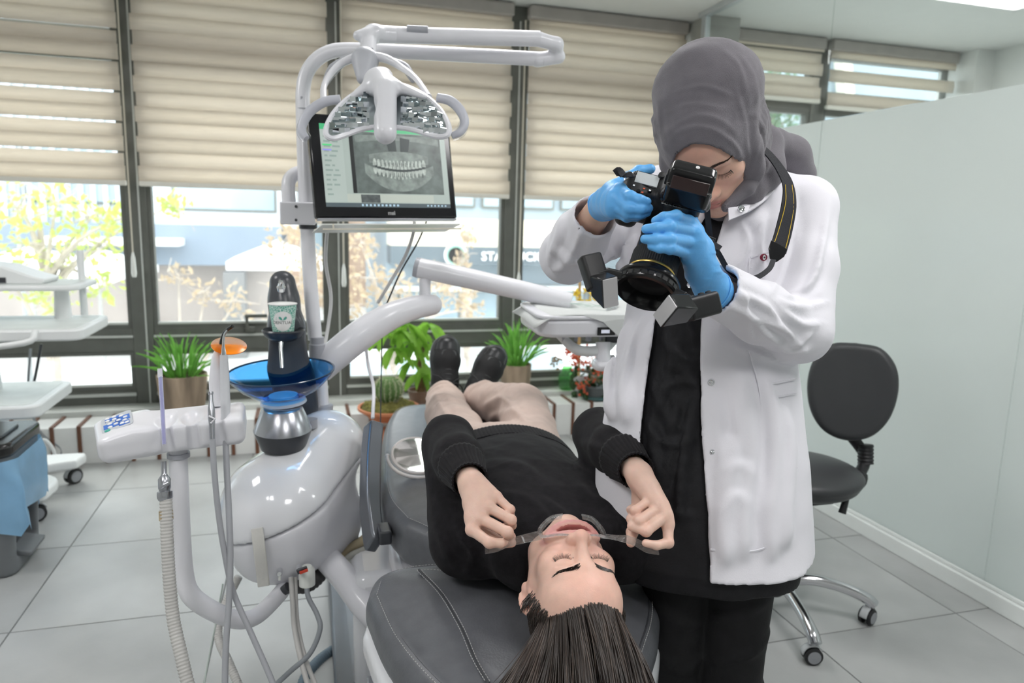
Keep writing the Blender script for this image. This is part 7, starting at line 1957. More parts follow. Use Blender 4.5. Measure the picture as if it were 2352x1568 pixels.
# ================================================================ the photographer in the white coat
wom = thing('person', 'woman in white coat and grey head scarf standing and aiming a camera', 'person', (0.80, 1.40, 0), 'people')
WRm = np.array([[-0.709, -0.3797, -0.5942], [0.686, -0.5664, -0.4567], [-0.1632, -0.7315, 0.6621]])
WT = np.array([0.7505, 1.2683, 1.4293])
WX = lambda p: np.asarray(p, float) @ WRm.T + WT
YAW = -0.466
LAT = np.array([math.cos(YAW), math.sin(YAW), 0]); BCK = np.array([-math.sin(YAW), math.cos(YAW), 0])
def rows(spec):
    out = []
    for u, v, d, a, b in spec:
        p = at(u, v, d); out.append((p[2], p[0], p[1], a, b, YAW))
    return sorted(out)
COATROWS = rows([(1606, 1262, 1.46, 0.222, 0.150), (1610, 1030, 1.49, 0.212, 0.145), (1620, 830, 1.51, 0.185, 0.130), (1640, 640, 1.52, 0.172, 0.122), (1664, 500, 1.53, 0.172, 0.112), (1684, 425, 1.54, 0.150, 0.085), (1690, 390, 1.545, 0.09, 0.06)])
cr_ = np.array(COATROWS)
def ctr_at(z): return np.array([np.interp(z, cr_[:, 0], cr_[:, 1]), np.interp(z, cr_[:, 0], cr_[:, 2]), z])
def front_u(u, v, off=-0.12):
    r = lensray(u, v); C0 = np.array([0.78, 1.37, 0])
    # meet the vertical plane just at the coat front, then measure sideways from the body axis
    for _ in range(3):
        t = (off - (EYEP - C0) @ BCK) / (r @ BCK); P = EYEP + r * t; C0 = ctr_at(P[2])
    return P[2], (P - ctr_at(P[2])) @ LAT
EDL = sorted(front_u(u, v) for u, v in ((1676, 480), (1646, 560), (1614, 700), (1606, 830), (1612, 1000), (1618, 1130), (1627, 1280)))
EDR = sorted(front_u(u, v) for u, v in ((1640, 470), (1585, 560), (1514, 690), (1492, 820), (1478, 940), (1471, 1040), (1466, 1280)))
EDL, EDR = np.array(EDL), np.array(EDR)
# head
hw = sculpt_head(0.0020, 'closed', True, False)
V, Q = hw.mesh()
B_W, K_W, L_W = (0.74, 0.47, 0.36), (0.76, 0.38, 0.29), (0.55, 0.22, 0.20)
parts = [(V @ WRm.T + WT, Q, head_tone(V, B_W, K_W, L_W, 'closed'))]
SLw, ELw, WLw = at(1850, 475, 1.50), at(1838, 765, 1.40), at(1628, 655, 1.235)
SRw, ERw, WRw = at(1520, 450, 1.60), at(1302, 588, 1.53), at(1380, 478, 1.345)
bw = SDF((0.30, 0.95, 0.0), (1.15, 1.75, 1.45), 0.012)
bw.fn(tube_fn([(z, x, y, a * 0.72, b * 0.66, w_) for z, x, y, a, b, w_ in COATROWS]), k=0.02)
bw.rc(WX((0, -0.03, -0.12)), ctr_at(1.34), 0.052, 0.06, 0.03)
bw.chain([SLw, ELw, WLw], [0.045, 0.036, 0.024], 0.02); bw.chain([SRw, ERw, WRw], [0.045, 0.036, 0.026], 0.02)
LGL, LGR_ = at(1682, 1450, 1.47), at(1548, 1450, 1.50)
for L_ in (LGL, LGR_): bw.chain([(L_[0], L_[1], 0.70), (L_[0], L_[1], 0.40), (L_[0], L_[1] + 0.02, 0.05)], [0.060, 0.045, 0.036], 0.03)
V, Q = bw.mesh(); parts.append((V, Q, np.array(B_W)))
fa = SDF(WRw - 0.12, WRw + 0.12, 0.003); fa.rc(WRw + _n(ERw - WRw) * 0.09, WRw + _n(WRw - ERw) * 0.02, 0.031, 0.0255, 0.01)
V, Q = fa.mesh(); parts.append((V, Q, np.array(B_W) * 0.95))
V, Q, C = join(parts); meshobj('body', V, Q, SKIN, wom, C)
random.seed(31)
for q in (-1, 1):
    m_ = MB(); brow_hairs(m_, WX, q, hw, 190, 0.8); o = m_.build('eyebrow', mat('brown_brow', (0.06, 0.035, 0.024), 0.5), wom, smooth=0); o['kind'] = 'stuff'
    m_ = MB(); lashes(m_, WX, q, hw, 24); o = m_.build('eyelashes', HAIRD, wom, smooth=0); o['kind'] = 'stuff'

# ---------------------------------------------------------------- head scarf
SCF = mat('grey_scarf_cloth', (0.165, 0.155, 0.172), 0.85, var=0.05, vscale=50, bump=0.15, bscale=500, sheen=0.2, spec=0.2)
wave_bump(SCF, 150, 'Z', 0.12, 0.001, 3.0, (0.5, 0.3, 0.2))
sf = SDF((-0.15, -0.20, -0.22), (0.15, 0.13, 0.22), 0.0042)
sf.el((0, -0.010, 0.027), (0.086, 0.114, 0.102), None, 0.02)
sf.el((0.004, -0.070, 0.072), (0.088, 0.088, 0.088), None, 0.04)
sf.el((-0.030, -0.066, 0.070), (0.085, 0.085, 0.085), None, 0.03)
for q in (-1, 1):
    sf.chain([(q * 0.074, 0.006, 0.020), (q * 0.078, 0.012, -0.020), (q * 0.073, 0.018, -0.060), (q * 0.048, 0.035, -0.108)], [0.010, 0.014, 0.018, 0.022], 0.03)
sf.chain([(0.055, 0.028, -0.112), (0, 0.046, -0.136), (-0.055, 0.028, -0.112)], [0.020, 0.020, 0.020], 0.02)
sf.chain([(0, -0.02, -0.05), (0, -0.035, -0.12), (-0.01, -0.045, -0.165)], [0.080, 0.074, 0.085], 0.03)
# folds sweeping round the side of the face to the neck
for k in range(4):
    o_ = 0.022 + 0.014 * k
    ridge(sf, [(-0.055 - o_ * 0.5, 0.050 - o_, 0.075), (-0.086 - o_ * 0.25, 0.010 - o_, 0.030), (-0.088 - o_ * 0.2, 0.012 - o_, -0.040), (-0.066 - o_ * 0.2, 0.030 - o_, -0.095), (-0.02, 0.050 - o_, -0.138 - 0.004 * k)], 0.0075, 0.007)
    ridge(sf, [(0.055 + o_ * 0.5, 0.050 - o_, 0.075), (0.086 + o_ * 0.25, 0.010 - o_, 0.030), (0.086 + o_ * 0.2, 0.012 - o_, -0.040), (0.066, 0.030 - o_, -0.095)], 0.0065, 0.007)
sf.fn(lambda X, Y, Z: np.maximum((np.sqrt((X / 0.0610) ** 2 + ((Z + 0.022) / 0.0965) ** 2) - 1) * 0.061, 0.012 - Y), k=0.004, op='s')
V, Q = sf.mesh(); N_ = normals(V, Q)
V = V + N_ * (vnoise(V, (16, 30, 30)) * 0.0028 + vnoise(V, (30, 60, 90)) * 0.0010)[:, None]
V = V @ WRm.T + WT
V = fold(V, normals(V, Q), [((1700, 118), (1736, 180), (1742, 262), (1722, 380)), ((1690, 190), (1716, 290), (1716, 372)), ((1735, 250), (1742, 340), (1705, 430), (1660, 466)), ((1712, 300), (1722, 360), (1700, 420)), ((1526, 335), (1560, 300), (1610, 288), (1670, 310), (1714, 368)), ((1522, 300), (1600, 262), (1660, 275), (1700, 310)),
    ((1518, 262), (1590, 236), (1680, 250)), ((1516, 200), (1519, 280), (1532, 352)), ((1540, 210), (1620, 195), (1700, 225)), ((1660, 110), (1700, 150), (1720, 220)), ((1640, 300), (1690, 330), (1712, 380))], 0.0018, 5.0)
meshobj('head_scarf', V, Q, SCF, wom)
sc3_ = SDF(at(1640, 560, 1.30) - 0.12, at(1870, 290, 1.62) + np.array([0.12, 0.10, 0.08]), 0.0045)
sc3_.chain([at(1775, 330, 1.50), at(1812, 360, 1.54), at(1838, 400, 1.57)], [0.034, 0.042, 0.034], 0.02)
sc3_.chain([at(1748, 335, 1.46), at(1752, 390, 1.44), at(1720, 440, 1.42), at(1680, 472, 1.40)], [0.045, 0.040, 0.026, 0.012], 0.02)
sc3_.chain([at(1735, 330, 1.42), at(1742, 380, 1.40), at(1712, 430, 1.385), at(1668, 476, 1.375)], [0.022, 0.020, 0.018, 0.010], 0.006)
sc3_.chain([at(1770, 360, 1.44), at(1764, 405, 1.425), at(1725, 455, 1.40)], [0.018, 0.018, 0.012], 0.006)
ridge(sc3_, [at(1800, 330, 1.50), at(1820, 365, 1.52), at(1842, 405, 1.55)], 0.012, 0.008)
V, Q = sc3_.mesh(); meshobj('scarf_tail', V, Q, SCF, wom)
# ---------------------------------------------------------------- black tunic, trousers, shoes
TUN = mat('black_scrub_cotton', (0.011, 0.011, 0.013), 0.7, var=0.2, vscale=30, bump=0.10, bscale=300, spec=0.35)
TRO = mat('black_trousers', (0.009, 0.009, 0.010), 0.75, var=0.2, vscale=30, bump=0.1, bscale=300, spec=0.3)
tu = SDF((0.45, 1.05, 0.53), (1.12, 1.75, 1.47), 0.0062)
tu.fn(tube_fn([(COATROWS[0][0] - 0.04, *COATROWS[0][1:3], 0.195, 0.128, YAW)] + [(z, x, y, a - 0.026, b - 0.018, w_) for z, x, y, a, b, w_ in COATROWS]), k=0.01)
for p0, p1, p2 in (((1600, 640), (1560, 760), (1530, 900)), ((1530, 760), (1560, 840), (1600, 880)), ((1500, 880), (1540, 960), (1600, 990)), ((1560, 920), (1545, 1020), (1520, 1120)), ((1600, 900), (1580, 1020), (1560, 1180)), ((1500, 980), (1510, 1080), (1530, 1200))):
    zs = []
    for (u, v) in (p0, p1, p2):
        z, uu = front_u(u, v, -0.10); b_ = np.interp(z, cr_[:, 0], cr_[:, 4]) - 0.018; a_ = np.interp(z, cr_[:, 0], cr_[:, 3]) - 0.026
        zs.append(ctr_at(z) + LAT * uu - BCK * (b_ * math.sqrt(max(0.1, 1 - (uu / a_) ** 2))))
    ridge(tu, zs, 0.008, 0.012)
V, Q = tu.mesh(); N_ = normals(V, Q); V = V + N_ * (vnoise(V, (20, 20, 10)) * 0.003)[:, None]
V = fold(V, N_, [((1604, 600), (1562, 720), (1530, 800)), ((1528, 780), (1580, 822), (1606, 830)), ((1500, 905), (1550, 872), (1606, 880)), ((1545, 890), (1556, 960), (1520, 1040)), ((1488, 960), (1532, 1012), (1604, 1000)), ((1600, 900), (1575, 1050), (1560, 1200)), ((1510, 840), (1530, 900), (1500, 980)), ((1560, 700), (1590, 760), (1600, 800)), ((1490, 1100), (1520, 1160), (1600, 1180))], 0.0085, 9.0)
meshobj('tunic', V, Q, TUN, wom)
for k, (u, v) in enumerate(((1611, 558), (1585, 655))):
    z, uu = front_u(u, v, -0.12); b_ = np.interp(z, cr_[:, 0], cr_[:, 4]) - 0.012
    MB().lathe([(0.0038, 0), (0.0062, 0.0016), (0.0068, 0.0), (0.0062, -0.002)], 16, ctr_at(z) + LAT * uu - BCK * (b_ + 0.004), frame(-BCK)).build('snap_ring', CHROME, wom)
tw_ = SDF((0.45, 1.05, -0.01), (1.05, 1.72, 0.75), 0.0065)
for L_, q in ((LGL, 1), (LGR_, -1)):
    tw_.chain([(L_[0], L_[1], 0.70), (L_[0], L_[1], 0.45), (L_[0], L_[1] + 0.01, 0.10), (L_[0], L_[1] + 0.01, 0.03)], [0.082, 0.068, 0.068, 0.070], 0.006)
    for z in (0.16, 0.30, 0.42, 0.52):
        ridge(tw_, [(L_[0] - 0.06, L_[1] - 0.035, z), (L_[0], L_[1] - 0.062, z + 0.03 * q), (L_[0] + 0.06, L_[1] - 0.03, z + 0.05)], 0.007, 0.014)
tw_.fn(lambda X, Y, Z: (0.025 - Z) + 0 * X + 0 * Y, k=0.004, op='i')
V, Q = tw_.mesh(); meshobj('trousers', V, Q, TRO, wom)
for L_ in (LGL, LGR_):
    s_ = SDF((L_[0] - 0.12, L_[1] - 0.25, -0.01), (L_[0] + 0.1, L_[1] + 0.1, 0.12), 0.005)
    s_.chain([L_ * [1, 1, 0] + [0, 0.02, 0.035], L_ * [1, 1, 0] + [-0.03, -0.06, 0.032], L_ * [1, 1, 0] + [-0.07, -0.14, 0.026]], [0.040, 0.042, 0.034], 0.02); s_.fn(lambda X, Y, Z: -Z + 0 * X + 0 * Y, k=0.003, op='i')
    V, Q = s_.mesh(); meshobj('clog', V, Q, SHL, wom)

# ---------------------------------------------------------------- white coat
COATM = mat('white_coat_cotton', (0.80, 0.79, 0.84), 0.75, var=0.015, vscale=8, bump=0.05, bscale=400, sheen=0.1, spec=0.25)
zh = COATROWS[0][0]
def build_coat(lo, hi, h):
    s = SDF(lo, hi, h)
    s.fn(tube_fn(COATROWS), k=0.02)
    s.rc(ctr_at(1.33) + LAT * 0.02, SLw, 0.062, 0.060, 0.04); s.rc(ctr_at(1.33) - LAT * 0.02, SRw, 0.062, 0.060, 0.04)
    return s
ct = build_coat((0.38, 0.92, 0.55), (1.16, 1.78, 1.46), 0.0056)
SDc = lambda P: np.asarray(P)
# front opening
def opening(X, Y, Z):
    cx, cy = np.interp(Z, cr_[:, 0], cr_[:, 1]), np.interp(Z, cr_[:, 0], cr_[:, 2])
    u = (X - cx) * LAT[0] + (Y - cy) * LAT[1]; v = (X - cx) * BCK[0] + (Y - cy) * BCK[1]
    l = np.interp(Z, EDL[:, 0], EDL[:, 1]); r = np.interp(Z, EDR[:, 0], EDR[:, 1])
    d = np.maximum(u - l, r - u)
    return np.maximum(d, v + 0.01)
ct.fn(opening, k=0.004, op='s')
ct.fn(tube_fn([(zh - 0.05, *COATROWS[0][1:3], 0.207, 0.138, YAW)] + [(z, x, y, a - 0.014, b - 0.012, w_) for z, x, y, a, b, w_ in COATROWS if z < 1.05]), k=0.0, op='s')
ct.fn(lambda X, Y, Z: (zh + 0.004 + 0.012 * np.sin(X * 14) - Z) + 0 * Y, k=0.003, op='i')
# vertical drape folds on the panels
for u, v0, v1 in ((1700, 860, 1240), (1765, 880, 1250), (1660, 1000, 1250), (1800, 950, 1230), (1440, 760, 960), (1410, 850, 960)):
    P = []
    for v in np.linspace(v0, v1, 5):
        z, uu = front_u(u + 6 * math.sin(v * 0.02), v, -0.09); a_ = np.interp(z, cr_[:, 0], cr_[:, 3]); b_ = np.interp(z, cr_[:, 0], cr_[:, 4])
        P.append(ctr_at(z) + LAT * uu - BCK * (b_ * math.sqrt(max(0.04, 1 - min(0.99, (uu / a_) ** 2)))))
    ridge(ct, P, 0.002, 0.03)
# sleeves
cufL = WLw + _n(ELw - WLw) * 0.022; cufR = WRw + _n(ERw - WRw) * 0.028
ct.chain([SLw, SLw * 0.5 + ELw * 0.5 + np.array([0.006, 0, 0]), ELw], [0.061, 0.060, 0.058], 0.022)
ct.chain([ELw, ELw * 0.5 + cufL * 0.5, cufL], [0.057, 0.056, 0.047], 0.018)
ct.chain([SRw, SRw * 0.5 + ERw * 0.5, ERw], [0.061, 0.062, 0.056], 0.022)
ct.chain([ERw, ERw * 0.5 + cufR * 0.5, cufR], [0.056, 0.056, 0.046], 0.018)
def px_ridge(pts, r, k=0.009, op='u'):
    ridge(ct, [at(u, v, d) for u, v, d in pts], r, k, op)
px_ridge([(1880, 640, 1.42), (1850, 690, 1.40), (1800, 720, 1.35)], 0.013)
px_ridge([(1885, 720, 1.40), (1840, 740, 1.36), (1780, 730, 1.32)], 0.011)
px_ridge([(1760, 690, 1.33), (1790, 730, 1.32), (1830, 770, 1.33)], 0.012)
px_ridge([(1735, 690, 1.31), (1760, 740, 1.305), (1800, 790, 1.33)], 0.010)
px_ridge([(1880, 780, 1.37), (1840, 800, 1.345), (1790, 800, 1.33)], 0.010)
px_ridge([(1900, 560, 1.46), (1870, 620, 1.435), (1860, 680, 1.41)], 0.012)
px_ridge([(1830, 470, 1.45), (1822, 540, 1.43), (1818, 600, 1.43)], 0.009)
px_ridge([(1300, 500, 1.49), (1275, 560, 1.475), (1262, 610, 1.48)], 0.010)
px_ridge([(1340, 560, 1.45), (1315, 600, 1.46), (1270, 620, 1.485)], 0.010)
px_ridge([(1440, 480, 1.55), (1400, 540, 1.52), (1390, 600, 1.52)], 0.011)
px_ridge([(1470, 520, 1.53), (1440, 590, 1.50), (1420, 640, 1.51)], 0.010)
for W, E, cu, r in ((WLw, ELw, cufL, 0.040), (WRw, ERw, cufR, 0.039)):
    d_ = _n(W - E)
    ct.fn(lambda X, Y, Z, d_=d_, cu=cu: ((X - cu[0]) * d_[0] + (Y - cu[1]) * d_[1] + (Z - cu[2]) * d_[2]), cu - 0.06, cu + 0.06, 0.003, 'i')
    ct.rc(cu - d_ * 0.05, cu + d_ * 0.07, r - 0.002, r + 0.001, 0.003, 's')
# neck opening
ct.rc(ctr_at(1.36) + np.array([0, 0, 0.0]), WX((0, -0.02, -0.08)), 0.072, 0.085, 0.006, 's')
V, Q = ct.mesh(); N_ = normals(V, Q)
V = V + N_ * (vnoise(V, (14, 14, 9)) * 0.0030 + vnoise(V, (38, 38, 26)) * 0.0010)[:, None]
V = fold(V, N_, [((1908, 470), (1894, 560), (1872, 640), (1845, 695)), ((1830, 440), (1818, 520), (1802, 600), (1772, 690)), ((1755, 685), (1790, 735), (1850, 800)), ((1680, 660), (1730, 682), (1768, 705)),
    ((1800, 708), (1840, 738), (1885, 738)), ((1786, 688), (1845, 700), (1897, 690)), ((1722, 700), (1745, 745), (1805, 795)), ((1660, 690), (1740, 725), (1830, 765)), ((1690, 790), (1760, 815), (1830, 820)), ((1870, 760), (1840, 790), (1800, 800)),
    ((1890, 600), (1860, 660), (1800, 690)), ((1700, 670), (1715, 700), (1730, 780)), ((1300, 470), (1290, 540), (1258, 610)), ((1345, 520), (1322, 580), (1290, 622)), ((1400, 560), (1420, 600), (1440, 642)), ((1380, 560), (1386, 600), (1370, 640)),
    ((1455, 470), (1440, 560), (1450, 640)), ((1270, 560), (1310, 590), (1360, 600)), ((1700, 500), (1722, 560), (1692, 640)), ((1760, 500), (1750, 560), (1760, 640)), ((1500, 700), (1452, 800), (1420, 950)), ((1440, 720), (1412, 850), (1392, 960))], 0.0098, 7.0)
V = fold(V, normals(V, Q), [((1712, 800), (1738, 900), (1748, 1100), (1745, 1230)), ((1640, 900), (1662, 980), (1650, 1110)), ((1690, 900), (1702, 1000), (1692, 1210)), ((1785, 910), (1795, 1000), (1780, 1210)), ((1650, 1080), (1700, 1060), (1740, 1090)), ((1640, 1180), (1690, 1130), (1730, 1160)), ((1640, 860), (1700, 850), (1740, 870))], 0.0042, 12.0)
meshobj('coat', V, Q, COATM, wom)
def front_pt(u, v, lift=0.0):
    z, uu = front_u(u, v, -0.10); a_ = np.interp(z, cr_[:, 0], cr_[:, 3]); b_ = np.interp(z, cr_[:, 0], cr_[:, 4])
    q = math.sqrt(max(0.03, 1 - min(0.99, (uu / a_) ** 2)))
    n_ = _n(LAT * (uu / a_ ** 2) - BCK * (q / b_)); return ctr_at(z) + LAT * uu - BCK * (b_ * q) + n_ * lift, n_
for u, v in ((1631, 869), (1633, 1023)):
    p, n_ = front_pt(u, v, 0.002); MB().lathe([(0, 0.003), (0.003, 0.0026), (0.0042, 0.001), (0.0060, 0.0012), (0.0066, -0.003)], 18, p, frame(n_)).build('snap_button', CHROME, wom)
def seam(pts, name, w=0.0026, lift=0.0042, m=None):
    P = [front_pt(u, v, lift) for u, v in pts]
    MB().ribbon([p for p, _ in P], w, np.array([n_ for _, n_ in P]), 0.0022, sm=5).build(name, m or COATM, wom)
seam([(1755, 880), (1764, 980), (1772, 1095)], 'pocket_seam'); seam([(1772, 1095), (1800, 1088), (1830, 1078)], 'pocket_seam'); seam([(1754, 880), (1790, 878), (1832, 880)], 'pocket_seam'); seam([(1757, 912), (1795, 910), (1832, 912)], 'pocket_seam')
seam([(1626, 1232), (1680, 1240), (1740, 1240), (1800, 1222)], 'hem_seam'); seam([(1716, 800), (1740, 900), (1750, 1100), (1752, 1230)], 'side_seam')
seam([(1720, 590), (1760, 580), (1815, 580)], 'pocket_seam'); seam([(1718, 592), (1716, 640)], 'pocket_seam')
# standing collar and its snap
colp = [at(1676, 486, 1.385), at(1712, 470, 1.40), at(1748, 442, 1.43), at(1790, 395, 1.50)]
MB().ribbon(colp, [0.030, 0.034, 0.036, 0.034], np.array([(-0.5, -0.8, 0.5), (-0.3, -0.8, 0.6), (0.0, -0.7, 0.8)]), 0.005, sm=5).build('collar', COATM, wom, bevel=0.0015)
MB().add([at(1672, 478, 1.368), at(1722, 472, 1.372), at(1716, 488, 1.366), at(1674, 506, 1.362)], [(0, 3, 2, 1)]).build('collar_tab', COATM, wom, solid=0.004, smooth=0)
MB().lathe([(0.0040, 0), (0.0062, 0.0016), (0.0068, 0.0), (0.0062, -0.002)], 18, at(1703, 479, 1.362), frame((-0.2, -1, 0.2))).build('snap_ring', CHROME, wom)
# breast emblem: small red and white eye
p, n_ = front_pt(1748, 590, 0.009)
MB().lathe([(0, 0.002), (0.0068, 0.0016), (0.0068, -0.002)], 20, p, frame(n_)).build('emblem_disc', mat('emblem_red', (0.25, 0.02, 0.05), 0.7), wom)
MB().lathe([(0, 0.003), (0.0042, 0.0028), (0.0042, -0.002)], 16, p, frame(n_) @ np.diag([0.7, 1.2, 1])).build('emblem_white', LET, wom)
MB().lathe([(0, 0.0036), (0.0018, 0.0036), (0.0018, 0)], 12, p, frame(n_)).build('emblem_dot', DARKP, wom)

# ---------------------------------------------------------------- gloves
GLV = mat('blue_nitrile', (0.13, 0.44, 0.86), 0.42, var=0.05, vscale=30, bump=0.10, bscale=90, spec=0.5, sss=0.08)
mL = [at(1580, 511, 1.150), at(1592, 533, 1.150), at(1589, 556, 1.152), at(1576, 580, 1.155)]
cL = [[at(1553, 497, 1.112), at(1525, 499, 1.106), at(1506, 507, 1.112)], [at(1538, 521, 1.098), at(1508, 524, 1.094), at(1484, 526, 1.100)],
      [at(1538, 550, 1.092), at(1508, 550, 1.088), at(1481, 549, 1.094)], [at(1540, 571, 1.092), at(1515, 570, 1.088), at(1496, 566, 1.094)]]
tL = [at(1612, 570, 1.19), at(1600, 530, 1.205), at(1585, 500, 1.215), at(1570, 480, 1.22)]
V, Q = hand_mesh(at(1616, 630, 1.205), mL, cL, tL, at(1640, 668, 1.235), 0.0275, 0.0330, fr=1.06)
N_ = normals(V, Q); wk = np.clip((vnoise(V, (40, 40, 160))), 0, 1); dl = np.linalg.norm(V - at(1616, 630, 1.2), axis=1)
V = V + N_ * (wk * 0.0022 * np.exp(-(dl / 0.05) ** 2))[:, None]
meshobj('glove', V, Q, GLV, wom)
rimc_ = at(1640, 668, 1.235); dl_ = _n(ELw - WLw)
MB().tube([rimc_ + dl_ * 0.0 + 0.0345 * (np.cos(a) * frame(dl_)[:, 0] + np.sin(a) * frame(dl_)[:, 1]) for a in np.linspace(0, 2 * math.pi, 25)], 0.0016, 6, caps=False).build('glove_rim', GLV, wom)
mR_ = [at(1424, 436, 1.195), at(1412, 452, 1.190), at(1408, 470, 1.192), at(1408, 486, 1.198)]
cR_ = [[at(1448, 452, 1.165), at(1470, 459, 1.158), at(1486, 463, 1.162)], [at(1446, 478, 1.165), at(1472, 480, 1.160), at(1490, 478, 1.172)],
       [at(1444, 490, 1.172), at(1468, 492, 1.168), at(1486, 488, 1.180)], [at(1440, 498, 1.185), at(1462, 498, 1.182), at(1478, 494, 1.190)]]
tR_ = [at(1410, 440, 1.235), at(1440, 412, 1.250), at(1468, 394, 1.258), at(1494, 388, 1.258)]
V, Q = hand_mesh(at(1394, 466, 1.275), mR_, cR_, tR_, at(1386, 473, 1.315), 0.0270, 0.0285, fr=1.06)
meshobj('glove', V, Q, GLV, wom)
rc2 = at(1386, 473, 1.315); d2_ = _n(ERw - WRw)
MB().tube([rc2 + 0.0295 * (np.cos(a) * frame(d2_)[:, 0] + np.sin(a) * frame(d2_)[:, 1]) for a in np.linspace(0, 2 * math.pi, 25)], 0.0018, 6, caps=False).build('glove_rim', GLV, wom)

# ================================================================ the camera she holds
CB = at(1550, 450, 1.205); CF = at(1488, 655, 1.125)
Lx = _n(CF - CB)                                   # where the lens points
_a, _b = at(1600, 471, 1.2), lensray(1480, 440) / FPX; _c = at(1480, 440, 1.2)
_t = ((_a - _c) @ Lx) / (_b @ Lx); _t = float(np.clip(_t, -0.06, 0.06)); Sx = _a - _c - _b * _t; Sx = _n(Sx); Sx = _n(Sx - Lx * (Sx @ Lx))   # towards the viewer's right
Ux = np.cross(Sx, Lx); Ux = Ux if Ux[1] < 0 else -Ux                   # the camera's top plate faces the viewer
CR = np.stack([Sx, Ux, -Lx], 1)                    # local: x right, y top plate, z back of camera
CBK = mat('camera_black', (0.014, 0.014, 0.015), 0.42, var=0.1, vscale=60, bump=0.08, bscale=900)
CGL = mat('camera_black_gloss', (0.012, 0.012, 0.013), 0.18, var=0.05)
CRB = mat('lens_rubber', (0.020, 0.020, 0.021), 0.55)
GOLD = mat('gold_ring', (0.80, 0.55, 0.16), 0.3, metal=0.9)
dslr = thing('camera', 'black single-lens reflex camera with twin flashes held over the patient', 'camera', CB)
def cam_mb(): return MB(CR, CB)
def cp(x, y, z): return CB + CR @ np.array([x, y, z])
# body with grip (grip towards the viewer's left)
s = SDF((-0.105, -0.09, -0.06), (0.075, 0.06, 0.05), 0.0026)
s.box((-0.018, -0.032, 0.004), (0.066, 0.042, 0.026), None, 0.012)
s.box((-0.070, -0.030, -0.012), (0.020, 0.040, 0.030), None, 0.014, 0.008)
s.box((0.0, 0.010, 0.0), (0.026, 0.024, 0.028), None, 0.014, 0.012)
s.rc((0, 0.0, -0.02), (0, 0.012, -0.034), 0.020, 0.014, 0.012)
s.rc((0, -0.034, -0.02), (0, -0.034, -0.034), 0.036, 0.034, 0.006)
V, Q = s.mesh(); meshobj('camera_body', V @ CR.T + CB, Q, CBK, dslr)
cam_mb().box((-0.052, 0.0105, 0.010), (0.044, 0.002, 0.028)).build('lcd_frame', CGL, dslr, bevel=0.001)
cam_mb().box((-0.052, 0.0117, 0.010), (0.039, 0.0012, 0.024)).build('lcd', mat('lcd_pale', (0.52, 0.55, 0.56), 0.25), dslr, bevel=0.0006)
for x, z in ((-0.070, -0.010), (-0.042, -0.012), (-0.060, -0.018), (-0.048, -0.022)):
    cam_mb().lathe([(0, 0.0022), (0.0032, 0.002), (0.0038, 0.0)], 12, (x, 0.0100, z), rotm((1, 0, 0), -math.pi / 2)).build('button', CGL, dslr)
for x, z, c in ((-0.070, -0.0100, 'w'), (-0.042, -0.0120, 'w'), (-0.052, -0.0115, 'r'), (-0.053, -0.020, 'r')):
    cam_mb().box((x, 0.0123, z), (0.0034, 0.0006, 0.0026)).build('button_mark', LET if c == 'w' else mat('mark_red', (0.75, 0.12, 0.05), 0.5), dslr)
cam_mb().lathe([(0, 0.006), (0.006, 0.005), (0.007, 0)], 14, (-0.030, 0.012, 0.024), rotm((1, 0, 0), -math.pi / 2)).build('mode_dial', CRB, dslr)
cam_mb().lathe([(0.0115, -0.004), (0.0122, 0), (0.0115, 0.004)], 20, (-0.066, 0.000, -0.038), rotm((0, 1, 0), 0.0)).build('command_dial', CRB, dslr)
cam_mb().lathe([(0.0124, -0.0006), (0.0130, 0), (0.0124, 0.0006)], 20, (-0.066, 0.000, -0.0335)).build('red_ring', mat('grip_red', (0.5, 0.03, 0.03), 0.5), dslr)
cam_mb().box((0.0, 0.030, -0.034), (0.036, 0.012, 0.016), rotm((1, 0, 0), 0.4)).build('prism_front', CGL, dslr, bevel=0.004)
text_part('brand_mark', 'NIKON', 0.0100, LET, dslr, cp(0.0, 0.030, -0.0455), CR @ np.array([[1, 0, 0], [0, 0.6, 0.8], [0, -0.8, 0.6]], float), 0.0002, 1.1, 0.0003)
for x in (-0.083, 0.050):
    cam_mb().tube([(x + 0.008 * math.cos(a), 0.006 + 0.004 * math.sin(a), 0.010 + 0.008 * math.sin(a)) for a in np.linspace(0, 2 * math.pi, 14)], 0.0010, 6, caps=False).build('strap_ring', CHROME, dslr)
    cam_mb().sphere((x, 0.004, 0.006), 0.004, 8, 6).build('strap_lug', CHROME, dslr)
# lens (axis along -z)
Lz = lambda prof, n=40: cam_mb().lathe([(r, -z) for r, z in prof], n, (0, -0.034, 0))
Lz([(0.034, 0.030), (0.036, 0.034), (0.036, 0.050), (0.0375, 0.052), (0.0375, 0.062), (0.036, 0.064), (0.037, 0.09), (0.0375, 0.104), (0.034, 0.106)]).build('lens_barrel', CGL, dslr)
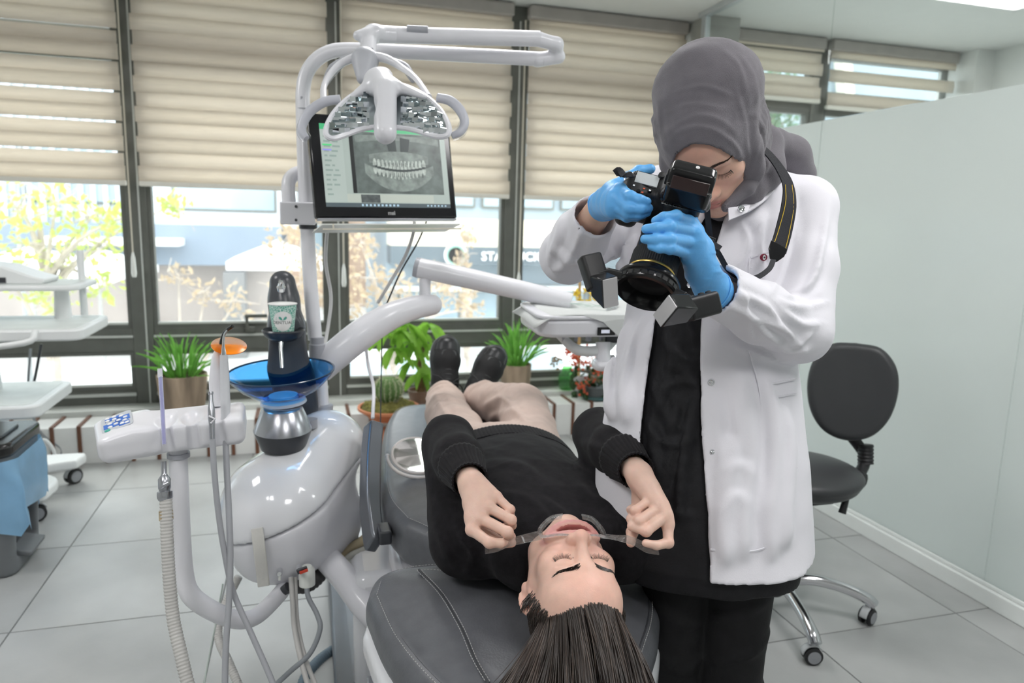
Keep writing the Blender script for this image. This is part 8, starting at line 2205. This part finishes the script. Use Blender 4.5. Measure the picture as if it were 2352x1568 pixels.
# ribbed focus ring
n = 120; G = []
for z, r0_ in ((0.104, 0.0375), (0.106, 0.039), (0.138, 0.0395), (0.140, 0.038)):
    G.append([((r0_ + (0.0005 if j % 2 else -0.0003)) * math.cos(2 * math.pi * j / n), -0.034 + (r0_ + (0.0005 if j % 2 else -0.0003)) * math.sin(2 * math.pi * j / n), -z) for j in range(n + 1)])
cam_mb().grid(np.array(G)[:, ::-1]).build('focus_ring', CRB, dslr, smooth=20)
Lz([(0.0396, 0.1405), (0.0402, 0.1415), (0.0402, 0.1430), (0.0396, 0.144)]).build('gold_band', GOLD, dslr)
Lz([(0.039, 0.144), (0.040, 0.148), (0.040, 0.153)]).build('lens_front', CGL, dslr)
zA = 0.154
Lz([(0.041, zA), (0.050, zA + 0.001), (0.052, zA + 0.004), (0.052, zA + 0.010), (0.050, zA + 0.012), (0.050, zA + 0.014), (0.0515, zA + 0.015), (0.0515, zA + 0.024), (0.049, zA + 0.027), (0.044, zA + 0.0275), (0.042, zA + 0.022), (0.037, zA + 0.016), (0.035, zA + 0.004), (0.0, zA + 0.003)], 56).build('flash_ring', CGL, dslr)
for k in range(28):
    a = 2 * math.pi * k / 28
    cam_mb().box((0.0518 * math.cos(a), -0.034 + 0.0518 * math.sin(a), -(zA + 0.0195)), (0.0016, 0.0085, 0.007), rotm((0, 0, 1), a)).build('ring_rib', CBK, dslr)
Lz([(0, zA - 0.006), (0.020, zA - 0.004), (0.034, zA + 0.003)]).build('front_element', mat('lens_glass', (0.01, 0.01, 0.015), 0.02, spec=0.9), dslr)
# commander flash on the hot shoe
Rf = CR @ rotm((1, 0, 0), 0.18)
fb = at(1584, 426, 1.130)
s = SDF((-0.05, -0.05, -0.04), (0.05, 0.05, 0.04), 0.0024)
s.box((0, 0, 0), (0.036, 0.029, 0.024), None, 0.009); s.rc((-0.03, -0.032, 0), (0.03, -0.032, 0), 0.012, 0.012, 0.008)
s.box((0, 0.032, -0.020), (0.034, 0.02, 0.016), rotm((1, 0, 0), 0.5), 0.0, 0.004, 's')
V, Q = s.mesh(); fl = meshobj('commander_flash', V @ Rf.T + fb, Q, CGL, dslr)
def sub(o, par): o.parent = par; return o
sub(MB(Rf, fb).box((0, 0.018, -0.0235), (0.058, 0.020, 0.003), rotm((1, 0, 0), 0.5)).build('sensor_window', mat('dark_red_window', (0.02, 0.006, 0.006), 0.06, spec=0.9), None, bevel=0.001), fl)
for k in range(4): sub(MB(Rf, fb).box((0, 0.010 + 0.005 * k, -0.0262 + 0.0028 * k), (0.050, 0.001, 0.001)).build('window_rib', CBK, None), fl)
sub(MB(Rf, fb).rbox((-0.037, 0.0, 0.008), (0.006, 0.020, 0.016), 0.002).build('lock_switch', CRB, None, bevel=0.001), fl)
sub(MB(Rf, fb).lathe([(0.0016, 0), (0.0028, 0.0008), (0.0034, 0)], 10, (0.004, 0.0294, 0.010), rotm((1, 0, 0), -math.pi / 2)).build('small_mark', LET, None), fl)
cam_mb().box((0.010, 0.036, 0.006), (0.026, 0.026, 0.026)).build('shoe_foot', CBK, dslr, bevel=0.002)
# twin macro flashes on the ring
def macro_flash(body, head, tipd, hinge, label_rot):
    b0, b1 = body
    ax = _n(b1 - b0); R = frame(ax, np.cross(ax, (0, -1, 0.2)))
    L_ = np.linalg.norm(b1 - b0)
    o = MB(R, (b0 + b1) / 2).rbox((0, 0, 0), (0.036, 0.028, L_), 0.007).build('macro_flash', CBK, dslr, bevel=0.003)
    for k in (-0.25, 0.1, 0.35):
        sub(MB(R, (b0 + b1) / 2).lathe([(0, 0.003), (0.0045, 0.002), (0.005, 0)], 12, (-0.018, 0.002, L_ * k), rotm((0, 1, 0), -math.pi / 2)).build('dial', CRB, None), o)
    h0, h1 = head; hx = _n(h1 - h0); Rh = frame(hx, ax)
    LL = np.linalg.norm(h1 - h0)
    w0, w1 = 0.017, 0.024
    P0 = [(-w0, -0.015), (w0, -0.015), (w0, 0.015), (-w0, 0.015)]; P1 = [(-w1, -0.013), (w1, -0.013), (w1, 0.013), (-w1, 0.013)]
    sub(MB(Rh, h0).prism(P0, 0, LL, top=P1).build('flash_head', CGL, None, bevel=0.002), o)
    sub(MB(Rh, h1).box((0, 0, 0.0008), (w1 * 1.9, 0.023, 0.0016)).build('flash_panel', mat('flash_diffuser', (0.50, 0.49, 0.50), 0.3, var=0.03), None), o)
    for a, b in zip(hinge[:-1], hinge[1:]):
        d = _n(b - a); Rj = frame(d, (0, -1, 0)); sub(MB(Rj, (a + b) / 2).rbox((0, 0, 0), (0.017, 0.014, np.linalg.norm(b - a) + 0.004), 0.003).build('hinge_block', CBK, None, bevel=0.0015), o)
    sub(MB().sphere(hinge[1], 0.0075, 12, 8).build('hinge_pin', CRB, None), o)
macro_flash((at(1352, 588, 1.125), at(1376, 662, 1.115)), (at(1376, 652, 1.11), at(1402, 672, 1.075)), None, [at(1425, 632, 1.12), at(1396, 625, 1.12), at(1374, 632, 1.115)], 0)
macro_flash((at(1578, 712, 1.10), at(1644, 694, 1.12)), (at(1580, 708, 1.09), at(1528, 714, 1.065)), None, [at(1556, 676, 1.115), at(1574, 684, 1.10), at(1588, 700, 1.10)], 0)
# strap: padded band over the shoulder, webbing back to the camera
STR = mat('black_strap', (0.014, 0.015, 0.020), 0.7, bump=0.15, bscale=400)
YEL_ = mat('yellow_stitch', (0.75, 0.50, 0.05), 0.6)
sp_ = [at(1736, 330, 1.375), at(1762, 350, 1.37), at(1790, 385, 1.37), at(1810, 425, 1.365), at(1812, 470, 1.355), at(1800, 530, 1.345), at(1787, 575, 1.335)]
sn = np.array([(0.1, -0.9, 0.4), (0.15, -0.9, 0.3), (0.1, -1, 0.2), (-0.1, -1, 0.1), (-0.2, -1, 0.0)])
strap = thing('camera_strap', 'black camera strap with two yellow lines over her shoulder', 'strap', sp_[-1])
MB().ribbon(sp_, [0.012, 0.016, 0.020, 0.026, 0.032, 0.034, 0.034], sn, 0.0025, sm=6).build('padded_band', STR, strap)
T_ = np.gradient(np.array(sp_), axis=0)
for q in (-1, 1):
    off = []
    for i, p in enumerate(sp_[3:]):
        t = _n(T_[i + 3]); n_ = _n(sn[min(4, i + 1)]); sd_ = _n(np.cross(t, n_)); off.append(p + sd_ * q * (0.0085 + 0.0014 * i) + n_ * 0.0018)
    MB().tube(off, 0.0007, 5, sm=6).build('yellow_line', YEL_, strap)
MB().ribbon([at(1790, 562, 1.336), at(1783, 580, 1.332), at(1776, 598, 1.328)], [0.036, 0.034, 0.014], (-0.2, -1, 0), 0.004, sm=4).build('leather_end', CGL, strap, bevel=0.001)
MB().ribbon([at(1777, 595, 1.328), at(1766, 618, 1.31), at(1735, 638, 1.285), at(1700, 636, 1.265), at(1672, 618, 1.25), at(1652, 585, 1.235), at(1634, 555, 1.225), at(1628, 520, 1.215), at(1624, 478, 1.205), at(1624, 466, 1.20)], 0.0095, (-0.35, -0.9, 0.25), 0.0018, sm=6).build('webbing', STR, strap)
MB().box(at(1632, 552, 1.222), (0.015, 0.006, 0.012), rotm((0, 1, 0), 0.3)).build('slider', CBK, strap, bevel=0.001)
MB().ribbon([at(1632, 552, 1.218), at(1640, 562, 1.212), at(1655, 571, 1.208)], 0.0105, (-0.2, -0.9, 0.4), 0.002).build('loose_end', STR, strap)
MB().ribbon([cp(-0.083, 0.008, 0.016), at(1455, 400, 1.165), at(1435, 402, 1.165), at(1420, 398, 1.17)], [0.009, 0.0105, 0.0105, 0.012], (0.1, -0.8, 0.6), 0.002, sm=4).build('far_webbing', STR, strap)
MB().ribbon([at(1432, 403, 1.162), at(1422, 392, 1.162), at(1412, 398, 1.165)], 0.012, (0.1, -0.9, 0.3), 0.003, sm=4).build('far_loop', STR, strap)
